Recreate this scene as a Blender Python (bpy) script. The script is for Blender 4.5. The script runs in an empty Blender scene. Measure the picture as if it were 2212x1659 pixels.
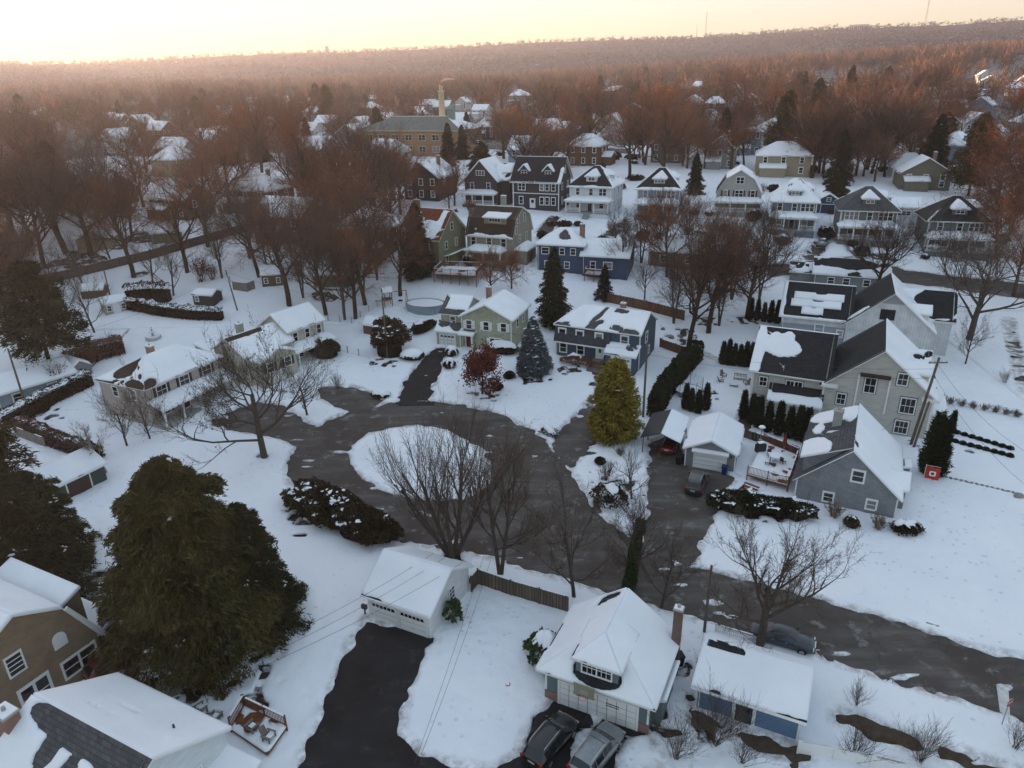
import bpy, math, random
import numpy as np
from mathutils import Vector, Matrix, noise
random.seed(7)
SC = bpy.context.scene
COL = SC.collection
R_ = math.radians

# ------------------------------------------------------------------ camera numbers and terrain
F, CX, CY = 1535.5, 1106.0, 829.5            # focal length and centre for a 2212 x 1659 picture
PITCH, ROLL, CAMH = R_(23.0), R_(1.2), 42.0
_f = np.array([0, math.cos(PITCH), -math.sin(PITCH)])
_u0 = np.array([0, math.sin(PITCH), math.cos(PITCH)])
_r0 = np.array([1.0, 0, 0])
_r = math.cos(ROLL) * _r0 - math.sin(ROLL) * _u0
_u = math.sin(ROLL) * _r0 + math.cos(ROLL) * _u0
YS = [-1e4, 85, 110, 170, 220, 320, 500, 800, 1500, 1e5]
ZS = [0, 0, 2.5, 12, 15.5, 18, 21, 28, 42, 42]

def rise(x, y):
    """the land climbs gently toward the right beyond the far street"""
    r = np.hypot(x, y)
    return .055 * np.clip(np.asarray(x) / (r + 1e-6), 0, .75) * np.clip(r - 300, 0, 1000) * (np.asarray(y) > 0)

def terr(x, y):
    return float(np.interp(y, YS, ZS)) + float(rise(x, y))

def at(x, y, h=0.0):
    """the place in the world seen at picture point (x, y), h metres above the terrain"""
    d = (x - CX) / F * _r - (y - CY) / F * _u + _f
    f = lambda t: CAMH + t * d[2] - terr(t * d[0], t * d[1]) - h
    t = 1.0
    while f(t) > 0 and t < 4000:
        t *= 1.01
    lo, hi = t / 1.01, t
    for _ in range(40):
        m = (lo + hi) / 2
        if f(m) > 0: lo = m
        else: hi = m
    return Vector((hi * d[0], hi * d[1], CAMH + hi * d[2]))

def gz(x, y):
    return Vector((x, y, terr(x, y)))

cam = bpy.data.cameras.new("camera")
cam.sensor_fit = 'HORIZONTAL'; cam.sensor_width = 36
cam.lens = 36 * F / 2212
cam.clip_start = 0.5; cam.clip_end = 20000
co = bpy.data.objects.new("camera", cam); COL.objects.link(co)
M = Matrix(((_r[0], _u[0], -_f[0], 0), (_r[1], _u[1], -_f[1], 0), (_r[2], _u[2], -_f[2], CAMH), (0, 0, 0, 1)))
co.matrix_world = M
SC.camera = co

# ------------------------------------------------------------------ materials
MATS = {}
class NT:
    def __init__(s, name):
        s.m = bpy.data.materials.new(name); s.m.use_nodes = True
        s.t = s.m.node_tree; s.b = s.t.nodes["Principled BSDF"]; s.out = s.t.nodes["Material Output"]
    def n(s, typ, **kw):
        nd = s.t.nodes.new(typ)
        for k, v in kw.items():
            if k[0] == '_': setattr(nd, k[1:], v)
            else: nd.inputs[k.replace('_', ' ')].default_value = v
        return nd
    def l(s, a, b): s.t.links.new(a, b)
    def coord(s, scale=1.0, kind='Object'):
        c = s.n('ShaderNodeTexCoord'); mp = s.n('ShaderNodeMapping')
        mp.inputs['Scale'].default_value = scale if hasattr(scale, '__len__') else (scale,) * 3
        s.l(c.outputs[kind], mp.inputs[0]); return mp.outputs[0]
    def noise(s, vec, scale, detail=4, rough=.55):
        nd = s.n('ShaderNodeTexNoise', Scale=scale, Detail=detail, Roughness=rough)
        s.l(vec, nd.inputs['Vector']); return nd.outputs[0]
    def ramp(s, fac, stops):
        r = s.n('ShaderNodeValToRGB'); e = r.color_ramp.elements
        while len(e) < len(stops): e.new(.5)
        for el, (p, c) in zip(e, stops):
            el.position = p; el.color = (*c, 1) if hasattr(c, '__len__') else (c, c, c, 1)
        s.l(fac, r.inputs[0]); return r.outputs[0]
    def mix(s, fac, a, b, typ='MIX'):
        x = s.n('ShaderNodeMix', _data_type='RGBA', _blend_type=typ)
        for v, i in ((fac, 0), (a, 6), (b, 7)):
            if hasattr(v, 'links'): s.l(v, x.inputs[i])
            elif i == 0: x.inputs[0].default_value = v
            else: x.inputs[i].default_value = (*v, 1)
        return x.outputs[2]
    def math(s, op, a, b=0.0):
        x = s.n('ShaderNodeMath', _operation=op)
        for v, i in ((a, 0), (b, 1)):
            if hasattr(v, 'links'): s.l(v, x.inputs[i])
            else: x.inputs[i].default_value = v
        return x.outputs[0]
    def bump(s, h, strength=.4, dist=.05):
        b = s.n('ShaderNodeBump', Strength=strength, Distance=dist)
        s.l(h, b.inputs['Height']); s.l(b.outputs[0], s.b.inputs['Normal'])
    def base(s, c):
        if hasattr(c, 'links'): s.l(c, s.b.inputs['Base Color'])
        else: s.b.inputs['Base Color'].default_value = (*c, 1)
    def set(s, rough=.8, spec=.3, metal=0.0):
        s.b.inputs['Roughness'].default_value = rough
        s.b.inputs['Specular IOR Level'].default_value = spec
        s.b.inputs['Metallic'].default_value = metal
        return s.m

def srgb(*c):
    return tuple((v / 255 / 12.92 if v / 255 < .04045 else ((v / 255 + .055) / 1.055) ** 2.4) for v in c)

def mul(c, k): return tuple(min(1, v * k) for v in c)

def paint(name, c, rough=.6, spec=.3, var=.12, metal=0.0):
    """plain painted or natural surface with a little unevenness"""
    if name in MATS: return MATS[name]
    t = NT(name); v = t.coord()
    n = t.noise(v, 1.7, 5)
    t.base(t.ramp(n, [(.25, mul(c, 1 - var)), (.75, mul(c, 1 + var))]))
    t.bump(t.noise(v, 30, 2), .15, .01)
    MATS[name] = t.set(rough, spec, metal); return MATS[name]

def clapboard(name, c, pitch=.17, dark=.72):
    if name in MATS: return MATS[name]
    t = NT(name); v = t.coord()
    w = t.n('ShaderNodeTexWave', _wave_type='BANDS', _bands_direction='Z', _wave_profile='SAW', Scale=1 / pitch * .314 / 2 * 2)
    t.l(v, w.inputs['Vector'])
    n = t.noise(t.coord((.8, .8, 2.2)), 1.2, 5)
    a = t.ramp(n, [(.2, mul(c, .84)), (.8, mul(c, 1.12))])
    line = t.ramp(w.outputs[0], [(0, 1), (.8, 1), (.97, dark)])
    t.base(t.mix(1.0, a, line, 'MULTIPLY'))
    t.bump(w.outputs[0], .4, .02)
    MATS[name] = t.set(.6, .3); return MATS[name]

def bricky(name, c1, c2, mortar, bw=.45, bh=.2, rough=.85, msize=.02, wear=None):
    """courses of bricks, wall shingles or roof shingles, in the object's own axes"""
    if name in MATS: return MATS[name]
    t = NT(name); c = t.n('ShaderNodeTexCoord'); sp = t.n('ShaderNodeSeparateXYZ'); t.l(c.outputs['Object'], sp.inputs[0])
    cb = t.n('ShaderNodeCombineXYZ'); t.l(t.math('ADD', sp.outputs[0], sp.outputs[1]), cb.inputs[0]); t.l(sp.outputs[2], cb.inputs[1])
    b = t.n('ShaderNodeTexBrick', Scale=1.0, Mortar_Size=msize, Brick_Width=bw, Row_Height=bh, Mortar_Smooth=.2, Bias=0.0)
    t.l(cb.outputs[0], b.inputs['Vector'])
    for k, v in (('Color1', c1), ('Color2', c2), ('Mortar', mortar)): b.inputs[k].default_value = (*v, 1)
    n = t.noise(t.coord(), .9, 6, .6)
    a = t.mix(1.0, b.outputs[0], t.ramp(n, [(.2, .72), (.8, 1.2)]), 'MULTIPLY')
    if wear:
        a = t.mix(t.ramp(t.noise(t.coord((1, 1, 1.6)), 2.3, 8, .75), [(.55, 0), (.68, .8)]), a, wear)
    t.base(a)
    t.bump(b.outputs[1], -.5, .02)
    MATS[name] = t.set(rough, .25); return MATS[name]

def shingles(name, c): return bricky(name, mul(c, .8), mul(c, 1.25), mul(c, .55), .4, .14, .9, .012)

def snow_mat():
    t = NT("snow"); v = t.coord()
    n1 = t.noise(v, .35, 5); n2 = t.noise(v, 6, 6, .65)
    t.base(t.ramp(n1, [(.3, (.80, .82, .86)), (.7, (.88, .89, .91))]))
    b1 = t.n('ShaderNodeBump', Strength=.5, Distance=.06); t.l(n2, b1.inputs['Height'])
    b2 = t.n('ShaderNodeBump', Strength=.35, Distance=.35); t.l(n1, b2.inputs['Height']); t.l(b1.outputs[0], b2.inputs['Normal'])
    t.l(b2.outputs[0], t.b.inputs['Normal'])
    return t.set(.65, .25)
SNOW = snow_mat()

def lawn_snow_mat():
    t = NT("trodden_snow"); v = t.coord()
    n1 = t.noise(v, .12, 5); n2 = t.noise(v, 2.2, 6, .62)
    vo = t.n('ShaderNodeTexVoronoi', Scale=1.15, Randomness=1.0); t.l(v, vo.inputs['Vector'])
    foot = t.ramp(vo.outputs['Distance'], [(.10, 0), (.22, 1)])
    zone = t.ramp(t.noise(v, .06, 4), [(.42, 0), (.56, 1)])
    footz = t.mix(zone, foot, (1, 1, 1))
    specks = t.ramp(t.noise(v, 9, 3, .8), [(.72, 0), (.78, .55)])
    dirt = t.math('MULTIPLY', specks, t.ramp(t.noise(v, .18, 4), [(.5, 0), (.72, 1)]))
    c = t.ramp(n1, [(.3, (.79, .81, .86)), (.7, (.88, .89, .91))])
    ed = t.n('ShaderNodeAttribute', _attribute_name='edge')
    rim = t.math('MULTIPLY', t.ramp(t.math('MULTIPLY', ed.outputs['Fac'], .5), [(.06, .85), (.42, 0)]), t.ramp(t.noise(v, 1.1, 6, .7), [(.38, 0), (.62, 1)]))
    print_shade = t.math('MULTIPLY', t.math('SUBTRACT', 1.0, footz), .42)  # shade inside the footprints, painted into the snow colour
    c = t.mix(print_shade, c, (.42, .45, .50)); c = t.mix(rim, c, (.30, .27, .25))
    t.base(t.mix(dirt, c, (.13, .10, .07)))
    b1 = t.n('ShaderNodeBump', Strength=.55, Distance=.12); t.l(n2, b1.inputs['Height'])
    b2 = t.n('ShaderNodeBump', Strength=.5, Distance=.1); t.l(footz, b2.inputs['Height']); t.l(b1.outputs[0], b2.inputs['Normal'])
    t.l(b2.outputs[0], t.b.inputs['Normal'])
    return t.set(.65, .25)
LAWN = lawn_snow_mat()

def asphalt_mat(name, c, salt=.5, wet=.25):
    t = NT(name); v = t.coord(1, 'Object')
    cd = t.n('ShaderNodeTexCoord'); mp = t.n('ShaderNodeMapping'); mp.inputs['Rotation'].default_value = (0, 0, R_(26)); mp.inputs['Scale'].default_value = (.10, .5, 1); t.l(cd.outputs['Object'], mp.inputs[0])
    n1 = t.noise(mp.outputs[0], 1.5, 7, .65); n2 = t.noise(v, 18, 4, .7); n3 = t.noise(v, .55, 8, .7)
    a = t.ramp(n1, [(.28, mul(c, .55)), (.5, c), (.74, (c[0] * 1.75, c[1] * 1.85, c[2] * 2.0))])
    a = t.mix(t.ramp(t.noise(v, .16, 5, .6), [(.48, 0), (.6, .65)]), a, (c[0] * .62, c[1] * .50, c[2] * .46))
    a = t.mix(t.ramp(n3, [(.56, 0), (.66, salt)]), a, mul((.30, .29, .28), .8))
    a = t.mix(t.ramp(t.noise(v, .9, 9, .75), [(.63, 0), (.69, wet)]), a, mul(c, .3))
    nz = t.n('ShaderNodeTexNoise', Scale=.5, Detail=5.0); t.l(v, nz.inputs['Vector'])
    wv = t.n('ShaderNodeVectorMath', _operation='MULTIPLY_ADD'); t.l(nz.outputs[1], wv.inputs[0]); wv.inputs[1].default_value = (5, 5, 5); t.l(v, wv.inputs[2])
    cr = t.n('ShaderNodeTexVoronoi', Scale=.11, _feature='DISTANCE_TO_EDGE'); t.l(wv.outputs[0], cr.inputs['Vector'])
    a = t.mix(t.ramp(cr.outputs[0], [(.002, .55), (.007, 0)]), a, mul(c, .4))
    t.base(a); t.bump(n2, .35, .02)
    t.l(t.ramp(n1, [(.3, .55), (.7, .9)]), t.b.inputs['Roughness'])
    t.b.inputs['Specular IOR Level'].default_value = .22
    return t.m
ASPH = asphalt_mat("worn_asphalt", (.088, .075, .066), .75, .35)
DRIVE = asphalt_mat("dark_driveway_asphalt", (.022, .020, .020), .10, .3)
SOIL = paint("bare_soil", (.075, .055, .04), .95, .1, .4)

def glass_mat():
    t = NT("window_glass"); t.base((.012, .014, .018)); return t.set(.06, .6)
GLASS = glass_mat()
def blind_mat():
    t = NT("window_with_blind"); t.base((.20, .20, .20)); return t.set(.12, .5)
BLIND = blind_mat()
WHITE = paint("white_trim", (.74, .74, .73), .5, .3, .05)
CREAMT = paint("cream_trim", (.60, .57, .48), .55, .3, .05)
DARKT = paint("black_trim", (.02, .02, .022), .45, .4, .1)
GREYT = paint("grey_trim", (.30, .30, .30), .6, .3, .08)
BRICK = bricky("red_brick", (.20, .075, .05), (.27, .11, .075), (.30, .27, .24), .22, .075, .9, .012)
BRICKD = bricky("dark_brick", (.12, .055, .04), (.16, .07, .05), (.2, .18, .16), .22, .075, .9, .012)
CONC = paint("concrete", (.36, .35, .33), .85, .2, .15)
STONE = paint("stone", (.28, .26, .24), .9, .2, .35)
WOODF = bricky("weathered_fence_wood", (.10, .078, .06), (.15, .115, .085), (.035, .026, .02), .14, 4.0, .9, .014)
WOODB = paint("stained_deck_wood", (.17, .065, .03), .7, .25, .3)
WOODP = paint("pole_wood", (.13, .105, .085), .9, .1, .3)
WOODG = paint("grey_weathered_wood", (.20, .18, .16), .9, .1, .3)
METAL = paint("galvanised_metal", (.36, .38, .40), .4, .5, .1, .6)
RSH = shingles("charcoal_shingles", (.027, .027, .029))
RSHB = shingles("brown_shingles", (.055, .036, .026))
RSHR = shingles("red_shingles", (.17, .045, .025))
RSHG = shingles("grey_shingles", (.085, .085, .088))
RSHO = shingles("slate_green_shingles", (.16, .17, .155))

# ------------------------------------------------------------------ mesh helpers
class MB:
    def __init__(s): s.v = []; s.f = []; s.mi = []
    def add(s, vs, fs, m=0):
        b = len(s.v); s.v.extend(vs); s.f.extend(tuple(b + i for i in f) for f in fs); s.mi.extend([m] * len(fs)); return s
    def box(s, x0, x1, y0, y1, z0, z1, m=0):
        return s.add([(x0, y0, z0), (x1, y0, z0), (x1, y1, z0), (x0, y1, z0), (x0, y0, z1), (x1, y0, z1), (x1, y1, z1), (x0, y1, z1)],
                     [(0, 3, 2, 1), (4, 5, 6, 7), (0, 1, 5, 4), (1, 2, 6, 5), (2, 3, 7, 6), (3, 0, 4, 7)], m)
    def obox(s, o, u, n, w, h, d, m=0, up=Vector((0, 0, 1))):
        """box from corner o: w along u, h up, d along n"""
        o = Vector(o); u = Vector(u); n = Vector(n); up = Vector(up)
        P = [o, o + u * w, o + u * w + n * d, o + n * d]; P += [p + up * h for p in P]
        return s.add([tuple(p) for p in P], [(0, 1, 2, 3), (4, 7, 6, 5), (0, 4, 5, 1), (1, 5, 6, 2), (2, 6, 7, 3), (3, 7, 4, 0)], m)
    def slab(s, pts, t, m=0, ms=None, up=(0, 0, 1)):
        """polygon (counter-clockwise from above) thickened downwards by t"""
        n = len(pts); b = [tuple(Vector(p) - Vector(up) * t) for p in pts]
        s.add([tuple(p) for p in pts], [tuple(range(n))], m)
        s.add(b, [tuple(range(n - 1, -1, -1))], ms if ms is not None else m)
        s.add([tuple(p) for p in pts] + b, [(i, i + n, (i + 1) % n + n, (i + 1) % n) for i in range(n)], ms if ms is not None else m)
        return s
    def prism(s, poly, o, u, v, n, d, m=0):
        """polygon of (a, b) pairs in the plane o + a u + b v, swept by d along n"""
        o, u, v, n = map(Vector, (o, u, v, n)); k = len(poly)
        A = [o + u * a + v * b for a, b in poly]; B = [p + n * d for p in A]
        return s.add([tuple(p) for p in A + B], [tuple(range(k - 1, -1, -1)), tuple(range(k, 2 * k))] + [(i, (i + 1) % k, (i + 1) % k + k, i + k) for i in range(k)], m)
    def tube(s, pts, rs, sides=6, m=0, cap=True):
        pts = [Vector(p) for p in pts]; n = len(pts)
        if not hasattr(rs, '__len__'): rs = [rs] * n
        b = len(s.v); a = None
        for i, p in enumerate(pts):
            d = (pts[min(i + 1, n - 1)] - pts[max(i - 1, 0)])
            d = d.normalized() if d.length > 1e-9 else Vector((0, 0, 1))
            a = d.orthogonal() if a is None else a - d * a.dot(d)
            a = a.normalized() if a.length > 1e-6 else d.orthogonal().normalized()
            c = d.cross(a)
            for k in range(sides):
                an = 2 * math.pi * k / sides
                s.v.append(tuple(p + (a * math.cos(an) + c * math.sin(an)) * rs[i]))
        for i in range(n - 1):
            for k in range(sides):
                k2 = (k + 1) % sides
                s.f.append((b + i * sides + k, b + i * sides + k2, b + (i + 1) * sides + k2, b + (i + 1) * sides + k)); s.mi.append(m)
        if cap:
            s.f.append(tuple(b + k for k in range(sides - 1, -1, -1))); s.mi.append(m)
            s.f.append(tuple(b + (n - 1) * sides + k for k in range(sides))); s.mi.append(m)
        return s
    def cyl(s, x, y, z0, z1, r, sides=12, m=0, r2=None): return s.tube([(x, y, z0), (x, y, z1)], [r, r if r2 is None else r2], sides, m)
    def mesh(s, name, mats, smooth=False):
        me = bpy.data.meshes.new(name); me.from_pydata(s.v, [], s.f)
        for m in (mats if isinstance(mats, (list, tuple)) else [mats]): me.materials.append(m)
        if len(me.materials) > 1: me.polygons.foreach_set('material_index', s.mi)
        if smooth: me.polygons.foreach_set('use_smooth', [True] * len(me.polygons))
        me.update(); return me
    def build(s, name, mats, parent=None, smooth=False, loc=None):
        return link(name, s.mesh(name, mats, smooth), parent, loc)

def link(name, data, parent=None, loc=None, rz=0.0):
    o = bpy.data.objects.new(name, data); COL.objects.link(o)
    if parent is not None: o.parent = parent
    if loc is not None: o.location = loc
    if rz: o.rotation_euler.z = rz
    return o

def tag(o, label=None, cat=None, group=None, kind=None):
    if label: o['label'] = label
    if cat: o['category'] = cat
    if group: o['group'] = group
    if kind: o['kind'] = kind
    return o

def thing(name, label, cat, loc=(0, 0, 0), rz=0.0, group=None):
    return tag(link(name, None, None, loc, rz), label, cat, group)

def np_mesh(name, V, Fq, mats, smooth=False):
    """mesh from numpy vertices (n,3) and faces (m,k)"""
    V = np.asarray(V, dtype=np.float32); Fq = np.asarray(Fq, dtype=np.int32)
    me = bpy.data.meshes.new(name); k = Fq.shape[1]
    me.vertices.add(len(V)); me.vertices.foreach_set('co', V.ravel())
    me.loops.add(Fq.size); me.loops.foreach_set('vertex_index', Fq.ravel())
    me.polygons.add(len(Fq)); me.polygons.foreach_set('loop_start', np.arange(0, Fq.size, k, dtype=np.int32))
    for m in (mats if isinstance(mats, (list, tuple)) else [mats]): me.materials.append(m)
    if smooth: me.polygons.foreach_set('use_smooth', np.ones(len(Fq), dtype=bool))
    me.update(calc_edges=True); return me

# value noise on arrays, a few octaves
_rng = np.random.default_rng(3)
_TAB = _rng.random((256, 256))
def vnoise(x, y, oct=3, seed=0):
    x = np.asarray(x, float) + seed * 17.3; y = np.asarray(y, float) + seed * 9.1
    s = 0; a = .5; tot = 0
    for _ in range(oct):
        xi = np.floor(x).astype(int); yi = np.floor(y).astype(int); fx = x - xi; fy = y - yi
        fx = fx * fx * (3 - 2 * fx); fy = fy * fy * (3 - 2 * fy)
        g = lambda i, j: _TAB[(xi + i) & 255, (yi + j) & 255]
        s = s + a * ((g(0, 0) * (1 - fx) + g(1, 0) * fx) * (1 - fy) + (g(0, 1) * (1 - fx) + g(1, 1) * fx) * fy)
        tot += a; a *= .5; x = x * 2.03 + 5.1; y = y * 2.03 + 1.7
    return s / tot
def sstep(a, b, x):
    t = np.clip((x - a) / (b - a), 0, 1); return t * t * (3 - 2 * t)

def snap_rim(P, m, cell):
    """slide the vertices just outside the zero line of m onto it, so that edges follow the line and not the grid"""
    gu, gv = np.gradient(m)
    du = np.gradient(P, axis=0); dv = np.gradient(P, axis=1)
    g2 = gu * gu + gv * gv + 1e-9
    k = -m / g2 * (m < 0)
    a = np.clip(k * gu, -1.2, 1.2); b = np.clip(k * gv, -1.2, 1.2)
    return P + du * a[..., None] + dv * b[..., None]

def grid_skirted(name, P, keep, N, H, mats, smooth=True, drop=.06, up=None, attr=None):
    """sheet over the grid P (a,b,3) lifted by H along N where keep (cells), with a rim down to the surface"""
    a, b = H.shape
    V = P + N * H[..., None]
    idx = np.arange(a * b).reshape(a, b)
    ci, cj = np.nonzero(keep)
    if len(ci) == 0: return None
    Fq = np.stack([idx[ci, cj], idx[ci + 1, cj], idx[ci + 1, cj + 1], idx[ci, cj + 1]], 1)
    # rim edges
    e = np.concatenate([Fq[:, [0, 1]], Fq[:, [1, 2]], Fq[:, [2, 3]], Fq[:, [3, 0]]])
    key = np.sort(e, 1); k1 = key[:, 0].astype(np.int64) * (a * b) + key[:, 1]
    _, inv, cnt = np.unique(k1, return_inverse=True, return_counts=True)
    rim = e[cnt[inv] == 1]
    Vf = V.reshape(-1, 3); low = (P - N * drop).reshape(-1, 3)
    Fr = np.stack([rim[:, 1], rim[:, 0], rim[:, 0] + a * b, rim[:, 1] + a * b], 1)
    Va = np.concatenate([Vf, low]); Fa = np.concatenate([Fq, Fr])
    used, inv2 = np.unique(Fa.ravel(), return_inverse=True)
    me = np_mesh(name, Va[used], inv2.reshape(-1, 4), mats, smooth)
    if attr is not None:
        at_ = me.attributes.new('edge', 'FLOAT', 'POINT'); at_.data.foreach_set('value', np.tile(attr.ravel(), 2)[used].astype(np.float32))
    return me
# ------------------------------------------------------------------ sky, sun, air
SUN_AZ, SUN_EL = R_(-40.0), R_(3.2)
W = bpy.data.worlds.new("World"); SC.world = W; W.use_nodes = True
wt = W.node_tree; bg = wt.nodes["Background"]
sky = wt.nodes.new("ShaderNodeTexSky"); sky.sky_type = 'NISHITA'; sky.sun_disc = False
sky.sun_elevation = SUN_EL; sky.sun_rotation = SUN_AZ
sky.air_density = 1.0; sky.dust_density = 1.5; sky.ozone_density = 2.0; sky.altitude = 100
hs = wt.nodes.new("ShaderNodeHueSaturation"); hs.inputs['Saturation'].default_value = 3.2
tn = wt.nodes.new("ShaderNodeMix"); tn.data_type = 'RGBA'; tn.blend_type = 'MULTIPLY'; tn.inputs[0].default_value = 1; tn.inputs[7].default_value = (.98, .95, .98, 1)
gm = wt.nodes.new('ShaderNodeGamma'); gm.inputs[1].default_value = .11
tc = wt.nodes.new('ShaderNodeTexCoord'); sx = wt.nodes.new('ShaderNodeSeparateXYZ'); wt.links.new(tc.outputs['Generated'], sx.inputs[0])
rp = wt.nodes.new('ShaderNodeValToRGB'); wt.links.new(sx.outputs[2], rp.inputs[0])
for el, (ps, cl) in zip([rp.color_ramp.elements[0], rp.color_ramp.elements.new(.12), rp.color_ramp.elements.new(.4), rp.color_ramp.elements[1]][:4], [(0, (.80, .74, .60, 1)), (.12, (.85, .80, .69, 1)), (.4, (1, 1, 1, 1)), (1, (1, 1, 1, 1))]): el.color = cl
mu = wt.nodes.new('ShaderNodeMix'); mu.data_type = 'RGBA'; mu.blend_type = 'MULTIPLY'; mu.inputs[0].default_value = 1
wt.links.new(sky.outputs[0], gm.inputs[0]); wt.links.new(gm.outputs[0], hs.inputs['Color']); wt.links.new(hs.outputs[0], tn.inputs[6]); wt.links.new(tn.outputs[2], mu.inputs[6]); wt.links.new(rp.outputs[0], mu.inputs[7]); wt.links.new(mu.outputs[2], bg.inputs[0]); bg.inputs[1].default_value = .15
sl = bpy.data.lights.new("sun", 'SUN'); sl.energy = 4.2; sl.angle = R_(.6); sl.color = (1, .62, .36)
so = bpy.data.objects.new("sun", sl); COL.objects.link(so)
sd = Vector((math.sin(SUN_AZ) * math.cos(SUN_EL), math.cos(SUN_AZ) * math.cos(SUN_EL), math.sin(SUN_EL)))
so.rotation_euler = sd.to_track_quat('Z', 'Y').to_euler()
so.location = (-60, 60, 60)
SC.view_settings.view_transform = 'Standard'; SC.view_settings.look = 'None'
SC.view_settings.exposure = 2.48; SC.view_settings.gamma = 1.0
SC.cycles.volume_bounces = 0; SC.cycles.max_bounces = 5; SC.cycles.diffuse_bounces = 3; SC.cycles.glossy_bounces = 2
SC.cycles.transparent_max_bounces = 6
SC.cycles.use_denoising = True

# ------------------------------------------------------------------ roads, driveways, bare ground: outlines on the ground
def P2(pts): return np.array([tuple(at(x, y)[:2]) for x, y in pts])
ROAD = P2([(2290, 1452), (2212, 1424), (2091, 1399), (1948, 1346), (1841, 1317), (1751, 1291), (1635, 1255), (1531, 1237), (1475, 1222), (1395, 1182),
           (1340, 1148), (1290, 1104), (1262, 1062), (1235, 1022), (1190, 965), (1150, 930), (1100, 905), (1050, 886), (1000, 876), (940, 869), (880, 868), (820, 875),
           (770, 885), (720, 903), (680, 930), (650, 955), (630, 985), (622, 1015), (624, 1040), (645, 1075), (700, 1110), (770, 1145), (860, 1170), (987, 1192), (1070, 1206),
           (1147, 1233), (1237, 1259), (1297, 1278), (1400, 1306), (1475, 1329), (1575, 1359), (1768, 1419), (1841, 1446), (1975, 1486), (2085, 1518), (2212, 1558), (2300, 1585)])
ISLAND = P2([(750, 985), (758, 962), (788, 940), (838, 925), (905, 921), (960, 929), (1010, 949), (1045, 976), (1062, 1005), (1060, 1037), (1040, 1062), (1000, 1078), (950, 1083),
             (880, 1077), (820, 1060), (775, 1030), (755, 1005)])
DRV = {
 "driveway of the pale green house": P2([(944, 753), (904, 783), (874, 830), (862, 872), (929, 872), (938, 832), (952, 793), (968, 754)]),
 "driveway of the blue house": P2([(1290, 850), (1220, 920), (1188, 972), (1232, 1014), (1290, 945), (1330, 870)]),
 "short driveway at the circle's left edge": P2([(690, 842), (715, 834), (760, 835), (825, 858), (818, 882), (760, 892), (693, 862)]),
 "driveway beside the beige house": P2([(455, 905), (560, 866), (610, 878), (682, 925), (640, 966), (606, 948), (455, 920)]),
 "driveway beside the grey cape house": P2([(1405, 955), (1400, 1050), (1394, 1186), (1490, 1226), (1522, 1150), (1548, 1085), (1590, 1030), (1490, 1000), (1450, 940)]),
 "curved dark driveway of the white garage": P2([(792, 1336), (937, 1383), (917, 1399), (897, 1443), (877, 1496), (866, 1543), (862, 1586), (904, 1629), (960, 1652), (1060, 1672),
      (1128, 1630), (1140, 1590), (1172, 1545), (1205, 1500), (1400, 1575), (1440, 1670), (1440, 1760), (600, 1760), (650, 1653), (677, 1589), (700, 1533), (737, 1453), (757, 1389), (778, 1358)]),
}
BETWEEN = [P2([(1246, 1590), (1282, 1545), (1300, 1552), (1272, 1600), (1245, 1659), (1226, 1665)]), P2([(1340, 1612), (1372, 1582), (1410, 1590), (1440, 1670), (1315, 1680)])]
BED = {
 "bare planting bed beside the pavement": P2([(1806, 1546), (1820, 1540), (1870, 1553), (1985, 1601), (2002, 1622), (1985, 1628), (1880, 1594), (1806, 1561)]),
 "strip of bare earth behind the low wall": P2([(2030, 1615), (2120, 1640), (2240, 1680), (2240, 1710), (2100, 1665), (2025, 1635)]),
 "bare ground in front of the blue shed": P2([(1490, 1530), (1600, 1575), (1735, 1615), (1745, 1640), (1720, 1655), (1600, 1600), (1495, 1560)]),
 "brown ground by the big cream house": P2([(1600, 900), (1622, 880), (1628, 925), (1612, 945), (1590, 930)]),
}
FAR = {
 "cross street behind the houses": P2([(1655, 573), (1790, 560), (1850, 556), (1960, 585), (2240, 617), (2240, 650), (1960, 612), (1770, 590), (1660, 600)]),
 "driveway beside the black house": P2([(1192, 468), (1212, 470), (1190, 505), (1155, 505)]),
 "driveway beside the white house": P2([(1352, 474), (1366, 476), (1290, 545), (1265, 540)]),
 "driveway between the grey porches": P2([(1762, 522), (1790, 524), (1765, 562), (1730, 562)]),
 "walk to the gambrel house": P2([(1505, 500), (1530, 500), (1440, 560), (1405, 552)]),
 "side street by the school": P2([(1040, 312), (1180, 318), (1360, 322), (1360, 333), (1180, 329), (1040, 322)]),
 "pavement at the edge of the lawn": P2([(2168, 690), (2186, 690), (2225, 850), (2205, 850)]),
}
def sdist(poly, X, Y):
    """signed distance to a polygon, negative inside"""
    d = np.full(X.shape, 1e9); ins = np.zeros(X.shape, bool); n = len(poly)
    for i in range(n):
        a = poly[i]; b = poly[(i + 1) % n]; ex, ey = b - a
        t = np.clip(((X - a[0]) * ex + (Y - a[1]) * ey) / (ex * ex + ey * ey + 1e-12), 0, 1)
        d = np.minimum(d, np.hypot(X - a[0] - t * ex, Y - a[1] - t * ey))
        c = (a[1] > Y) != (b[1] > Y)
        ins ^= c & (X < (b[0] - a[0]) * (Y - a[1]) / (b[1] - a[1] + 1e-12) + a[0])
    return np.where(ins, -d, d)
TZ = lambda X, Y: np.interp(Y, YS, ZS) + rise(X, Y)

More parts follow.
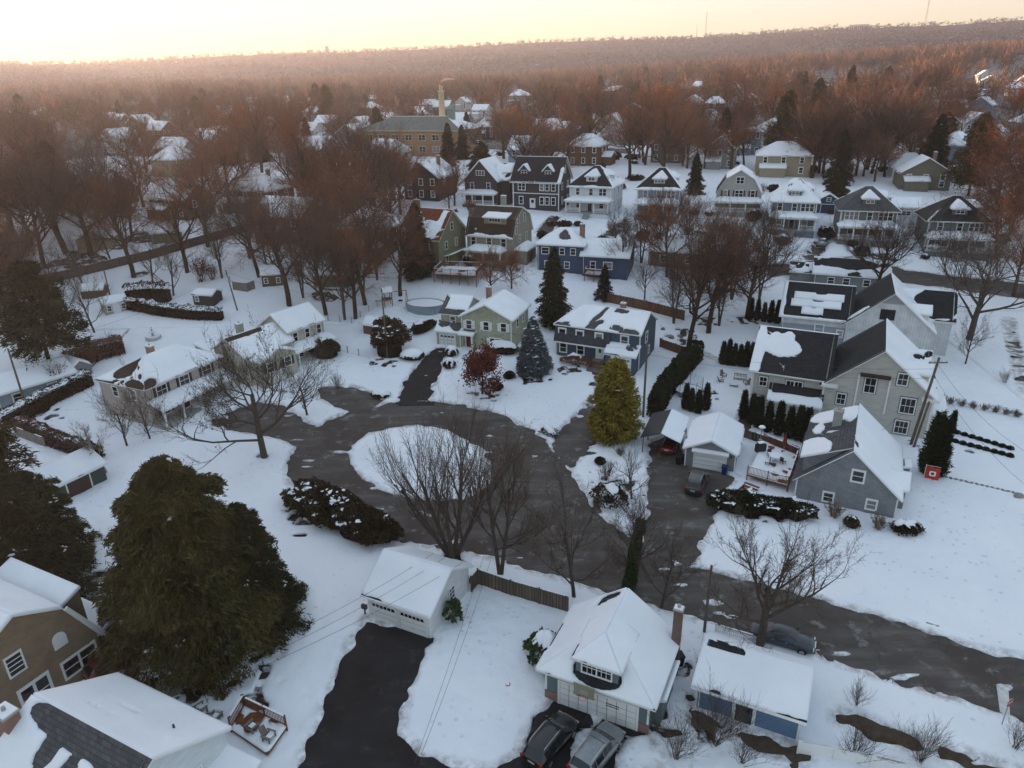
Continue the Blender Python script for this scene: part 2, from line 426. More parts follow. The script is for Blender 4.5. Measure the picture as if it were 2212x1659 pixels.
def patch(name, polys, mat, cell, dz, grow, label, cat, holes=()):
    allp = np.concatenate(polys); x0, y0 = allp.min(0) - 2; x1, y1 = allp.max(0) + 2
    xs = np.arange(x0, x1, cell); ys = np.arange(y0, y1, cell)
    X, Y = np.meshgrid(xs, ys, indexing='ij')
    d = np.min([sdist(p, X, Y) for p in polys], 0)
    for h in holes: d = np.maximum(d, -sdist(h, X, Y) - 0.3)
    ok = d < grow
    keep = ok[:-1, :-1] & ok[1:, :-1] & ok[1:, 1:] & ok[:-1, 1:]
    Pn = np.stack([X, Y, TZ(X, Y) + dz], -1); N = np.zeros_like(Pn); N[..., 2] = 1
    me = grid_skirted(name, Pn, keep, N, np.zeros(X.shape), mat, True, .02)
    return tag(link(name, me), label, cat, None, 'structure')
patch("road", [ROAD], ASPH, .5, 0, .9, "worn asphalt street that widens into a turning circle round a snowy island", "road", [ISLAND])
for k, (lab, p) in enumerate(DRV.items()): patch("driveway", [p], DRIVE if k in (0, 5) else ASPH, .5, .006 + .004 * k, .8, "asphalt " + lab.replace("curved dark ", ""), "driveway")
for k, (lab, p) in enumerate(BED.items()): patch("bare_ground", [p], SOIL, .5, .05 + .004 * k, .7, lab, "bare ground")
for k, (lab, p) in enumerate(FAR.items()): patch("road" if 'street' in lab else "path", [p], ASPH, 1.0, .02 + .004 * k, 1.0, "asphalt " + lab, "road" if 'street' in lab else "path")

MUD = []      # (x, y, radius): thin or missing snow under shrubs and hedges, filled below
for (px, py, r) in [(660, 1120, 3), (480, 1420, 5), (560, 1330, 4), (430, 1480, 5), (1360, 1500, 1.3), (1250, 1470, 1.2), (1245, 1560, 1.6), (1330, 1590, 1.5), (1420, 1570, 2), (1480, 1450, 1.2),
                    (1500, 1560, 3), (1330, 1050, 3), (1310, 1085, 2), (1280, 980, .8), (1640, 1100, 4), (1150, 815, 3.2), (1230, 800, 2.5),
                    (1050, 850, 2.2), (840, 780, 3), (560, 985, 1.2), (985, 1205, 1.2), (1290, 820, 2.2), (1320, 940, 2.5), (1030, 1260, 1.0), (960, 1360, .8), (240, 1400, 3), (100, 1290, 6),
                    (300, 1480, 4), (60, 900, 5), (300, 590, 4), (700, 640, 3), (780, 640, 3), (150, 560, 8), (330, 520, 8), (1480, 730, 4), (1520, 690, 4), (1600, 690, 3),
                    (1900, 560, 3), (1650, 820, 2), (1500, 850, 3), (2030, 960, 3)]:
    q = at(px, py); MUD.append((q.x, q.y, r * .8))

def snow_sheet(x0, x1, y0, y1, cell, name, label, excl=None):
    xs = np.arange(x0, x1 + .01, cell); ys = np.arange(y0, y1 + .01, cell)
    X, Y = np.meshgrid(xs, ys, indexing='ij')
    d = np.full(X.shape, 50.0)
    polys = [ROAD] + list(DRV.values()) + list(BED.values()) + list(FAR.values())
    for p in polys:
        if p[:, 0].max() < x0 - 3 or p[:, 0].min() > x1 + 3 or p[:, 1].max() < y0 - 3 or p[:, 1].min() > y1 + 3: continue
        dp = sdist(p, X, Y)
        if p is ROAD: dp = np.maximum(dp, -sdist(ISLAND, X, Y))
        if p is DRV['curved dark driveway of the white garage']:
            for q_ in BETWEEN: dp = np.maximum(dp, -sdist(q_, X, Y))
        d = np.minimum(d, dp)
    n = vnoise(X * .55, Y * .55, 2, 1); nf = vnoise(X * min(1.3, .38 / cell), Y * min(1.3, .38 / cell), 1, 2)
    m = d + (n - .5) * 1.0 + (nf - .5) * .45
    rem = vnoise(X * .33, Y * .9, 2, 14)
    m = np.where((d < 0) & (d > -3.2) & (cell < .3), np.maximum(m, np.minimum((rem - .835) * 3.2, .3)), m)
    soil = np.full(X.shape, 2.0)
    for (mx, my, r) in MUD:
        if x0 - r < mx < x1 + r and y0 - r < my < y1 + r:
            q = np.hypot(X - mx, Y - my) / r
            m = np.minimum(m, (q - .75) * 2.2 + (nf - .42) * 5.5)
    if excl is not None: m = np.where((X > excl[0]) & (X < excl[1]) & (Y > excl[2]) & (Y < excl[3]), -1, m)
    H = .10 * sstep(-.05, .45, m) + (vnoise(X * .22, Y * .22, 3, 5) - .5) * .14 * sstep(0, 2, m)
    H = H + .16 * np.exp(-((m - .55) / .4) ** 2) * (vnoise(X * .7, Y * .7, 3, 6) - .25) * (d < 2.2)
    H = H + .03 + (vnoise(X * 1.6, Y * 1.6, 2, 8) - .5) * (.05 + .12 * sstep(.45, .6, vnoise(X * .06, Y * .06, 2, 9))) * sstep(.2, 1, m)
    H = np.where(m < 0, np.minimum(H, .03), np.maximum(H, .012))
    ok = m > 0
    keep = ok[:-1, :-1] | ok[1:, :-1] | ok[1:, 1:] | ok[:-1, 1:]
    H = np.where(m < 0, .03, H)
    Pn = snap_rim(np.stack([X, Y, TZ(X, Y) + .02], -1), m, cell); N = np.zeros_like(Pn); N[..., 2] = 1
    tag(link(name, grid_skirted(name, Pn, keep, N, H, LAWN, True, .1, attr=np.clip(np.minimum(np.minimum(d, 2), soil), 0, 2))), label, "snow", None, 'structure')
snow_sheet(-66, 70, 20, 118, .25, "snowy_ground", "white snow lying over the lawns round the turning circle")
snow_sheet(-170, 230, 117.9, 300, 1.0, "snowy_ground", "white snow over the gardens and yards of the far streets")
snow_sheet(-140, -66, 30, 118, .8, "snowy_ground", "snow over the wooded yards beside the beige houses")
snow_sheet(70, 120, 30, 118, .8, "snowy_ground", "snow over the wide open lawn at the pavement")

# base ground: one sheet to the horizon
def hill_profile(ang):
    """height of the ridge above eye level, in metres at 2600 m, by bearing in degrees"""
    a = np.array([-60, -40, -34.3, -27.7, -19.3, -13.3, -7.2, 1.5, 6.8, 11, 17, 22, 30, 36, 45, 60])
    y = np.array([150, 142, 136, 131, 113, 106, 99, 85, 80, 80, 73, 66, 62, 53, 50, 60.0])
    pix = 829.5 - F * math.tan(PITCH)
    horizon = pix - np.tan(np.radians(np.clip(ang, -60, 60))) * F * math.sin(ROLL)
    return (horizon - np.interp(ang, a, y)) / F * 2600 * .93 - 26
def big_ground():
    rad = np.concatenate([np.linspace(2, 110, 28), np.linspace(115, 340, 60), np.geomspace(350, 4200, 60)]); an = np.radians(np.linspace(-180, 180, 241))
    Rr, A = np.meshgrid(rad, an, indexing='ij'); X = Rr * np.sin(A); Y = Rr * np.cos(A)
    Z = TZ(X, Y) - .22
    Z = np.where(Rr > 340, Z - .5, Z)
    V = np.stack([X, Y, Z], -1).reshape(-1, 3); nr, na = X.shape; i = np.arange(nr * na).reshape(nr, na)
    Fq = np.stack([i[:-1, :-1], i[:-1, 1:], i[1:, 1:], i[1:, :-1]], -1).reshape(-1, 4)
    t = NT("patchy_ground"); v = t.coord()
    n = t.noise(v, .9, 6, .7)
    t.base(t.mix(t.ramp(n, [(.5, 0), (.62, 1)]), (.06, .044, .033), (.62, .63, .66))); t.bump(n, .5, .1)
    tag(link("ground", np_mesh("ground", V, Fq, t.set(.9, .1), True)), "snow-patched earth under the whole neighbourhood, running to the hills", "ground", None, 'structure')
big_ground()

def hills():
    ang = np.linspace(-64, 64, 520); s = np.linspace(0, 1.15, 60)
    A, S = np.meshgrid(ang, s, indexing='ij'); top = hill_profile(A) + CAMH
    Rr = 1350 + 1250 * S
    prof = np.where(S < 1, S ** 1.25, 1 - (S - 1) * .8)
    zb = 38.0 + np.clip(A / 40, 0, 1) * 30
    X = Rr * np.sin(np.radians(A)); Y = Rr * np.cos(np.radians(A))
    nz = (vnoise(X / 260, Y / 260, 4, 11) - .5) * 46 * sstep(0, .3, S) * (1 - sstep(.75, 1, S)) + (vnoise(X / 22, Y / 22, 3, 12) - .5) * 9 * sstep(.05, .3, S)
    # a nearer, lower shoulder across the middle
    Z = zb + (top - zb) * prof + nz
    V = np.stack([X, Y, Z], -1).reshape(-1, 3); na, nr = X.shape; i = np.arange(na * nr).reshape(na, nr)
    Fq = np.stack([i[:-1, :-1], i[1:, :-1], i[1:, 1:], i[:-1, 1:]], -1).reshape(-1, 4)
    t = NT("bare_wooded_hillside"); v = t.coord()
    a = t.noise(v, .035, 6, .75); b = t.noise(v, .006, 4, .6); c = t.noise(v, .09, 4, .8)
    col = t.ramp(a, [(.3, (.032, .034, .044)), (.6, (.060, .060, .074))])
    sn = t.math('MULTIPLY', t.ramp(b, [(.5, 0), (.62, 1)]), t.ramp(c, [(.56, 0), (.66, .6)]))
    t.base(t.mix(sn, col, (.55, .56, .62))); t.bump(a, 1.0, 8)
    tag(link("hills", np_mesh("hills", V, Fq, t.set(.95, .05), True)), "long low wooded ridge on the horizon with snow between its bare trees", "hills", None, 'structure')
hills()

def haze():
    mb = MB().box(-3300, 3300, -60, 3400, -3, 330)
    t = NT("pale_air"); t.t.nodes.remove(t.b)
    p = t.n('ShaderNodeVolumePrincipled'); p.inputs['Density'].default_value = .0001
    p.inputs['Color'].default_value = (.78, .82, 1.0, 1); p.inputs['Anisotropy'].default_value = .4
    t.l(p.outputs[0], t.out.inputs['Volume'])
    return tag(mb.build("haze", t.m), "thin pale evening haze over the whole valley", "haze", None, 'stuff')
HAZE_ON = True
if HAZE_ON: haze()
# ------------------------------------------------------------------ houses
TRIMS = {}
class House:
    """a building: an Empty at its front left corner, x along the front, y into the depth; every part hangs under it"""
    def __init__(s, name, label, cat, x, y, rot, wall, roof, trim=None, group=None, cell=.3, z=None, far=False, base=1.6):
        s.r = thing(name, label, cat, (x, y, terr(x, y) if z is None else z), R_(rot), group)
        s.wall, s.roof, s.trim, s.cell, s.far, s.basez = wall, roof, trim or WHITE, cell, far, base
        s.seed = random.random() * 100
    # ---- roof planes: lists of [eave a, eave b, ridge b, ridge a], seen from outside counter-clockwise
    def planes(s, x0, x1, y0, y1, ze, kind, axis, rise, o, ratio=.5, rf=0, rb=0, brk=None):
        if axis == 'y':      # turn so that the ridge runs along x', then turn back
            tr = lambda p: (x0 + x1 - 0 - (p[1] - y0) - x0 + 0 if False else x1 - (p[1] - y0) * 1.0, y0 + (p[0] - x0), p[2])
            w, d = y1 - y0, x1 - x0
        else:
            tr = lambda p: p
            w, d = x1 - x0, y1 - y0
        X0, X1, Y0, Y1 = x0, x0 + w, y0, y0 + d
        ym = Y0 + d * ratio; zr = ze + rise; P = []; G = []
        if kind == 'gable' or kind == 'hip':
            sf, sb = rise / (ym - Y0), rise / (Y1 - ym)
            e0, e1 = ze - o * sf, ze - o * sb
            ra = X0 + rf if rf else X0 - o; rb_ = X1 - rb if rb else X1 + o
            P.append([(X0 - o, Y0 - o, e0), (X1 + o, Y0 - o, e0), (rb_, ym, zr), (ra, ym, zr)])
            P.append([(X1 + o, Y1 + o, e1), (X0 - o, Y1 + o, e1), (ra, ym, zr), (rb_, ym, zr)])
            if rf: P.append([(X0 - o, Y1 + o, e1), (X0 - o, Y0 - o, e0), (ra, ym, zr), (ra, ym, zr)])
            else: G.append(([(Y0, ze), (ym, zr), (Y1, ze)], X0))
            if rb: P.append([(X1 + o, Y0 - o, e0), (X1 + o, Y1 + o, e1), (rb_, ym, zr), (rb_, ym, zr)])
            else: G.append(([(Y0, ze), (ym, zr), (Y1, ze)], X1))
        elif kind == 'gambrel':
            ins, hb = brk; hb = ze + hb
            s1 = (hb - ze) / ins
            P.append([(X0 - o, Y0 - o * .5, ze - o * .5 * s1), (X1 + o, Y0 - o * .5, ze - o * .5 * s1), (X1 + o, Y0 + ins, hb), (X0 - o, Y0 + ins, hb)])
            P.append([(X0 - o, Y0 + ins, hb), (X1 + o, Y0 + ins, hb), (X1 + o, ym, zr), (X0 - o, ym, zr)])
            P.append([(X1 + o, Y1 + o * .5, ze - o * .5 * s1), (X0 - o, Y1 + o * .5, ze - o * .5 * s1), (X0 - o, Y1 - ins, hb), (X1 + o, Y1 - ins, hb)])
            P.append([(X1 + o, Y1 - ins, hb), (X0 - o, Y1 - ins, hb), (X0 - o, ym, zr), (X1 + o, ym, zr)])
            for X in (X0, X1): G.append(([(Y0, ze), (Y0 + ins, hb), (ym, zr), (Y1 - ins, hb), (Y1, ze)], X))
        elif kind == 'shed':      # rises from the front edge (y0) to the back; rise may be negative
            sl = rise / d
            P.append([(X0 - o, Y0 - o, ze - o * sl), (X1 + o, Y0 - o, ze - o * sl), (X1 + o, Y1, zr), (X0 - o, Y1, zr)])
            for X in (X0, X1): G.append(([(Y0, ze), (Y1, zr), (Y1, min(ze, zr))], X))
        P = [[Vector(tr(p)) for p in q] for q in P]
        G = [[Vector(tr((X, a, b))) for a, b in poly] for poly, X in G]
        return P, G
    def roof_mesh(s, P, G, wall_m, name_roof='roof', parent=None, t=.14, snow=1.0, blobs=None, roofm=None, thick=.13):
        parent = parent or s.r
        mb = MB()
        for q in P:
            pts = q if (q[2] - q[3]).length > 1e-4 else q[:3]
            mb.slab(pts, t, 0, 1)
        ro = mb.build(name_roof, [roofm or s.roof, s.trim], parent)
        if snow is not None:
            for k, q in enumerate(P):
                sv = snow.get(k, 1.0) if isinstance(snow, dict) else snow
                if sv is None: continue
                me = s.snow_plane(q, sv, (blobs or {}).get(k, ()), k, thick)
                if me is not None:
                    if parent is s.r: link('roof_snow', me, ro)
                    else: link('roof_snow', me, parent)
        return ro
    def snow_plane(s, q, cover, blobs, k, thick):
        e0, e1, r1, r0 = [np.array(p) for p in q]
        Lu = max(np.linalg.norm(e1 - e0), np.linalg.norm(r1 - r0)); Lv = max(np.linalg.norm(r0 - e0), np.linalg.norm(r1 - e1))
        nu = max(3, int(Lu / s.cell) + 1); nv = max(3, int(Lv / s.cell) + 1)
        u = np.linspace(0, 1, nu); v = np.linspace(0, 1, nv); Uu, Vv = np.meshgrid(u, v, indexing='ij')
        a = Uu[..., None]; b = Vv[..., None]
        P = (e0 * (1 - a) + e1 * a) * (1 - b) + (r0 * (1 - a) + r1 * a) * b
        n = np.cross(e1 - e0, (r0 + r1) / 2 - (e0 + e1) / 2); n /= np.linalg.norm(n)
        m = np.full(Uu.shape, float(cover))
        for (bu, bv, ru, rv, st) in blobs:
            rr = np.sqrt(((Uu - bu) / ru) ** 2 + ((Vv - bv) / rv) ** 2)
            m = m + st * (1 - sstep(.75, 1.1, rr))
        um, vm = Uu * Lu, Vv * Lv
        m = m + (vnoise(um * .8 + s.seed, vm * 1.1 + k * 7, 4, 21) - .5) * 1.7
        if cover >= .9 and not blobs: m = np.maximum(m, .2)
        if thick > .1 and Lu > 3: m = m - 1.5 * (1 - sstep(.05, .42, vm)) * sstep(.54, .66, vnoise(um * .55 + s.seed * 3, um * 0 + k, 3, 27))
        H = thick * sstep(0, .28, m) + (vnoise(um * .6 + s.seed, vm * .6, 3, 23) - .5) * .05 * sstep(0, .5, m)
        H = np.where(m < 0, .012, np.maximum(H, .02))
        ok = m > 0
        keep = ok[:-1, :-1] | ok[1:, :-1] | ok[1:, 1:] | ok[:-1, 1:]
        N = np.zeros_like(P) + n
        P = snap_rim(P, m, s.cell)
        return grid_skirted('roof_snow', P + n * .004, keep, N, H, SNOW, True, .003)
    def vol(s, x0, x1, y0, y1, z0, z1, roof=('gable', 'x', 2), o=.4, wallm=None, ratio=.5, rf=0, rb=0, brk=None, snow=1.0, blobs=None, roofm=None, part='wall', thick=.13, parent=None, base=None):
        wm = wallm or s.wall
        P, G = s.planes(x0, x1, y0, y1, z1, roof[0], roof[1], roof[2], o, ratio, rf, rb, brk)
        mb = MB(); zb = z0 - (s.basez if base is None else base)
        mb.box(x0, x1, y0, y1, zb, z1)
        cx, cy = (x0 + x1) / 2, (y0 + y1) / 2
        for g in G:                      # gable walls closed into thin prisms just inside the ends
            n = Vector((0, 1, 0)) if abs(g[0].y - g[1].y) < 1e-6 and abs(g[0].y - g[-1].y) < 1e-6 else Vector((1, 0, 0))
            side = 1 if (n.y and g[0].y < cy) or (n.x and g[0].x < cx) else -1
            A = [p for p in g]; B = [p + n * side * .12 for p in g]; k = len(g)
            if (A[1] - A[0]).cross(A[2] - A[1]).dot(n * side) > 0: A.reverse(); B.reverse()
            mb.add([tuple(p) for p in A + B], [tuple(range(k)), tuple(range(2 * k - 1, k - 1, -1))] + [(i, i + k, (i + 1) % k + k, (i + 1) % k) for i in range(k)])
        w = mb.build(part, [wm], parent or s.r)
        if part == 'wall' and not s.far and s.cell < .45 and roof[0] in ('gable', 'hip') and roof[1] == 'x' and x1 - x0 > 5:
            MB().box(x0 - o, x1 + o, y0 - o - .12, y0 - o, z1 - o * .75, z1 - o * .75 + .1).build('gutter', [s.trim], s.r)
            MB().tube([(x0 + .25, y0 - o, z1 - o * .7), (x0 + .25, y0 - .08, z1 - .7), (x0 + .25, y0 - .08, z0 + .1)], .045, 5).build('downpipe', [s.trim], s.r)
        rn = 'roof' if part == 'wall' else part.replace('_wall', '') + '_roof'
        ro = s.roof_mesh(P, G, wm, rn, parent or (w if part == 'dormer' else None), snow=snow, blobs=blobs, roofm=roofm, thick=thick)
        return w, ro, P
    # ---- things on walls.  face: 'f' front (y=c), 'b' back, 'l' left (x=c), 'r' right
    def frame(s, face, c):
        if face == 'f': return (lambda a, z, k: Vector((a, c - k, z))), Vector((1, 0, 0)), Vector((0, -1, 0))
        if face == 'b': return (lambda a, z, k: Vector((a, c + k, z))), Vector((-1, 0, 0)), Vector((0, 1, 0))
        if face == 'l': return (lambda a, z, k: Vector((c - k, a, z))), Vector((0, -1, 0)), Vector((-1, 0, 0))
        return (lambda a, z, k: Vector((c + k, a, z))), Vector((0, 1, 0)), Vector((1, 0, 0))
    def window(s, face, c, a, z, w=.95, h=1.5, n=1, trim=None, shutters=None, grid=(1, 2), parent=None, tw=.12, blind=None):
        """a window: n sashes side by side centred at a along the wall, sill at z"""
        pt, u, nn = s.frame(face, c); tm = trim or s.trim
        if s.far: tw *= 1.25
        mb = MB(); pm = MB(); tot = n * w
        o = pt(a, z, .0) - u * (tot / 2)
        mb.obox(o - u * tw + Vector((0, 0, -tw)), u, nn, tot + 2 * tw, tw, .10)
        mb.obox(o - u * tw + Vector((0, 0, h)), u, nn, tot + 2 * tw, tw * 1.2, .10)
        for i in range(n + 1):
            mb.obox(o + u * (i * w - (tw if i == 0 else tw / 2 if i < n else 0)), u, nn, tw, h, .085)
        for i in range(n):
            for j in range(1, grid[1]):
                mb.obox(o + u * (i * w) + Vector((0, 0, h * j / grid[1] - .03)), u, nn, w, .06, .06)
            for j in range(1, grid[0]):
                mb.obox(o + u * (i * w + w * j / grid[0] - .02), u, nn, .04, h, .055)
        gm = BLIND if (blind if blind is not None else random.random() < .18) else GLASS
        if s.far:
            for i in range(n): mb.obox(o + u * (i * w), u, nn, w, h, .03, 1)
            wo = mb.build('window', [tm, gm], parent or s.r)
        else:
            wo = mb.build('window', [tm], parent or s.r)
            for i in range(n): MB().obox(o + u * (i * w), u, nn, w, h, .03).build('pane', [gm], wo if parent is None else parent)
        if shutters:
            for sgn in (-1, 1):
                sb = MB(); oo = pt(a, z, 0) + u * (sgn * (tot / 2 + tw + .24) - .21)
                sb.obox(oo, u, nn, .42, h, .05)
                for j in range(9): sb.obox(oo + u * .05 + Vector((0, 0, h * (j + .3) / 9)), u, nn, .32, h / 18, .065)
                sb.build('shutter', [shutters], parent or s.r)
        return wo
    def door(s, face, c, a, z, w=1.0, h=2.1, m=None, name='door', lites=None, tw=.13, panels=(2, 3), trim=None):
        pt, u, nn = s.frame(face, c); fr = MB()
        o = pt(a, z, 0) - u * (w / 2)
        fr.obox(o - u * tw, u, nn, tw, h, .10); fr.obox(o + u * w, u, nn, tw, h, .10); fr.obox(o - u * tw + Vector((0, 0, h)), u, nn, w + 2 * tw, tw, .10)
        d = MB().obox(o, u, nn, w, h, .05, 1)
        for i in range(panels[0]):
            for j in range(panels[1]):
                pw, ph = w / panels[0], h / panels[1]
                g_ = .03 if name == 'garage_door' else .07; d.obox(o + u * (i * pw + g_) + Vector((0, 0, j * ph + g_)), u, nn, pw - 2 * g_, ph - 2 * g_, .075)
        do = d.build(name, [m or WHITE, GREYT if name == 'garage_door' and (m or WHITE) is WHITE else (m or WHITE)], s.r)
        fr.build('door_frame', [trim or s.trim], do)
        if lites:
            for (la, lz, lw, lh) in lites: MB().obox(o + u * la + Vector((0, 0, lz)), u, nn, lw, lh, .085).build('pane', [GLASS], do)
        if name == 'door':
            MB().obox(o + u * (w * .86) + Vector((0, 0, h * .46)), u, nn, .06, .1, .12).build('handle', [METAL], do)
        return do
    def chimney(s, x, y, z0, z1, w=.7, d=.7, m=None, snow=True):
        c = MB().box(x - w / 2, x + w / 2, y - d / 2, y + d / 2, z0, z1).build('chimney', [m or BRICK], s.r)
        k = MB().box(x - w / 2 - .07, x + w / 2 + .07, y - d / 2 - .07, y + d / 2 + .07, z1, z1 + .12)
        k.cyl(x, y, z1 + .12, z1 + .42, .13, 8); k.build('chimney_cap', [CONC], c)
        if snow:
            MB().slab([(x - w / 2, y - d / 2, z1 + .2), (x + w / 2, y - d / 2, z1 + .2), (x + w / 2, y + d / 2, z1 + .2), (x - w / 2, y + d / 2, z1 + .2)], .08).build('chimney_snow', [SNOW], c)
    def porch(s, x0, x1, y0, y1, zf, zr, rise=.7, kind='shed', cols=4, rail=True, steps=None, snow=1.0, hipped=True, colm=None, o=.35, blobs=None):
        """open porch in front of the house: floor, columns, railing, roof with its snow"""
        cm = colm or s.trim
        f = MB().box(x0, x1, y0, y1, zf - .22, zf).box(x0 + .1, x1 - .1, y0 + .1, y1, zf - 1.8, zf - .22, 1)
        f.build('porch_floor', [GREYT, s.wall], s.r)
        if hipped:
            zt = zr + rise; i = (y1 - y0) * .9
            P = [[Vector((x0 - o, y0 - o, zr)), Vector((x1 + o, y0 - o, zr)), Vector((x1 - i * .5, y1, zt)), Vector((x0 + i * .5, y1, zt))],
                 [Vector((x1 + o, y0 - o, zr)), Vector((x1 + o, y1, zr)), Vector((x1 - i * .5, y1, zt)), Vector((x1 - i * .5, y1, zt))],
                 [Vector((x0 - o, y1, zr)), Vector((x0 - o, y0 - o, zr)), Vector((x0 + i * .5, y1, zt)), Vector((x0 + i * .5, y1, zt))]]
        else:
            P = [[Vector((x0 - o, y0 - o, zr)), Vector((x1 + o, y0 - o, zr)), Vector((x1 + o, y1, zr + rise)), Vector((x0 - o, y1, zr + rise))]]
        s.roof_mesh(P, [], s.wall, 'porch_roof', snow=snow, blobs=blobs)
        MB().box(x0 - .05, x1 + .05, y0 - .05, y0 + .15, zr - .42, zr - .1).box(x0 - .05, x0 + .15, y0, y1, zr - .42, zr - .1).box(x1 - .15, x1 + .05, y0, y1, zr - .42, zr - .1).build('porch_beam', [cm], s.r)
        xs = np.linspace(x0 + .15, x1 - .15, cols)
        for x in xs:
            MB().box(x - .12, x + .12, y0 + .0, y0 + .24, zf, zr - .4).box(x - .17, x + .17, y0 - .05, y0 + .29, zf, zf + .18).build('porch_column', [cm], s.r)
        if rail:
            gap = steps
            for xa, xb in zip(xs[:-1], xs[1:]):
                if gap and xa < gap < xb: continue
                r = MB(); r.box(xa, xb, y0 + .09, y0 + .15, zf + .85, zf + .93).box(xa, xb, y0 + .09, y0 + .15, zf + .12, zf + .18)
                for x in np.arange(xa + .2, xb - .1, .22): r.box(x - .025, x + .025, y0 + .095, y0 + .145, zf + .18, zf + .85)
                r.build('porch_railing', [cm], s.r)
        if steps:
            st = MB(); n = 6
            for i in range(n): st.box(steps - .75, steps + .75, y0 - .3 * (i + 1), y0 - .3 * i, zf - 2.0, zf - .2 * (i + 1))
            st.build('porch_steps', [GREYT], s.r)
    def dormer(s, x0, x1, y0, y1, z0, z1, roof=('gable', 'y', .9), o=.25, n=2, face='f', snow=1.0, wallm=None, blobs=None, rf=0, rb=0, ww=.75, wh=.95, cell=None, gl=(1, 2), roofm=None):
        w, ro, P = s.vol(x0, x1, y0, y1, z0, z1, roof, o, wallm, rf=rf, rb=rb, snow=snow, part='dormer', blobs=blobs, base=0, roofm=roofm)
        if n:
            if face == 'f': s.window('f', y0, (x0 + x1) / 2, z1 - wh - .25, ww, wh, n, parent=w, tw=.1, grid=gl)
            elif face == 'r': s.window('r', x1, (y0 + y1) / 2, z1 - wh - .25, ww, wh, n, parent=w, tw=.1, grid=gl)
            else: s.window('l', x0, (y0 + y1) / 2, z1 - wh - .25, ww, wh, n, parent=w, tw=.1, grid=gl)
        return w
    def corners(s, x0, x1, y0, y1, z0, z1, t=.14):
        for x, y in ((x0, y0), (x1, y0), (x0, y1), (x1, y1)):
            MB().box(x - (.02 if x == x0 else t - .02), x + (t - .02 if x == x0 else .02), y - (.02 if y == y0 else t - .02), y + (t - .02 if y == y0 else .02), z0, z1).build('corner_board', [s.trim], s.r)

CW = clapboard
# ======== near: the foot of the picture
# white two-door garage
h = House('garage', 'white two-door garage with snow-covered roof at the head of the dark driveway', 'garage', -12.6, 48.4, -26.0, CW('white_clapboard', (.68, .69, .70)), RSH, cell=.2)
h.vol(0, 6.1, 0, 6.6, 0, 2.75, ('gable', 'x', 1.95), .38)
for k, a in enumerate((1.62, 4.48)):
    h.door('f', 0, a, 0, 2.55, 2.05, WHITE, 'garage_door', [(.14 + i * .385, 1.5, .3, .3) for i in range(6)], panels=(1, 4))
h.window('r', 6.1, 3.6, 1.35, .8, 1.2, 1, grid=(2, 3), blind=False)
h.corners(0, 6.1, 0, 6.6, -.2, 2.4)
MB().box(-.75, -.25, -.1, .15, .75, 1.15).box(-.55, -.45, -.02, .08, 0, .75).build('meter_box', [DARKT], h.r)

# carriage garage with hipped dormer
h = House('carriage_garage', 'blue-grey garage with a hipped dormer, long white door and deep snow on its roof', 'garage', 2.0, 39.35, -26.0, CW('teal_grey_clapboard', (.13, .175, .185), .22), RSH, cell=.2)
h.vol(0, 7.7, 0, 6.4, 0, 3.4, ('hip', 'y', 2.75), .55, rf=2.7, snow={0: 1.0, 1: 1.0, 2: 1.0}, blobs={1: [(.12, .75, .10, .2, -2.0), (.2, .62, .05, .1, -1.6)], 2: [(.5, .27, .27, .25, -2.6), (.27, .5, .06, .3, -2.2), (.73, .45, .05, .25, -2.2)]})
h.vol(7.7, 8.35, 1.2, 4.6, 0, 2.5, ('shed', 'y', -.3), .3)
h.dormer(2.3, 5.4, .05, 3.6, 3.0, 5.05, ('hip', 'y', 1.05), .30, 2, rf=1.7, ww=1.05, wh=1.05, gl=(3, 2))
dd = h.door('f', 0, 4.0, 0, 5.7, 2.15, WHITE, 'garage_door', [(1.25, 1.62, .95, .07), (1.25, 1.42, .95, .07), (3.5, 1.62, .95, .07), (3.5, 1.42, .95, .07)], panels=(8, 4), tw=.16)
MB().box(-.04, 1.0, -.06, .02, -.2, .85).build('brick_footing', [BRICK], h.r); MB().box(7.0, 7.76, -.06, .02, -.2, .85).build('brick_footing', [BRICK], h.r)
h.chimney(8.0, 6.1, 0, 6.3, .62, .5, BRICKD)
h.corners(0, 7.7, 0, 6.4, .9, 2.8)
carriage = h
# basketball hoop mounted at its eave
def hoop():
    r = thing('basketball_hoop', 'basketball hoop with tan backboard and net mounted over the long white garage door', 'basketball hoop', carriage.r.location, R_(-26))
    b = MB().box(2.55, 4.05, -.98, -.93, 2.55, 3.45).box(2.5, 4.1, -1.0, -.91, 2.5, 2.55).box(2.5, 4.1, -1.0, -.91, 3.45, 3.5).box(3.0, 3.6, -1.0, -.985, 2.7, 3.1, 1)
    b.build('backboard', [paint('tan_board', (.25, .24, .17)), GREYT], r)
    MB().tube([(3.3, -.93, 2.7), (3.3, -.4, 2.9), (3.3, -.02, 2.6)], .035).tube([(2.8, -.93, 3.2), (2.8, -.1, 2.7)], .03).tube([(3.8, -.93, 3.2), (3.8, -.1, 2.7)], .03).build('bracket', [DARKT], r)
    ring = [(3.3 + .23 * math.cos(t), -1.26 + .23 * math.sin(t), 2.62) for t in np.linspace(0, 2 * math.pi, 15)]
    MB().tube(ring, .018, 5, cap=False).tube([(3.3, -.98, 2.62), (3.3, -1.05, 2.62)], .03).build('rim', [paint('orange_rim', (.55, .10, .03), .4)], r)
    n = MB()
    for i in range(10):
        t = 2 * math.pi * i / 10
        for sg in (1, -1):
            n.tube([(3.3 + .22 * math.cos(t), -1.26 + .22 * math.sin(t), 2.6), (3.3 + .16 * math.cos(t + sg * .3), -1.26 + .16 * math.sin(t + sg * .3), 2.4), (3.3 + .13 * math.cos(t + sg * .6), -1.26 + .13 * math.sin(t + sg * .6), 2.2)], .008, 3)
    n.build('net', [WHITE], r)
hoop()

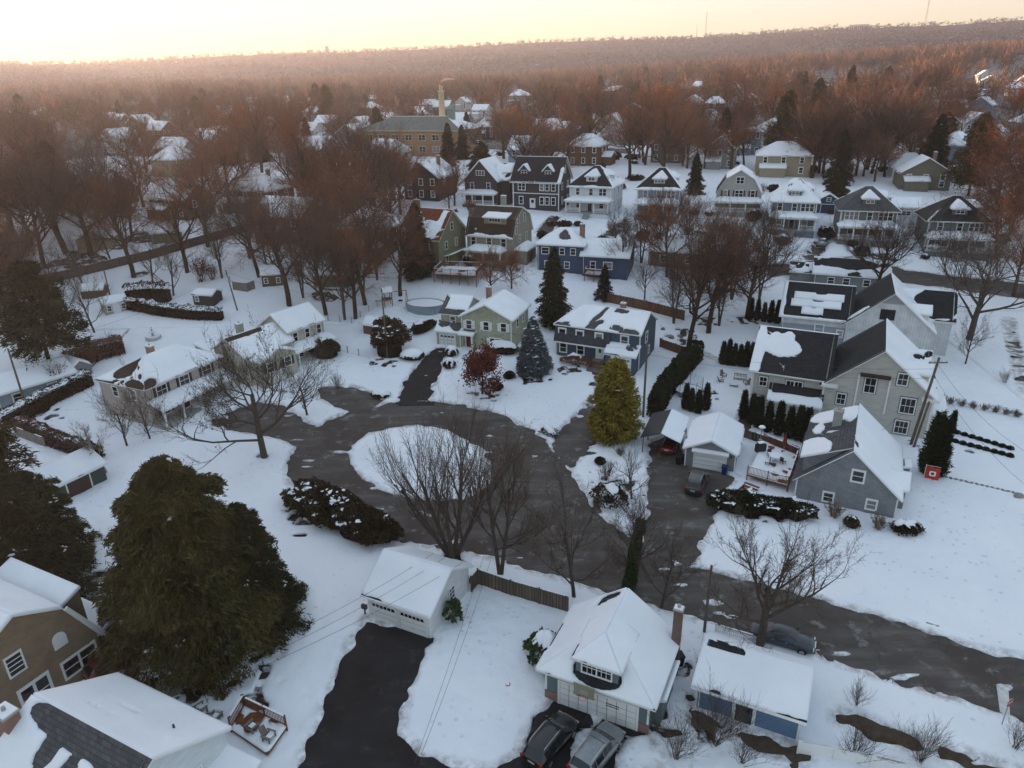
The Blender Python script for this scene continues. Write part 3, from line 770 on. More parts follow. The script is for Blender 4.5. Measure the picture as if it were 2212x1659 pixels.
# blue shed by the street
h = House('shed', 'low blue-sided shed with a snow-covered roof beside the street', 'shed', 12.75, 38.2, -26.0, CW('blue_clapboard', (.12, .20, .32)), RSH, cell=.2)
h.vol(0, 7.0, 0, 5.3, 0, 2.35, ('gable', 'x', .95), .35, ratio=.72, blobs={0: [(.12, .93, .12, .12, -1.3), (.3, .9, .2, .07, -1.0)]})
h.door('f', 0, 3.35, 0, 1.15, 2.05, paint('dark_door', (.03, .035, .05)), 'door', [(.2, 1.2, .32, .6), (.62, 1.2, .32, .6)], tw=.22)
h.corners(0, 7, 0, 5.3, 0, 2.3)

# white bungalow cut by the lower edge, ridge running away
h = House('white_house', 'white gabled house with dark bare shingles showing through snow along its ridge', 'house', -32.0, 28.9, -26.5, CW('white_clapboard2', (.66, .70, .72)), RSHG, cell=.18)
h.vol(0, 10.1, 0, 9.6, 0, 4.8, ('gable', 'x', 2.75), .32, snow={0: .75, 1: 1.1},
      blobs={0: [(.55, .90, .5, .16, -3), (.9, .8, .25, .22, -2.2), (.35, .7, .07, .25, -1.8), (.55, .52, .06, .25, -2), (.78, .55, .04, .3, -1.6), (.9, .45, .06, .18, -1.6), (.3, .3, .5, .25, .5)],
             1: [(.62, .72, .12, .025, -1.25), (.55, .5, .12, .02, -1.2)]})
h.window('r', 10.1, 7.1, 2.6, .8, 1.2, 1, grid=(2, 3)); h.window('r', 10.1, 3.4, 2.6, .8, 1.2, 1, grid=(2, 3))
MB().box(10.08, 10.16, 5.0, 5.9, 4.2, 5.0).build('gable_vent', [WHITE], h.r)
h.vol(10.1, 12.6, 6.2, 9.7, 0, 2.7, ('shed', 'x', .5), .3)
h.chimney(-.5, 3.2, 0, 7.6, 1.3, .9, BRICK)
MB().cyl(8.4, 7.6, 5.2, 6.35, .07, 8).build('vent_pipe', [DARKT], h.r)

# tan shingled gambrel house at the left edge
TAN = bricky('tan_wall_shingles', (.25, .185, .12), (.28, .205, .135), (.15, .11, .075), .25, .16, .85, .01)
h = House('tan_house', 'tan shingled gambrel house with white corner trim and a snowy roof', 'house', -46.2, 39.2, -26.5, TAN, RSH, cell=.22)
h.vol(0, 10, 0, 10, 0, 3.3, ('gambrel', 'x', 5.6), .35, brk=(1.9, 3.9), snow={0: None, 1: 1.0, 2: None, 3: 1.0})
h.dormer(1.0, 8.8, 7.9, 10.3, 3.3, 6.2, ('shed', 'x', .9), .4, 0)
h.vol(1.0, 9.4, 10.0, 12.2, 0, 2.6, ('shed', 'x', .5), .35)
h.window('r', 10, 4.3, 4.3, 1.0, 1.5, 1, grid=(1, 4), blind=False); h.window('r', 10, 1.6, 4.3, 1.0, 1.5, 1, grid=(2, 4))
h.window('r', 10, 8.3, 1.2, 1.25, 1.35, 2, grid=(1, 2), blind=False, tw=.16); h.window('r', 10, 4.9, .8, .95, 1.9, 2, grid=(1, 2), tw=.2); h.window('r', 10, 1.6, .8, .95, 1.9, 1, grid=(1, 2), tw=.2)
ar = [(-.5, 0), (.5, 0), (.5, .75)] + [(.5 * math.cos(t), .75 + .5 * math.sin(t)) for t in np.linspace(.3, 2.84, 8)] + [(-.5, .75)]
MB().prism(ar, (10.0, 7.4, 4.0), (0, 1, 0), (0, 0, 1), (1, 0, 0), .1).build('arched_vent', [WHITE], h.r)
for sg, y0 in ((1, 0), (-1, 10)): MB().obox((10.33, y0 - sg * .3, 2.75), Vector((0, sg * 2.15, 4.2)).normalized(), (1, 0, 0), 4.7, .3, .14, up=Vector((0, -sg * 4.2, 2.15)).normalized()).build('rake_trim', [WHITE], h.r)

# ======== round the circle
# grey cape house
GREYSH = bricky('grey_wall_shingles', (.215, .225, .245), (.245, .255, .275), (.13, .135, .145), .55, .24, .85, .012)
h = House('cape_house', 'grey shingled cape house with its gable end to the street and flag at its side', 'house', 30.2, 65.7, -27.0, GREYSH, RSHG, cell=.22)
h.vol(0, 9.7, 0, 11.8, 0, 2.7, ('gable', 'y', 4.35), .35, snow={0: 1.05, 1: None}, blobs={0: [(.3, .96, .35, .05, -.9)]})
h.vol(.35, 4.8, .7, 11.2, 2.7, 5.15, ('shed', 'y', 1.78), .3, part='dormer', base=0, snow={0: -.75},
      blobs={0: [(.1, .25, .13, .33, 2.4), (.85, .35, .17, .5, 2.4), (.93, .75, .1, .2, 2.2), (.42, .28, .1, .22, 1.8), (.27, .5, .05, .1, 1.5)]}) if False else None
w, ro, P = None, None, None
mb = MB().box(.35, 4.7, .7, 11.2, 2.0, 5.0); mb.prism([(.35, 5.0), (4.7, 6.8), (4.7, 5.0)], (0, .7, 0), (1, 0, 0), (0, 0, 1), (0, 1, 0), 10.5)
dm = mb.build('dormer', [GREYSH], h.r)
PL = [[Vector((0, 11.5, 4.92)), Vector((0, .35, 4.92)), Vector((4.85, .35, 7.08)), Vector((4.85, 11.5, 7.08))]]
h.roof_mesh(PL, [], GREYSH, 'dormer_roof', parent=dm, snow={0: -1.0}, blobs={0: [(.88, .2, .26, .42, 2.6), (.12, .55, .2, .55, 2.7), (.42, .25, .14, .14, 2.3), (.2, .85, .2, .14, 1.9), (.55, .5, .03, .1, 1.4)]})
h.chimney(2.9, 7.2, 5.2, 7.9, .95, .95, paint('pale_stucco', (.34, .33, .30), .9), False)
h.window('f', 0, 5.7, 3.55, 1.0, 1.15, 1, grid=(1, 2), blind=False, tw=.18); h.window('f', 0, 3.3, .55, .85, .95, 1, grid=(1, 2), tw=.18, blind=False); h.window('f', 0, 7.4, .7, .8, .95, 1, grid=(1, 2), tw=.18, blind=True)
h.vol(8.0, 10.4, 2.2, 5.2, 0, 2.6, ('gable', 'x', 1.1), .3)
h.vol(9.7, 10.9, 8.2, 9.9, 1.6, 2.2, ('shed', 'y', -.3), .15, base=0)
h.corners(0, 9.7, 0, 11.8, -.2, 2.4)
h.window('l', 0, 3.0, .7, 1.0, 1.1, 1); h.door('l', 0, 5.5, .5, 1.6, 2.0, WHITE, 'door', [(.15, .3, .55, 1.5), (.9, .3, .55, 1.5)])
cape = h
# its small garage
h = House('garage', 'small grey gabled garage with one white door and a snowy ledge above it', 'garage', 20.1, 73.3, -22.0, CW('grey_clapboard', (.20, .205, .215)), RSHG, cell=.22)
h.vol(0, 5.7, 0, 7.6, 0, 2.5, ('gable', 'y', 1.35), .3)
h.door('f', 0, 2.85, 0, 3.5, 2.1, WHITE, 'garage_door', None, panels=(1, 4))
MB().slab([(.8, -.55, 2.3), (4.9, -.55, 2.3), (4.9, 0, 2.42), (.8, 0, 2.42)], .1, 0).build('door_hood', [WHITE], h.r)
MB().slab([(.78, -.57, 2.44), (4.92, -.57, 2.44), (4.92, -.02, 2.56), (.78, -.02, 2.56)], .12, 0).build('hood_snow', [SNOW], h.r)
h.corners(0, 5.7, 0, 7.6, -.1, 2.4)
MB().box(5.1, 5.25, -.12, 0, 1.9, 2.2).build('lantern', [DARKT], h.r)
# carport
cp = thing('carport', 'dark canopy carport on posts beside the small grey garage', 'carport', gz(15.6, 76.4), R_(-22))
hh = House.__new__(House); hh.r = cp; hh.wall = DARKT; hh.roof = paint('dark_canopy', (.03, .032, .036), .5); hh.trim = DARKT; hh.cell = .25; hh.far = False; hh.basez = 0; hh.seed = 4
P, G = hh.planes(0, 4.4, 0, 6.8, 2.35, 'gable', 'y', .85, .2)
hh.roof_mesh(P, G, DARKT, 'canopy', snow={0: .8, 1: -.9}, t=.08)
for x in (0.1, 4.3):
    for y in (.1, 3.4, 6.7): MB().cyl(x, y, 0, 2.4, .06, 8).build('post', [DARKT], cp)

# blue house with a mansard front
BLUE = CW('slate_blue_clapboard', (.055, .085, .125), .2)
MANS = bricky('mansard_shingles', (.05, .055, .066), (.082, .088, .10), (.028, .03, .036), .28, .2, .9, .02)
h = House('blue_house', 'dark slate-blue house with a shingled mansard front and white windows behind the golden conifer', 'house', 7.0, 105.4, -27.0, BLUE, RSHG, cell=.28)
h.vol(0, 13.6, 0, 8.2, 0, 5.35, ('hip', 'x', 2.25), .25, rf=3.2, snow={0: .85, 1: 1, 2: .7}, blobs={0: [(.42, .12, .06, .22, -1.9), (.37, .6, .035, .5, -1.8), (.45, .3, .06, .12, -1.5), (.86, .06, .12, .14, -1.8), (.68, .16, .1, .1, -1.2), (.6, .9, .2, .1, -1.1), (.1, .06, .2, .1, -1.0)]})
mb = MB().prism([(0, 2.75), (0, 5.25), (-.15, 5.25), (-.85, 2.75)], (0, 0, 0), (0, 1, 0), (0, 0, 1), (1, 0, 0), 9.0)
mo = mb.build('mansard', [MANS], h.r)
MB().box(-.1, 9.1, -.95, 0, 2.55, 2.75).build('eave_band', [WHITE], h.r)
for a in (1.3, 4.2, 7.3): h.window('f', -.42, a, 3.25, 1.0, 1.45, 1, tw=.2, blind=a > 7)
for a in (1.3, 4.2): h.window('f', 0, a, .85, 1.0, 1.4, 1, tw=.18, blind=False)
h.door('f', 0, 7.4, .55, 1.0, 2.05, WHITE, 'door', [(.3, 1.0, .4, .8)], tw=.2)
h.window('f', 0, 11.2, 3.25, 1.0, 1.45, 1, tw=.18)
h.vol(9.0, 13.5, -2.0, 0, 0, 2.55, ('shed', 'x', 1.0), .3, snow={0: .75}, blobs={0: [(.75, .75, .2, .3, -1.3)]})
h.door('f', -2.0, 11.4, 0, 2.9, 2.05, WHITE, 'garage_door', [(.18 + i * .45, 1.6, .34, .22) for i in range(6)], panels=(1, 4))
h.window('r', 13.6, 3.2, 3.2, .9, 1.5, 1, tw=.16); h.window('r', 13.6, 4.6, .9, .7, 1.1, 1, tw=.14)
h.corners(0, 13.6, 0, 8.2, -.4, 5.2)
h.chimney(9.3, 4.6, 6.8, 8.3, .8, .6)
st = MB()
for i in range(6): st.box(6.4, 8.5, -1.1 - .35 * (i + 1), -1.1 - .35 * i, -1, .5 - .16 * i)
st.box(6.4, 8.5, -1.1, 0, -1, .52); st.build('front_steps', [BRICKD], h.r)
rl = MB()
for x in (6.45, 8.45): rl.tube([(x, -.2, 1.45), (x, -1.1, 1.45), (x, -3.1, .5)], .03, 5).tube([(x, -1.1, .5), (x, -1.1, 1.45)], .03, 5).tube([(x, -3.1, -.5), (x, -3.1, .5)], .03, 5)
rl.build('step_railing', [DARKT], h.r)

# pale green house
GREEN = bricky('pale_green_wall_shingles', (.33, .345, .245), (.39, .40, .30), (.20, .21, .15), .9, .32, .85, .016, wear=(.17, .165, .14))
h = House('green_house', 'pale green shingled two-storey house with white shutters, a maroon door and one garage bay', 'house', -12.2, 110.1, -20.0, GREEN, RSHG, cell=.28)
h.vol(4.3, 12.8, .7, 9.2, 0, 5.3, ('gable', 'y', 2.1), .4, snow={0: 1.05, 1: 1.0})
h.vol(0.2, 4.3, 1.8, 9.0, 0, 5.1, ('gable', 'x', 2.0), .3, snow={0: .5, 1: 1.0}, blobs={0: [(.5, .08, .6, .2, -2.2), (.06, .4, .12, .6, -1.8), (.5, .6, .4, .4, .8)]})
h.vol(0, 4.3, 0, 2.0, 0, 2.6, ('shed', 'x', 1.1), .3, snow={0: .3}, blobs={0: [(.3, .25, .4, .35, 1.0), (.25, .75, .2, .4, -1.6), (.75, .7, .25, .5, -1.6)]})
h.vol(4.3, 6.6, -.5, .8, 2.35, 2.5, ('shed', 'x', .5), .2, part='portico_wall', base=0, snow={0: .5}, blobs={0: [(.5, .85, .6, .25, -1.0)]})
MB().box(6.3, 6.5, -.45, -.25, 0, 2.4).build('portico_post', [WHITE], h.r)
WSH = paint('white_shutter', (.72, .72, .70), .5)
for a in (5.6, 8.55, 11.5): h.window('f', .7, a, 3.15, .85, 1.35, 1, shutters=WSH, blind=False)
h.window('f', .7, 10.0, .65, .85, 1.2, 2, shutters=WSH, blind=False)
h.window('f', 1.8, 2.3, 3.3, .8, 1.2, 1, shutters=GREYT)
h.window('r', 12.8, 3.6, 3.2, .85, 1.3, 1); h.window('r', 12.8, 6.6, 3.2, .85, 1.3, 1)
h.door('f', .7, 5.5, 0, 1.0, 2.1, paint('maroon_door', (.12, .012, .02), .4), 'door', None)
h.door('f', 0, 2.0, 0, 2.7, 2.05, WHITE, 'garage_door', [(.15 + i * .64, 1.58, .45, .25) for i in range(4)], panels=(4, 4))
h.corners(0, 4.3, 0, 9, -.3, 2.5); h.corners(4.3, 12.8, .7, 9.2, -.3, 5.1)
h.chimney(6.6, 7.2, 5.5, 8.3, .8, .6)

# beige hipped house on the left
BEIGE = CW('beige_clapboard', (.42, .365, .32))
h = House('beige_house', 'pinkish beige hipped house with dark shutters and a long snowy porch roof', 'house', -56.4, 89.9, -25.0, BEIGE, RSHB, cell=.28)
h.vol(0, 9, 0, 13, 0, 5.5, ('hip', 'y', 2.3), .35, rf=4.0, rb=3.5, snow={0: 1.0, 1: .9, 2: .15}, blobs={0: [(.06, .12, .1, .16, -2)], 2: [(.35, .6, .3, .4, -2.2), (.8, .1, .2, .14, -1.6)]})
h.porch(9.0, 11.4, .2, 12.6, .4, 2.65, .8, hipped=False, cols=2, rail=False) if False else None
PP = [[Vector((11.8, -.2, 2.6)), Vector((11.8, 12.9, 2.6)), Vector((9.0, 12.9, 3.5)), Vector((9.0, -.2, 3.5))]]
h.roof_mesh(PP, [], BEIGE, 'porch_roof')
MB().box(9, 11.6, 0, 12.6, -.8, .25).build('porch_floor', [CONC], h.r)
for y in (.2, 3.2, 6.2, 9.2, 12.4): MB().box(11.3, 11.5, y - .1, y + .1, .2, 2.6).build('porch_column', [WHITE], h.r)
SH = paint('dark_shutter', (.03, .026, .03), .5)
for y in (2.4, 6.2, 10.2): h.window('r', 9, y, 3.6, 1.5, 1.3, 1, shutters=SH, grid=(2, 2), blind=False)
for y in (2.4, 9.8): h.window('r', 9, y, .8, 1.3, 1.3, 1, shutters=SH, grid=(2, 2), blind=False)
h.door('r', 9, 5.8, .25, 1.0, 2.1, paint('dark_red_door', (.09, .02, .02)))
h.window('f', 0, 3.0, 3.4, .9, 1.3, 1); h.window('f', 0, 6.5, 3.4, .9, 1.3, 1)
h.chimney(1.6, 7.6, 0, 7.7, 1.0, .7, BRICK)

# cream split-level house beyond it
CREAM = CW('cream_clapboard', (.44, .42, .34))
h = House('split_level_house', 'cream split-level house with stepped snowy roofs and a pale chimney', 'house', -34.4, 104.2, 56.0, CREAM, RSHB, cell=.3)
h.vol(0, 7.2, 0, 6.4, 0, 5.5, ('gable', 'x', 2.2), .35)
h.vol(-8.6, 0, -.6, 6.6, 0, 4.3, ('gable', 'x', 2.1), .35, snow={0: .95, 1: .55}, blobs={0: [(.3, .93, .5, .14, -1.7)], 1: [(.5, .6, .6, .4, -1.0)]})
h.vol(-7.8, -1.6, -3.2, -.4, 0, 3.6, ('gable', 'y', 1.3), .35)
h.vol(-8.0, -2.6, 6.6, 12.5, 0, 2.6, ('shed', 'x', 1.2), .4)
h.vol(-.6, 7.6, -2.0, 0, 2.35, 2.5, ('shed', 'x', .7), .25, part='porch_wall', base=0)
for x in (0, 3.6, 7.2): MB().box(x - .1, x + .1, -1.95, -1.75, 0, 2.4).build('porch_column', [WHITE], h.r)
for a in (1.3, 3.7, 6.1): h.window('f', 0, a, 3.45, .8, 1.35, 1, blind=False)
for a in (-6.4, -3.2): h.window('f', -3.2, a, 1.6, 1.1, 1.3, 1, shutters=SH)
h.window('f', 0, 1.8, .7, 1.2, 1.3, 1); h.door('f', 0, 4.6, 0, 1.0, 2.1, WHITE)
h.door('f', -3.2, -4.8, -.2, 2.4, 1.6, WHITE, 'garage_door', panels=(1, 4))
h.chimney(-5.3, 4.2, 3.5, 7.4, .9, .8, paint('pale_stone_chimney', (.33, .31, .28), .9))

# long green garage at the left, low blue house behind the hedge
h = House('garage', 'long dark-green garage with a snowy gable roof at the left hedge', 'garage', -51.6, 65.0, 62.0, CW('dark_green_clapboard', (.05, .075, .055)), RSHB, cell=.28)
h.vol(0, 8.6, 0, 5.4, 0, 2.4, ('gable', 'x', 1.3), .35)
h.door('f', 0, 5.4, 0, 2.6, 2.0, paint('dark_brown_door', (.05, .025, .02)), 'garage_door', panels=(2, 3))
h.window('f', 0, 1.6, .9, .9, 1.0, 1)
h = House('low_house', 'low powder-blue house with a snowy roof behind the clipped hedge', 'house', -72.0, 91.0, 52.0, CW('powder_blue_clapboard', (.24, .30, .345)), RSHG, cell=.3)
h.vol(0, 10.5, 0, 7.5, 0, 2.8, ('gable', 'x', 1.5), .4)
for a in (2.6, 7.2): h.window('f', 0, a, .9, 1.1, 1.1, 1, tw=.16)
h.vol(10.5, 13.4, 1.2, 5.2, 0, 2.9, ('gable', 'y', 1.0), .2, wallm=paint('grey_boards', (.20, .20, .22)), snow=.4)

# two large white houses on the right
CRW = CW('warm_white_clapboard', (.50, .485, .44), .2)
h = House('cream_house', 'big cream-white house with black-trimmed windows and a dark roof with one snow patch', 'house', 32.2, 88.0, -26.5, CRW, RSH, cell=.25)
h.vol(0, 9.2, .3, 12.3, 0, 5.8, ('gable', 'x', 4.1), .45, snow={0: -.9, 1: 1}, blobs={0: [(.06, .4, .09, .75, 2.1), (.36, .58, .25, .22, 2.2), (.24, .8, .1, .12, 2.0), (.4, .83, .09, .12, 2.0), (.42, .18, .03, .05, 1.5)]})
h.vol(8.9, 21.4, -.3, 12.6, 0, 5.5, ('gable', 'y', 5.3), .5, snow={0: 1.05, 1: -1.2}, blobs={0: [(.6, .02, .4, .05, -1)]})
h.vol(2.7, 8.9, -1.9, .3, 0, 2.7, ('shed', 'x', 1.5), .3, snow={0: .1}, blobs={0: [(.5, .2, .5, .34, 1.4), (.5, .85, .7, .32, -2.2)]})
h.dormer(16.4, 20.6, 2.4, 4.9, 6.0, 7.6, ('gable', 'x', .9), .35, 1, 'r'); h.dormer(16.4, 20.6, 7.0, 9.6, 6.0, 7.6, ('gable', 'x', .9), .35, 1, 'r', snow={0: .2, 1: .3})
h.vol(21.4, 23.0, .5, 12, 0, 2.7, ('shed', 'y', -.4), .2) if False else None
PP = [[Vector((23.4, -.2, 2.6)), Vector((23.4, 12.2, 2.6)), Vector((21.3, 12.2, 3.4)), Vector((21.3, -.2, 3.4))]]
h.roof_mesh(PP, [], CRW, 'porch_roof')
for y in (.2, 4, 8, 11.8): MB().box(22.9, 23.15, y - .12, y + .12, -.3, 2.6).build('porch_column', [WHITE], h.r)
BW = dict(trim=WHITE, tw=.14, blind=False)
def bwin(face, c, a, z, w, hh_, n=1, grid=(2, 2)):
    o = h.window(face, c, a, z, w, hh_, n, grid=grid, **BW)
    pt, u, nn = h.frame(face, c); q = pt(a, z, 0) - u * (n * w / 2 + .21); t = n * w + .42
    b = MB().obox(q + Vector((0, 0, -.22)), u, nn, t, .07, .05).obox(q + Vector((0, 0, hh_ + .17)), u, nn, t, .07, .05).obox(q + Vector((0, 0, -.22)), u, nn, .07, hh_ + .46, .05).obox(q + u * (t - .07) + Vector((0, 0, -.22)), u, nn, .07, hh_ + .46, .05)
    b.build('black_casing', [DARKT], o)
bwin('f', .3, 1.5, 3.55, .85, 1.2); bwin('f', .3, 5.4, 3.35, .95, 1.4, 2); bwin('f', .3, 1.3, .3, .95, 1.6)
bwin('f', -.3, 11.2, 2.9, .9, 1.35); bwin('f', -.3, 14.2, 5.0, 1.15, 1.9); bwin('f', -.3, 17.8, 7.5, 1.0, 1.45) if False else bwin('f', -.3, 17.6, 6.6, 1.0, 1.4)
bwin('f', -.3, 18.7, 3.0, 1.5, 1.9, 1, (3, 2)); bwin('f', -.3, 18.5, .2, 1.35, 1.6, 1, (3, 2)); bwin('f', -.3, 13.6, .4, 1.0, 1.5)
MB().box(12.9, 16.3, -1.0, -.3, 7.2, 7.5).build('window_hood', [RSHB], h.r)
MB().box(12.7, 12.9, -.42, -.3, 2.4, 7.2).build('bay_trim', [WHITE], h.r); MB().box(16.2, 16.4, -.42, -.3, 2.4, 7.2).build('bay_trim', [WHITE], h.r)
MB().box(8.7, 10.6, -1.1, -.3, 5.15, 5.5).build('eave_return', [WHITE], h.r); MB().box(20.0, 21.9, -1.1, -.3, 5.1, 5.45).build('eave_return', [WHITE], h.r)
h.corners(0, 9.2, .3, 12.3, -.5, 5.6, .22); h.corners(8.9, 21.4, -.3, 12.6, -.5, 5.4, .22)
cream_house = h
BOARD = bricky('white_board_and_batten', (.60, .61, .62), (.62, .63, .64), (.48, .49, .5), .4, 30, .6, .03)
h = House('white_house', 'large white board-sided house with snow-covered solar panels on its dark roof', 'house', 42.8, 107.0, -24.0, BOARD, RSH, cell=.3)
h.vol(0, 9.6, .3, 11.5, 0, 5.4, ('gable', 'x', 3.8), .5, snow={0: -.95, 1: 1}, blobs={0: [(.02, .5, .05, .9, 2.0), (.5, .02, .6, .05, 1.9)]})
h.vol(9.3, 20.8, -.2, 11.8, 0, 5.3, ('gable', 'y', 5.0), .55, snow={0: 1.05, 1: -.9}, blobs={1: [(.9, .3, .06, .25, 1.9)]})
h.vol(14.5, 24.0, 5.2, 13.0, 0, 5.4, ('gable', 'x', 3.4), .4, snow={0: .2, 1: 1}, blobs={0: [(.75, .6, .3, .5, -1.6)]})
h.dormer(16.5, 20.2, 1.4, 3.8, 6.0, 7.3, ('gable', 'x', .8), .35, 0)
h.window('f', -.2, 14.6, 6.2, .9, 1.4, 2, trim=DARKT, grid=(1, 2), blind=False, tw=.08)
h.window('f', .3, 5.6, 2.9, 1.1, 1.2, 1, tw=.18); h.window('f', .3, 8.6, 2.6, .7, .9, 1, tw=.18)
MB().box(-.03, 9.63, .26, .3, 0, 4.0).build('lower_siding', [CW('pale_blue_grey_clapboard', (.30, .33, .36))], h.r)
MB().prism([(13.0, 8.6), (17.1, 8.6), (15.05, 10.2)], (0, -.26, 0), (1, 0, 0), (0, 0, 1), (0, 1, 0), .1).build('gable_shingles', [GREYT], h.r)
e0 = Vector((-.5, -.2, 5.06)); sl = Vector((0, 6.1, 4.14)).normalized(); nn = Vector((0, -4.14, 6.1)).normalized()
PAN = paint('solar_glass', (.012, .014, .022), .12, .6)
for (a, v, n) in ((1.8, 3.7, 7), (1.5, 2.2, 7), (3.2, .75, 3)):
    for i in range(n):
        o = e0 + Vector((a + i * 1.04, 0, 0)) + sl * v + nn * .1
        p = MB().obox(o, (1, 0, 0), nn, 1.0, 1.45, .06, up=sl).build('solar_panel', [PAN], h.r)
    ww = n * 1.04
    q = [e0 + Vector((a - .03, 0, 0)) + sl * v + nn * .17, e0 + Vector((a + ww, 0, 0)) + sl * v + nn * .17, e0 + Vector((a + ww, 0, 0)) + sl * (v + 1.42) + nn * .17, e0 + Vector((a - .03, 0, 0)) + sl * (v + 1.42) + nn * .17]
    me = h.snow_plane(q, .75, [(.55, 1.0, .12, .12, -1.2)], 3, .22)
    link('panel_snow', me, h.r)
h.corners(0, 9.6, .3, 11.5, -.5, 5.2, .2)
h = House('bungalow', 'low grey bungalow with patchy snow beyond the big white house', 'house', 56.6, 129.2, -23.0, CW('grey_green_clapboard', (.20, .21, .20)), RSH, cell=.35)
h.vol(0, 12.5, 0, 8.5, 0, 2.9, ('gable', 'x', 2.0), .4, snow={0: .1, 1: .4}, blobs={0: [(.2, .2, .25, .3, 1.2), (.8, .2, .2, .3, 1.0), (.45, .7, .4, .3, -1.0)]})
h.vol(-4.2, 0, 1.5, 7, 0, 2.5, ('gable', 'x', 1.2), .3, snow=.0)
for a in (3.0, 5.6, 9): h.window('f', 0, a, 1.0, 1.0, 1.1, 1)

# ======== second row
h = House('olive_house', 'olive-green Victorian house with a red shingle roof half covered by snow', 'house', -22.2, 143.6, -26.0, CW('olive_clapboard', (.165, .17, .105)), RSHR, CREAMT, cell=.4)
h.vol(0, 9.2, 0, 11, 0, 6.2, ('gable', 'x', 4.8), .5, snow={0: -.4, 1: .8}, blobs={0: [(.62, .3, .3, .35, 1.5), (.85, .6, .1, .4, .9)]})
h.vol(.3, 4.0, -1.2, 3, 0, 6.0, ('gable', 'y', 2.4), .4, snow={0: .9, 1: -.6})
for a in (1.3, 3.1): h.window('f', -1.2, a, 3.6, .8, 1.4, 1)
h.window('f', -1.2, 2.1, 6.3, .7, 1.0, 1); h.window('f', 0, 6.6, 3.6, .9, 1.4, 1); h.window('f', -1.2, 2.2, .7, .9, 1.5, 2)
for y, z in ((3, 3.6), (7, 3.6), (5.5, 7.0), (3, .8), (6, .8), (8.5, .8)): h.window('r', 9.2, y, z, .85, 1.4, 1)
h.vol(9.2, 10.8, 2, 9, 2.6, 2.8, ('shed', 'y', -.5), .3, base=0); h.vol(9.2, 10.2, 3.5, 7.5, 0, 2.6, ('shed', 'y', -.3), .2)
h.chimney(1.6, 5.0, 8, 12.6, 1.2, .8, BRICKD, False)
h = House('gambrel_house', 'brown-roofed gambrel house with a shed dormer, cream trim and snowy porch roof', 'house', -8.6, 146.0, -24.0, CW('taupe_clapboard', (.24, .22, .175)), RSHB, CREAMT, cell=.4)
h.vol(0, 10, 0, 10.6, 0, 5.4, ('gambrel', 'x', 5.0), .35, brk=(1.5, 3.2), snow={0: -.5, 1: -.8, 2: .5, 3: .8}, blobs={0: [(.5, .03, .6, .12, 1.8)]})
h.dormer(3.6, 8.4, .8, 5, 7.6, 8.9, ('shed', 'x', .8), .3, 4, ww=.6, wh=.6, gl=(1, 1))
for a in (1.5, 5.0, 8.2): h.window('f', 0, a, 3.3, .95, 1.7, 1, tw=.18, blind=False)
h.porch(.8, 8.6, -2.6, 0, .5, 2.7, .8, cols=3, rail=False, colm=CREAMT)
for y, z in ((3.3, 7.6), (6.6, 7.6), (2.4, 5.6), (7.5, 3.6), (4, 3.6), (5, .8)): h.window('r', 10, y, z, .8, 1.4, 1)
h.vol(10, 12.6, 1.5, 6.5, 0, 2.7, ('hip', 'y', 1.0), .3, rf=1.2, rb=1.2)
h.chimney(5.6, 6.2, 9, 12.3, 1.0, .8, paint('grey_stucco', (.28, .27, .24), .9))
h = House('blue_split_house', 'navy-blue split-level house under full snow with a brick chimney', 'house', 5.6, 139.8, -18.0, CW('navy_clapboard', (.045, .07, .125)), RSHG, cell=.4)
h.vol(0, 9.2, 0, 8.5, 0, 5.6, ('hip', 'x', 2.3), .5, rf=3.6, rb=3.6, snow={0: .75}, blobs={0: [(.55, .6, .2, .3, -1.3), (.7, .45, .12, .15, -1.2)]})
h.vol(9.2, 18.0, -.6, 8, 0, 3.9, ('gable', 'x', 2.3), .5)
for a in (1.6, 5.0, 7.2): h.window('f', 0, a, 3.5, 1.4 if a < 2 else .9, 1.2, 1)
for a in (2, 6): h.window('f', 0, a, .8, .9, 1.2, 1)
h.window('f', -.6, 14.2, 1.2, 1.6, 1.3, 1); h.window('f', -.6, 11.3, 1.2, .9, 1.3, 1); h.chimney(8.2, 3.6, 5.8, 8.8, .9, .8)
h = House('brick_house', 'long red-brick house with a snowy hipped roof behind bare trees', 'house', 27.9, 141.0, -21.0, BRICK, RSHB, cell=.4)
h.vol(0, 18.5, 0, 8.5, 0, 3.4, ('hip', 'x', 2.2), .5, rf=4, rb=4)
for a in (3, 8, 12, 16): h.window('f', 0, a, 1.0, 1.2, 1.3, 1)
h = House('brown_house', 'dark brown shingled house with a hipped roof among tall bare trunks', 'house', -36.0, 149.5, -20.0, paint('brown_wall_shingles', (.085, .055, .042), .9, .2, .2), RSHB, CREAMT, cell=.4)
h.vol(0, 10.5, 0, 10, 0, 6.3, ('hip', 'x', 3.6), .6, rf=4.4, rb=4.4, snow={0: .35, 1: .8, 2: .4, 3: .5})
h.dormer(3.6, 6.8, .8, 4, 7.0, 8.3, ('hip', 'y', .9), .3, 2, rf=1.2)
for a in (2, 5.2, 8.4): h.window('f', 0, a, 3.9, .9, 1.4, 1)
h.porch(0, 10.5, -2.4, 0, .6, 3.0, .8, cols=4, steps=5.2)
for y in (3, 7): h.window('r', 10.5, y, 3.9, .9, 1.4, 1)

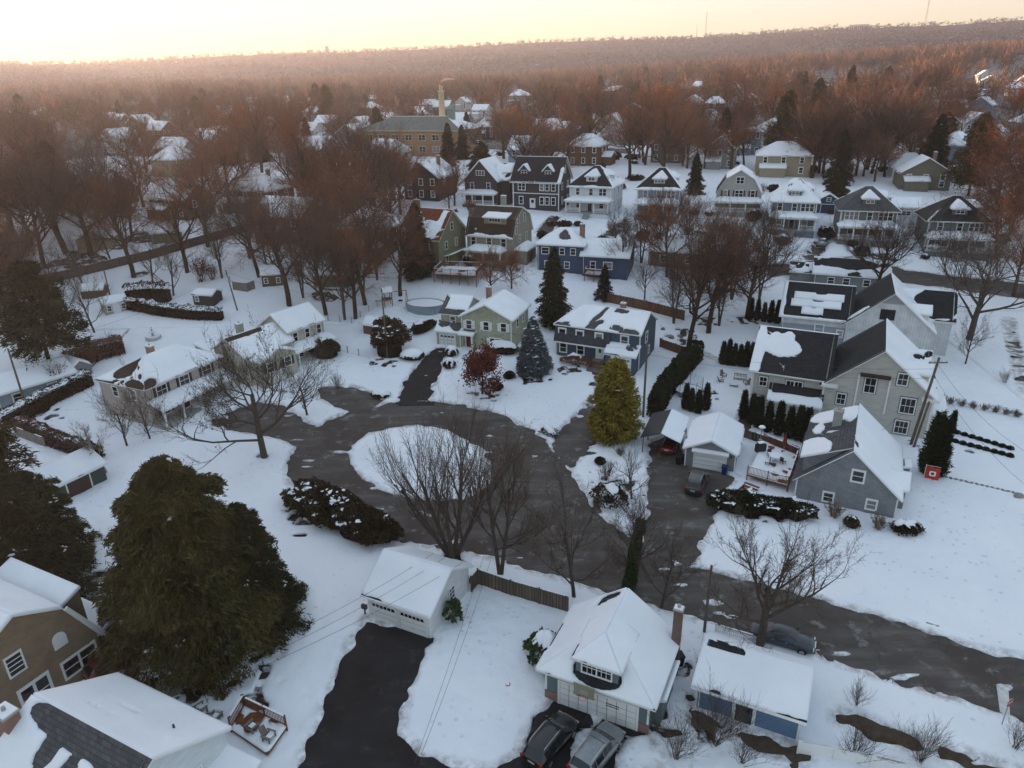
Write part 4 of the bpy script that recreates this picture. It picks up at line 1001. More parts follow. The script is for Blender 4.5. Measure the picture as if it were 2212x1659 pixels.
# ======== the row of old houses along the far street
def foursquare(label, x, y, rot, w, d, wall, roof, trim, ze=6.9, rise=3.9, snow=None, blobs=None, dn=2, dsnow=1.0, nwin=(1, 2), pz=.9, steps=True, name='foursquare_house', porch=True, pcols=4, dw=2.6):
    h = House(name, label, 'house', x, y, rot, wall, roof, trim, cell=.42)
    h.vol(0, w, 0, d, 0, ze, ('hip', 'x', rise), .65, rf=w / 2 - .7, rb=w / 2 - .7, snow=snow if snow is not None else .9, blobs=blobs)
    c = w / 2
    h.dormer(c - dw / 2, c + dw / 2, .9, 4.2, ze + .7, ze + 2.2, ('hip', 'y', 1.1), .4, dn, rf=1.3, ww=.7, wh=.95, snow=dsnow)
    h.dormer(w - 4.2, w - 1.0, d / 2 - 1.2, d / 2 + 1.2, ze + .8, ze + 2.1, ('hip', 'x', 1.0), .35, 1, 'r', rb=1.2)
    for a, n in ((w * .2, nwin[0]), (w * .52, 1), (w * .8, nwin[1])): h.window('f', 0, a, ze - 2.3, .85, 1.5, n, tw=.16, blind=random.random() < .3)
    for a in (w * .22, w * .78): h.window('f', 0, a, pz + .7, .95, 1.5, 1, tw=.16)
    h.door('f', 0, w * .5, pz, 1.0, 2.1, paint('old_front_door', (.06, .035, .025)), 'door', [(.25, 1.0, .5, .8)])
    for yy in (d * .25, d * .6, d * .85):
        h.window('r', w, yy, ze - 2.3, .8, 1.4, 1, tw=.14); h.window('r', w, yy, pz + .7, .8, 1.4, 1, tw=.14)
    if porch: h.porch(-.2, w + .2, -2.7, 0, pz, pz + 2.65, .85, cols=pcols, steps=c if steps else None, colm=trim)
    h.corners(0, w, 0, d, 0, ze - .2, .2)
    return h
BLACK = CW('charcoal_clapboard', (.045, .043, .045)); 
h = House('black_house', 'charcoal house with two gabled dormers and white window trim', 'house', 1.2, 181.0, -22.0, BLACK, RSH, WHITE, cell=.42)
h.vol(0, 12, 0, 9.5, 0, 7.2, ('gable', 'x', 5.0), .6, snow={0: -1.3, 1: .8}, blobs={0: [(.97, .3, .06, .4, 1.8), (.5, .01, .6, .03, 1.6)]})
for a in (2.6, 8.8): h.dormer(a - 1.15, a + 1.15, 1.2, 4.4, 8.0, 9.5, ('gable', 'y', 1.2), .35, 2, ww=.7, wh=1.0)
for a, n in ((2.4, 2), (7.6, 1), (9.0, 1), (10.6, 1)): h.window('f', 0, a, 4.8, .85, 1.5, n, tw=.16)
for a in (2.2, 7.6, 9.0, 10.6): h.window('f', 0, a, 1.4, .9, 1.7, 1, tw=.16)
h.door('f', 0, 5.2, .5, 1.2, 2.2, WHITE, 'door', [(.25, 1.2, .7, .8)])
for y, z in ((2.5, 4.8), (7, 4.8), (2.5, 1.4), (7, 1.4), (4.7, 8.6)): h.window('r', 12, y, z, .8, 1.5, 1, tw=.16)
mb = MB().box(-.1, 12.1, -.1, 0, 3.9, 4.1).build('belt_trim', [WHITE], h.r); h.corners(0, 12, 0, 9.5, 0, 7, .2)
h = House('brown_victorian_house', 'dark brown gabled house with a snowy porch beside the charcoal house', 'house', -10.9, 186.0, -20.0, paint('dark_brown_siding', (.06, .048, .05), .8, .2, .15), RSH, WHITE, cell=.42)
h.vol(0, 8.6, 0, 10, 0, 6.6, ('gable', 'y', 4.6), .5, snow={0: .9, 1: .5})
h.vol(7, 11, 3, 9, 0, 6.6, ('gable', 'x', 3.4), .4, snow={0: .2})
for a in (2, 6.4): h.window('f', 0, a, 4.2, .85, 1.5, 1); 
h.window('f', 0, 4.3, 7.6, .7, 1.0, 3); h.porch(0, 8.6, -2.4, 0, .8, 3.4, .7, cols=4); h.window('f', 0, 2.2, 1.3, .9, 1.4, 1); h.window('r', 11, 6, 4.3, .8, 1.4, 1); h.window('r', 11, 6, 7.4, .8, 1.1, 2)
WHC = CW('bright_white_clapboard', (.66, .68, .70))
foursquare('white foursquare house with a black roof and a deep white porch', 14.8, 174.9, -23.0, 10.2, 11, WHC, RSH, WHITE, snow={0: -.9, 1: .5, 2: -.3, 3: .15}, blobs={0: [(.5, .02, .7, .08, 1.7)], 3: [(.5, .1, .7, .15, 1.2)]}, nwin=(1, 2))
foursquare('pale lilac-blue foursquare house with a dark roof, white porch and triple dormer window', 30.2, 170.4, -19.0, 9.8, 10.5, CW('lilac_blue_clapboard', (.27, .31, .38)), RSH, WHITE, snow={0: -.5, 1: .8, 2: .2, 3: .7}, blobs={0: [(.5, .03, .7, .1, 1.6)]}, dn=3)
h = House('dutch_colonial_house', 'pale house with a front-facing gambrel gable and red-brown shutters', 'house', 49.4, 172.4, -17.0, CW('pale_grey_clapboard', (.36, .36, .33)), RSHB, WHITE, cell=.42)
h.vol(0, 10.2, 0, 11, 0, 4.9, ('gambrel', 'y', 5.2), .4, brk=(1.9, 3.2), snow={0: .2, 1: .5, 2: -.4, 3: .8})
h.window('f', 0, 5.1, 7.0, .8, 1.4, 2)
for a in (2.0, 8.2): h.window('f', 0, a, 4.0, .85, 1.4, 1, shutters=paint('red_brown_shutter', (.10, .03, .02)))
h.window('f', 0, 5.1, 4.0, .85, 1.4, 2, shutters=MATS['red_brown_shutter']); h.porch(-.2, 10.4, -2.6, 0, .8, 3.2, .7, cols=4)
foursquare('blue-grey foursquare house with a snowy hipped roof beside the narrow driveway', 58.0, 159.4, -21.0, 9.4, 11, CW('blue_grey_clapboard', (.15, .18, .20)), RSHG, WHITE, snow={0: .25, 1: .9, 2: .3, 3: .95}, blobs={0: [(.5, .04, .7, .14, 1.4), (.7, .5, .25, .4, .7)]}, nwin=(1, 3), dn=2)
foursquare('taupe-grey foursquare house with a weathered grey roof and wide porch', 70.6, 152.6, -18.0, 10.9, 11, CW('taupe_grey_clapboard', (.16, .155, .145)), RSHG, WHITE, snow={0: -1.1, 1: .3, 2: -.8, 3: .2}, blobs={3: [(.2, .3, .2, .6, 1.2)]}, nwin=(3, 3), dn=2, pcols=5)
foursquare('teal foursquare house with a charcoal roof and paired dormer windows', 85.4, 145.1, -17.0, 10.9, 10.5, CW('teal_clapboard', (.105, .155, .155)), RSH, WHITE, snow={0: -1.3, 1: .3, 2: -.9, 3: -.2}, blobs={0: [(.02, .2, .05, .3, 1.8)], 3: [(.5, .05, .7, .16, 1.6)]}, nwin=(1, 3), dn=2)
h = House('small_garage', 'little navy garage with a snowy gable between two porches', 'garage', 72.3, 170.5, -18.0, MATS['navy_clapboard'], RSH, WHITE, cell=.4)
h.vol(0, 6, 0, 6, 0, 2.8, ('gable', 'y', 1.8), .4); h.door('f', 0, 3, 0, 3.0, 2.1, paint('navy_door', (.03, .05, .09)), 'garage_door', panels=(2, 3)); h.window('f', 0, 3, 2.9, .8, .7, 1)
h = House('small_garage', 'white two-storey garage with a snowy roof behind the taupe-grey house', 'garage', 84.5, 160.0, -18.0, WHC, RSHG, WHITE, cell=.4)
h.vol(0, 6.5, 0, 6, 0, 4.6, ('gable', 'x', 1.6), .35); h.window('f', 0, 3.2, 2.8, .9, .8, 3)
# ------------------------------------------------------------------ plants
def bark(name, c):
    if name in MATS: return MATS[name]
    t = NT(name); v = t.coord((6, 6, 1.2))
    t.base(t.ramp(t.noise(v, 2.2, 6, .7), [(.3, mul(c, .65)), (.7, mul(c, 1.35))])); t.bump(t.noise(v, 5, 4), .6, .05)
    MATS[name] = t.set(.95, .1); return MATS[name]
def leafmat(name, a, b, var=.35, hue=0.0):
    """foliage or twigs: clumps of two tones, each leaf a little different, each tree a little different"""
    if name in MATS: return MATS[name]
    t = NT(name); g = t.n('ShaderNodeNewGeometry'); oi = t.n('ShaderNodeObjectInfo')
    n = t.noise(t.coord(), .55, 3)
    c = t.mix(t.ramp(n, [(.35, 0), (.65, 1)]), a, b)
    k = t.math('ADD', t.math('MULTIPLY', g.outputs['Random Per Island'], 2 * var), 1 - var)
    k2 = t.math('ADD', t.math('MULTIPLY', oi.outputs['Random'], .5), .75)
    if hue: c = t.mix(t.math('MULTIPLY', oi.outputs['Random'], hue), c, (.095, .078, .07))
    c2 = t.n('ShaderNodeVectorMath', _operation='SCALE'); t.l(c, c2.inputs[0]); t.l(t.math('MULTIPLY', k, k2), c2.inputs['Scale'])
    t.l(c2.outputs[0], t.b.inputs['Base Color'])
    MATS[name] = t.set(.75, .15); return MATS[name]
BARK = bark('grey_brown_bark', (.085, .068, .056)); BARKD = bark('dark_bark', (.05, .038, .03)); BARKP = bark('pale_bark', (.30, .27, .23)); BARKR = bark('red_brown_bark', (.095, .06, .045))
TWIG = leafmat('grey_brown_twigs', (.095, .072, .058), (.12, .09, .068), .25)
TWIGD = leafmat('dark_brown_twigs', (.10, .062, .046), (.125, .075, .054), .25, .6)
TWIGR = leafmat('russet_twigs', (.24, .095, .05), (.31, .12, .055), .3, .6)
TWIGO = leafmat('orange_brown_leaves', (.27, .095, .03), (.36, .13, .035), .4)
TWIGM = leafmat('maroon_brown_twigs', (.16, .068, .045), (.20, .082, .05), .3, .5)
TWIGP = leafmat('pale_twigs', (.22, .15, .10), (.28, .2, .14), .3)

rng = np.random.default_rng(11)
def rperp(d):
    a = rng.normal(size=3); a -= d * (a @ d); n = np.linalg.norm(a)
    return a / n if n > 1e-6 else rperp(d)

class Tree:
    """a bare deciduous tree: the trunk and limbs are round tubes, twigs are thin two-sided blades"""
    def __init__(s): s.t = MB(); s.v = []; s.f = []
    def blade(s, pts, w):
        k = len(pts)
        for i in range(k - 1):
            a, b = pts[i], pts[i + 1]; d = b - a; L = np.linalg.norm(d)
            if L < 1e-6: continue
            p = rperp(d / L); q = np.cross(d / L, p)
            w0 = w * (1 - i / k); w1 = w * (1 - (i + 1) / k) * .8
            for ax in (p, q):
                n = len(s.v); s.v += [a - ax * w0, a + ax * w0, b + ax * w1, b - ax * w1]; s.f.append((n, n + 1, n + 2, n + 3))
    def grow(s, p, d, L, r, lv, cfg):
        mx = cfg['levels']; n = 5 if lv == 0 else 4 if lv < 3 else 3
        pts = [p]; rs = [r]; dirs = []
        for i in range(n):
            bend = cfg['bend'] * (.25 if lv == 0 else 1.0)
            d = d + rng.normal(size=3) * bend + np.array([0, 0, cfg['up'] * (0 if lv == 0 else 1) / n])
            d /= np.linalg.norm(d); dirs.append(d)
            p = p + d * (L / n); pts.append(p); rs.append(max(r * (1 - (i + 1) / n * (.45 if lv == 0 else .75)), .006))
        if lv <= cfg['tube']: s.t.tube(pts, rs, 7 if lv == 0 else 5 if lv == 1 else 4, cap=False)
        else: s.blade(pts, max(rs[0], cfg['tw']))
        if lv == mx: return
        k = cfg['kids'][lv]
        for j in range(k):
            f = cfg['first'][min(lv, 1)] + (1 - cfg['first'][min(lv, 1)]) * (j + rng.random() * .8) / k
            f = min(f, .999); x = f * n; i = min(int(x), n - 1)
            q = pts[i] + (pts[i + 1] - pts[i]) * (x - i); dd = dirs[i]
            an = cfg['ang'][min(lv, len(cfg['ang']) - 1)] * (.75 + .5 * rng.random()) * (1 - .3 * f)
            if lv == 0:
                ph = cfg.get('ph', 0) + j * 2.4 + rng.random() * .8; side = np.array([math.cos(ph), math.sin(ph), 0.0])
            else: side = rperp(dd)
            nd = dd * math.cos(an) + side * math.sin(an)
            nd /= np.linalg.norm(nd)
            Lc = L * cfg['len'][min(lv, len(cfg['len']) - 1)] * (.7 + .6 * rng.random()) * (1.15 - .55 * f)
            s.grow(q, nd, Lc, (r * (1 - f * .6)) * cfg['rr'] * (.8 + .4 * rng.random()), lv + 1, cfg)
        if lv > 0:      # the shoot that carries on
            s.grow(pts[-1], dirs[-1], L * .55, rs[-1] * .9, lv + 1, cfg)
    def done(s, name, bk, tw, leaves=0, leaf=.22, haze=0, hw=.012, hl=.7):
        tm = s.t.mesh(name + '_trunk', bk, True)
        V = np.array(s.v); Fq = np.array(s.f)
        if haze:      # the finest shoots, set along the outer twigs
            C = V[rng.integers(0, len(V), haze)]; mid = np.array([0, 0, V[:, 2].mean()])
            d = C - mid; d /= np.linalg.norm(d, axis=1)[:, None] + 1e-9
            d = d * .7 + np.array([0, 0, .12]) + rng.normal(size=d.shape) * .75; d /= np.linalg.norm(d, axis=1)[:, None]
            b = np.cross(d, rng.normal(size=d.shape)); b /= np.linalg.norm(b, axis=1)[:, None]
            L = hl * (.5 + rng.random(haze))[:, None]
            hv = np.stack([C - b * hw, C + b * hw, C + d * L + b * hw * .3, C + d * L - b * hw * .3], 1).reshape(-1, 3)
            Fq = np.concatenate([Fq, np.arange(haze * 4).reshape(haze, 4) + len(V)]); V = np.concatenate([V, hv])
        if leaves:
            pick = V[rng.integers(0, len(V), leaves)] + rng.normal(size=(leaves, 3)) * .25
            lv, lf = leaf_quads(pick, leaf); Fq = np.concatenate([Fq, lf + len(V)]); V = np.concatenate([V, lv])
        return tm, np_mesh(name + '_crown', V, Fq, tw)
def leaf_quads(C, size, droop=0.0, long=1.0, out=None, wide=.42):
    n = len(C); a = rng.normal(size=(n, 3))
    if out is not None: a = a * .55 + out
    a[:, 2] -= droop
    a /= np.linalg.norm(a, axis=1)[:, None]; b = np.cross(a, rng.normal(size=(n, 3))); b /= np.linalg.norm(b, axis=1)[:, None] + 1e-9
    sz = size * (.6 + .8 * rng.random(n))[:, None]
    V = np.stack([C - b * sz * .5, C + a * sz * long * .35 - b * sz * .1, C + b * sz * .5, C + a * sz * long], 1)
    V = np.stack([C - a * sz * long * .5, C + b * sz * wide, C + a * sz * long * .6, C - b * sz * wide], 1)
    return V.reshape(-1, 3), np.arange(n * 4).reshape(n, 4)

def cfg(**k):
    d = dict(levels=4, tube=2, bend=.16, up=.35, kids=[7, 5, 5, 5, 3], first=[.35, .25], ang=[.85, .75, .7, .7], len=[.62, .58, .55, .5], rr=.62, tw=.012)
    d.update(k); return d
PRO = {}
def proto(key, h, r, bk, twm, leaves=0, leaf=.22, trunks=1, lean=0.0, haze=0, hw=.012, hl=.7, **k):
    t = Tree(); c = cfg(**k)
    for i in range(trunks):
        d = np.array([0, 0, 1.0])
        if trunks > 1:
            ph = 2 * math.pi * i / trunks + rng.random() * .7; d = np.array([math.cos(ph) * c['splay'], math.sin(ph) * c['splay'], 1.0])
        elif lean: d = np.array([lean, 0, 1.0])
        c['ph'] = rng.random() * 6
        d /= np.linalg.norm(d)
        t.grow(np.array([d[0] * .1, d[1] * .1, -.4]), d, h * (.55 + .12 * rng.random()) , r * (1 if trunks == 1 else .75), 0, c)
    PRO[key] = t.done(key, bk, twm, leaves, leaf, haze, hw, hl)
# street and garden trees near the camera: finer twigs
proto('wide_maple', 13, .34, BARK, TWIG, 700, .16, haze=3500, hw=.009, hl=.6, levels=5, kids=[9, 6, 4, 4, 3], ang=[1.0, .75, .7, .7], len=[1.0, .62, .55, .5], first=[.30, .2], up=.55, tw=.012)
proto('wide_sedan', 10, .30, BARK, TWIG, 0, haze=2000, hw=.008, hl=.6, levels=5, kids=[8, 5, 4, 4, 3], ang=[1.05, .75, .7, .7], len=[.95, .58, .52, .5], first=[.34, .2], up=.35, tw=.010)
proto('vase', 12, .24, BARK, TWIG, 0, haze=1800, hw=.006, hl=.7, trunks=5, splay=.45, levels=4, kids=[7, 5, 4, 3], ang=[.5, .5, .55, .6], len=[.65, .55, .5], first=[.25, .2], up=.75, bend=.1, tw=.010)
proto('upright', 13, .22, BARK, TWIG, 0, haze=2500, hw=.008, hl=.7, trunks=2, splay=.14, levels=4, kids=[9, 6, 5, 4], ang=[.8, .7, .65, .6], len=[.62, .58, .5], first=[.3, .2], up=.38, bend=.17, tw=.010)
proto('small', 7, .12, BARK, TWIG, 0, haze=1200, hw=.007, hl=.5, levels=4, kids=[8, 5, 4, 4], ang=[.8, .7, .7], len=[.65, .55, .5], first=[.22, .2], up=.5, tw=.009)
proto('pale', 12, .22, BARKP, TWIG, 0, haze=1200, hw=.008, hl=.6, levels=4, kids=[8, 5, 5, 4], ang=[.7, .7, .7], len=[.5, .55, .5], first=[.3, .2], up=.45, lean=-.18, tw=.011)
# tall woodland trees
for i in range(3): proto(f'tall{i}', 21, .44, BARKD, (TWIGM, TWIGD, TWIGR)[i], 0, haze=4200, hw=.014, hl=1.0, levels=4, kids=[11, 7, 5, 4], ang=[.95, .8, .75, .7], len=[.70 + .06 * i, .6, .52, .5], first=[.42 - .05 * i, .2], up=.26, bend=.2, tw=.02)
for i in range(3): proto(f'russet{i}', 17, .36, BARKR, (TWIGR, TWIGM, TWIGR)[i], (0, 1800, 700)[i], .3, haze=5600, hw=.016, hl=1.0, levels=4, kids=[11, 7, 5, 4], ang=[1.1, .8, .75, .7], len=[.80 + .05 * i, .6, .53, .5], first=[.30, .2], up=.24, bend=.2, tw=.024)
proto('orange', 15, .32, BARKR, TWIGO, 6000, .34, haze=3000, hw=.02, hl=.9, levels=4, kids=[10, 6, 5, 4], ang=[.9, .7, .7], len=[.8, .6, .5], first=[.3, .2], up=.45, tw=.02)
proto('sycamore', 22, .55, BARKP, TWIGR, 300, .25, haze=3500, hw=.02, hl=1.0, levels=4, tube=3, kids=[9, 6, 4, 4], ang=[.9, .7, .7], len=[.75, .6, .5], first=[.34, .2], up=.45, tw=.02)

def put_tree(key, x, y, label, s=1.0, group=None, rz=None, name='bare_tree', cat='tree', z=None, sx=1.0):
    tm, cm = PRO[key]
    r = thing(name, label, cat, (x, y, terr(x, y) if z is None else z), random.random() * 6.28 if rz is None else rz, group)
    r.scale = (s * sx, s * sx, s)
    link('trunk', tm, r); link('crown', cm, r)
    return r
def tree_px(key, px, py, label, s=1.0, **k):
    p = at(px, py); return put_tree(key, p.x, p.y, label, s, **k)

# ---- evergreens
NEED = leafmat('dark_hemlock_needles', (.040, .038, .014), (.078, .062, .020), .45)
NEEDG = leafmat('green_spruce_needles', (.016, .024, .014), (.030, .040, .018), .45)
NEEDO = leafmat('olive_hemlock_needles', (.030, .034, .014), (.056, .054, .020), .45)
PINE = leafmat('olive_pine_needles', (.030, .034, .016), (.05, .052, .02), .4)
BLUES = leafmat('blue_spruce_needles', (.065, .085, .095), (.10, .125, .135), .4)
GOLD = leafmat('golden_cypress_sprays', (.15, .122, .020), (.25, .195, .032), .45)
ARBO = leafmat('arborvitae_sprays', (.014, .022, .008), (.026, .034, .012), .45)
YEW = leafmat('dark_yew_leaves', (.030, .021, .011), (.052, .038, .018), .5)
BOX = leafmat('boxwood_leaves', (.016, .020, .010), (.028, .03, .014), .5)
RED = leafmat('russet_red_leaves', (.085, .022, .018), (.13, .036, .024), .4)
RHODO = leafmat('rhododendron_leaves', (.035, .06, .025), (.06, .09, .035), .4)
IVY = leafmat('ivy_leaves', (.03, .055, .018), (.055, .09, .028), .4)
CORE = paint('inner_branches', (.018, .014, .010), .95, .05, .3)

def conifer(name, H, Rw, nb, per, size, mat, trunk_r=.25, shape=1.0, droop=.25, z0=.4, flat=.12, lump=.25, bare=0.0, snow=0, power=.8, rag=.10, spread=1.0, low=(.12, .75)):
    """trunk, whorls of drooping branches, and needle sprays set along each branch; returns trunk, crown, snow meshes"""
    tb = MB().tube([(0, 0, -.4), (0, 0, H * .5), (0, 0, H * .97)], [trunk_r, trunk_r * .6, .03], 7, cap=False)
    C = []; O = []; S = []
    for i in range(nb):
        f = (i + rng.random()) / nb; f = f ** 1.15 if power else f
        z = z0 + (H - z0) * f
        R = Rw * (1 - f) ** power * (1 + lump * (rng.random() * 2 - 1)) + .12
        if f < low[0]: R *= low[1] + (1 - low[1]) * f / low[0]
        ph = i * 2.399 + rng.random() * .5; R *= 1 + rag * (.55 * math.sin(2 * ph + z * .35 + nb) + .45 * math.sin(3 * ph - z * .6) + .35 * math.sin(5 * ph + z * .9)); dx, dy = math.cos(ph), math.sin(ph)
        t = np.sqrt(rng.random(per)) * (1 - bare) + bare
        x = R * t; zz = z - droop * R * t * t + rng.normal(size=per) * flat * (1 + R * .15)
        side = rng.normal(size=per) * (.10 + .17 * R * spread * (1.1 - t * .6))
        P = np.stack([dx * x - dy * side, dy * x + dx * side, np.maximum(zz, .1)], 1); C.append(P)
        o = np.tile(np.array([dx, dy, -droop * .8]), (per, 1)); O.append(o)
        if rng.random() < .55: tb.tube([(0, 0, z), (dx * R * .5, dy * R * .5, z - droop * R * .25), (dx * R * .9, dy * R * .9, z - droop * R * .81)], [max(.02, trunk_r * .22 * (1 - f)), .02, .008], 4, cap=False)
        if snow and rng.random() < snow:
            tt = .45 + .5 * rng.random(); S.append((dx * R * tt, dy * R * tt, z - droop * R * tt * tt + .12, R))
    C = np.concatenate(C); O = np.concatenate(O)
    V, Fq = leaf_quads(C, size, .15, 1.9, O, .21)
    sm = None
    if S: sm = snow_clumps(name, S)
    return tb.mesh(name + '_trunk', BARKD, True), np_mesh(name + '_crown', V, Fq, mat), sm
def snow_clumps(name, S, base=.12):
    V = []; Fq = []
    for (x, y, z, R) in S:
        for _ in range(rng.integers(2, 6)):
            w = base * (.5 + rng.random() * 1.3); l = w * (1 + rng.random() * 1.6); a = rng.random() * 6.28; ca, sa = math.cos(a), math.sin(a)
            ox, oy = x + rng.normal() * .25, y + rng.normal() * .25; n = len(V)
            for k in range(6):
                t = k * math.pi / 3; rr = 1 + rng.normal() * .2
                V.append((ox + (ca * math.cos(t) * l - sa * math.sin(t) * w) * rr, oy + (sa * math.cos(t) * l + ca * math.sin(t) * w) * rr, z - .04 + rng.normal() * .02))
            V.append((ox, oy, z + .08)); 
            for k in range(6): Fq.append((n + k, n + (k + 1) % 6, n + 6, n + 6))
    return poly3(name + '_snow', V, Fq, SNOW)
def poly3(name, V, Fq, m):
    mb = MB(); mb.add(V, [tuple(dict.fromkeys(f)) for f in Fq]); return mb.mesh(name, m, True)

def put_plant(meshes, x, y, label, name, cat, s=1.0, group=None, rz=None, z=None, parts=('trunk', 'crown', 'snow'), sz=None):
    r = thing(name, label, cat, (x, y, terr(x, y) if z is None else z), random.random() * 6.28 if rz is None else rz, group)
    r.scale = (s, s, s if sz is None else sz)
    for n, m in zip(parts, meshes):
        if m is not None: link(n, m, r)
    return r
def px_plant(meshes, px, py, label, name, cat, s=1.0, **k):
    p = at(px, py); return put_plant(meshes, p.x, p.y, label, name, cat, s, **k)

def shrub(name, rx, ry, h, n, size, mat, lump=.25, snow=0.0, core=True, box=False, z0=.0, droop=0.0, twiggy=0, seed=0, flecks=0):
    """leafy mass with an uneven outline, twigs inside and, if wanted, a snow cap on top; returns stem, foliage, snow meshes"""
    u = rng.normal(size=(n, 3)); u /= np.linalg.norm(u, axis=1)[:, None]
    u[:, 2] = np.abs(u[:, 2]) * 1.0 - .12
    lumpf = lambda U: 1 + lump * ((vnoise(U[:, 0] * 2.2 + 9 + U[:, 2] * 1.3, U[:, 1] * 2.2 + 5 + seed, 3, 31) - .5) * 2.4)
    rad = lumpf(u) * (.80 + .24 * rng.random(n))
    if box:
        q = np.max(np.abs(u * np.array([1, 1, .9])), axis=1); u = u / q[:, None] * .92
    C = u * rad[:, None] * np.array([rx, ry, h * (.62 if not box else .5)]); C[:, 2] += h * (.36 if not box else .48); C[:, 2] = np.maximum(C[:, 2], .05)
    V, Fq = leaf_quads(C, size, droop, 1.25, u * .9)
    me = np_mesh(name + '_foliage', V, Fq, mat)
    st = MB()
    for i in range(7):
        a = i * 2.4; st.tube([(rx * .1 * math.cos(a), ry * .1 * math.sin(a), -.1), (rx * .35 * math.cos(a), ry * .35 * math.sin(a), h * .4), (rx * .55 * math.cos(a + .3), ry * .55 * math.sin(a + .3), h * .75)], [.035, .025, .012], 4, cap=False)
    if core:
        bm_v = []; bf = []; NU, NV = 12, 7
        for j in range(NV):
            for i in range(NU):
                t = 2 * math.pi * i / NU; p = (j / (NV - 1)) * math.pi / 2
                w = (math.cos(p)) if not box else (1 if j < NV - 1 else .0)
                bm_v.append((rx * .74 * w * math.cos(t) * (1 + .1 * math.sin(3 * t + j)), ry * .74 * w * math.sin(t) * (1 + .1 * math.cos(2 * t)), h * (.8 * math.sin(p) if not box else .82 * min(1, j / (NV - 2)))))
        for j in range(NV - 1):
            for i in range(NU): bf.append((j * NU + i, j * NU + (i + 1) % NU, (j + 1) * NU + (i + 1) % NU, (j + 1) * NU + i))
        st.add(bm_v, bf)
    sm = None
    if snow > 0:
        nx = 22; xs = np.linspace(-1.05, 1.05, nx); X, Y = np.meshgrid(xs, xs, indexing='ij'); rr = np.hypot(X, Y)
        if box: rr = np.maximum(np.abs(X), np.abs(Y))
        U = np.stack([X.ravel(), Y.ravel(), np.sqrt(np.clip(1 - rr.ravel() ** 2, .02, 1))], 1); lf = lumpf(U / np.linalg.norm(U, axis=1)[:, None]).reshape(X.shape)
        Z = (h * .36 + h * .62 * np.sqrt(np.clip(1 - rr ** 2, 0, 1)) * lf) if not box else np.full(X.shape, h * .95)
        m = (snow - rr) * 3 + (vnoise(X * 3.3 + 3 + seed, Y * 3.3 + 8, 3, 33) - .5) * (1.2 if snow > .75 else 4.2)
        P = np.stack([X * rx, Y * ry, Z + .02], -1); N = np.zeros_like(P); N[..., 2] = 1
        ok = m > 0; keep = ok[:-1, :-1] | ok[1:, :-1] | ok[1:, 1:] | ok[:-1, 1:]
        sm = grid_skirted(name + '_snow', snap_rim(P, m, .1), keep, N, .16 * sstep(0, 1, m) * min(1, max(h, .5)), SNOW, True, .06)
    if flecks:
        q = C[C[:, 2] > h * .5]; q = q[rng.integers(0, len(q), flecks)]
        nz_ = vnoise(q[:, 0] * .8, q[:, 1] * .8, 2, 71); q = q[nz_ > .45]
        sm = snow_clumps(name, [(a, b, c + .05, 1) for a, b, c in q])
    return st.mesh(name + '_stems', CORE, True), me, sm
SHP = ('stems', 'foliage', 'snow')

# twiggy bare shrub
def bare_shrub(name, h, n, tw, spread=.5, w=.008, leaves=0, lm=None):
    t = Tree(); c = cfg(levels=2, tube=-1, bend=.14, up=.35, kids=[5, 4], ang=[.5, .6], len=[.5, .5], first=[.3, .25], tw=w)
    for i in range(n):
        a = rng.random() * 6.28; d = np.array([math.cos(a) * spread * rng.random() * 1.6, math.sin(a) * spread * rng.random() * 1.6, 1.0]); d /= np.linalg.norm(d)
        t.grow(np.array([rng.normal() * .12, rng.normal() * .12, -.05]), d, h * (.6 + .4 * rng.random()), .02, 0, c)
    V = np.array(t.v); Fq = np.array(t.f)
    if leaves:
        pick = V[rng.integers(0, len(V), leaves)]; lv, lf = leaf_quads(pick, .14); Fq = np.concatenate([Fq, lf + len(V)]); V = np.concatenate([V, lv])
    return (np_mesh(name, V, Fq, tw),)

# ======== the big evergreens on the left
HEM = conifer('hemlock', 16.5, 8.9, 260, 760, .27, NEED, .45, droop=.24, lump=.45, flat=.10, snow=.12, power=.52, rag=.2, spread=.8, low=(.30, .42))
p = at(436, 1390)
HEML = put_plant(HEM, p.x, p.y, 'huge broad dark hemlock standing between the tan house and the white garage', 'hemlock_tree', 'tree', .84, rz=.4, sz=1.04)
HEM2 = conifer('hemlock_small', 12.5, 4.9, 170, 560, .23, NEEDO, .3, droop=.22, lump=.5, flat=.10, snow=.16, power=.55, rag=.24, spread=.8)
px_plant(HEM2, 553, 1340, 'greener, shorter hemlock growing against the huge broad one, flecked with snow', 'hemlock_tree', 'tree', .80, sz=.92)
px_plant(HEM2, 60, 1290, 'dark hemlock behind the tan house, next to the huge broad one', 'hemlock_tree', 'tree', 1.05)
DKP = conifer('dark_pine', 17, 4.4, 130, 130, .40, NEED, .3, droop=.1, lump=.4, flat=.3, power=.5, z0=3)
px_plant(DKP, -15, 1085, 'tall dark conifer cut by the picture edge beside the long green garage', 'conifer_tree', 'tree', .95)
px_plant(HEM2, 110, 1215, 'dark conifer in the shade just below the long green garage', 'conifer_tree', 'tree', .8)
WPN = conifer('white_pine', 17, 6.2, 85, 260, .40, PINE, .35, droop=-.02, lump=.6, flat=.22, rag=.2, spread=.8, power=.55, z0=4, bare=.2)
px_plant(WPN, 112, 800, 'olive-green white pine with tiered branches behind the low blue house', 'pine_tree', 'tree', 1.0)
px_plant(WPN, 5, 660, 'olive pine at the picture edge in the left woods', 'pine_tree', 'tree', .9)
SPR = conifer('spruce', 13, 3.1, 150, 110, .30, NEEDG, .22, droop=.2, lump=.45, snow=.05, power=.72)
BLU = conifer('blue_spruce', 8.6, 2.9, 190, 110, .26, BLUES, .18, droop=.12, lump=.15, snow=.45, power=.85)
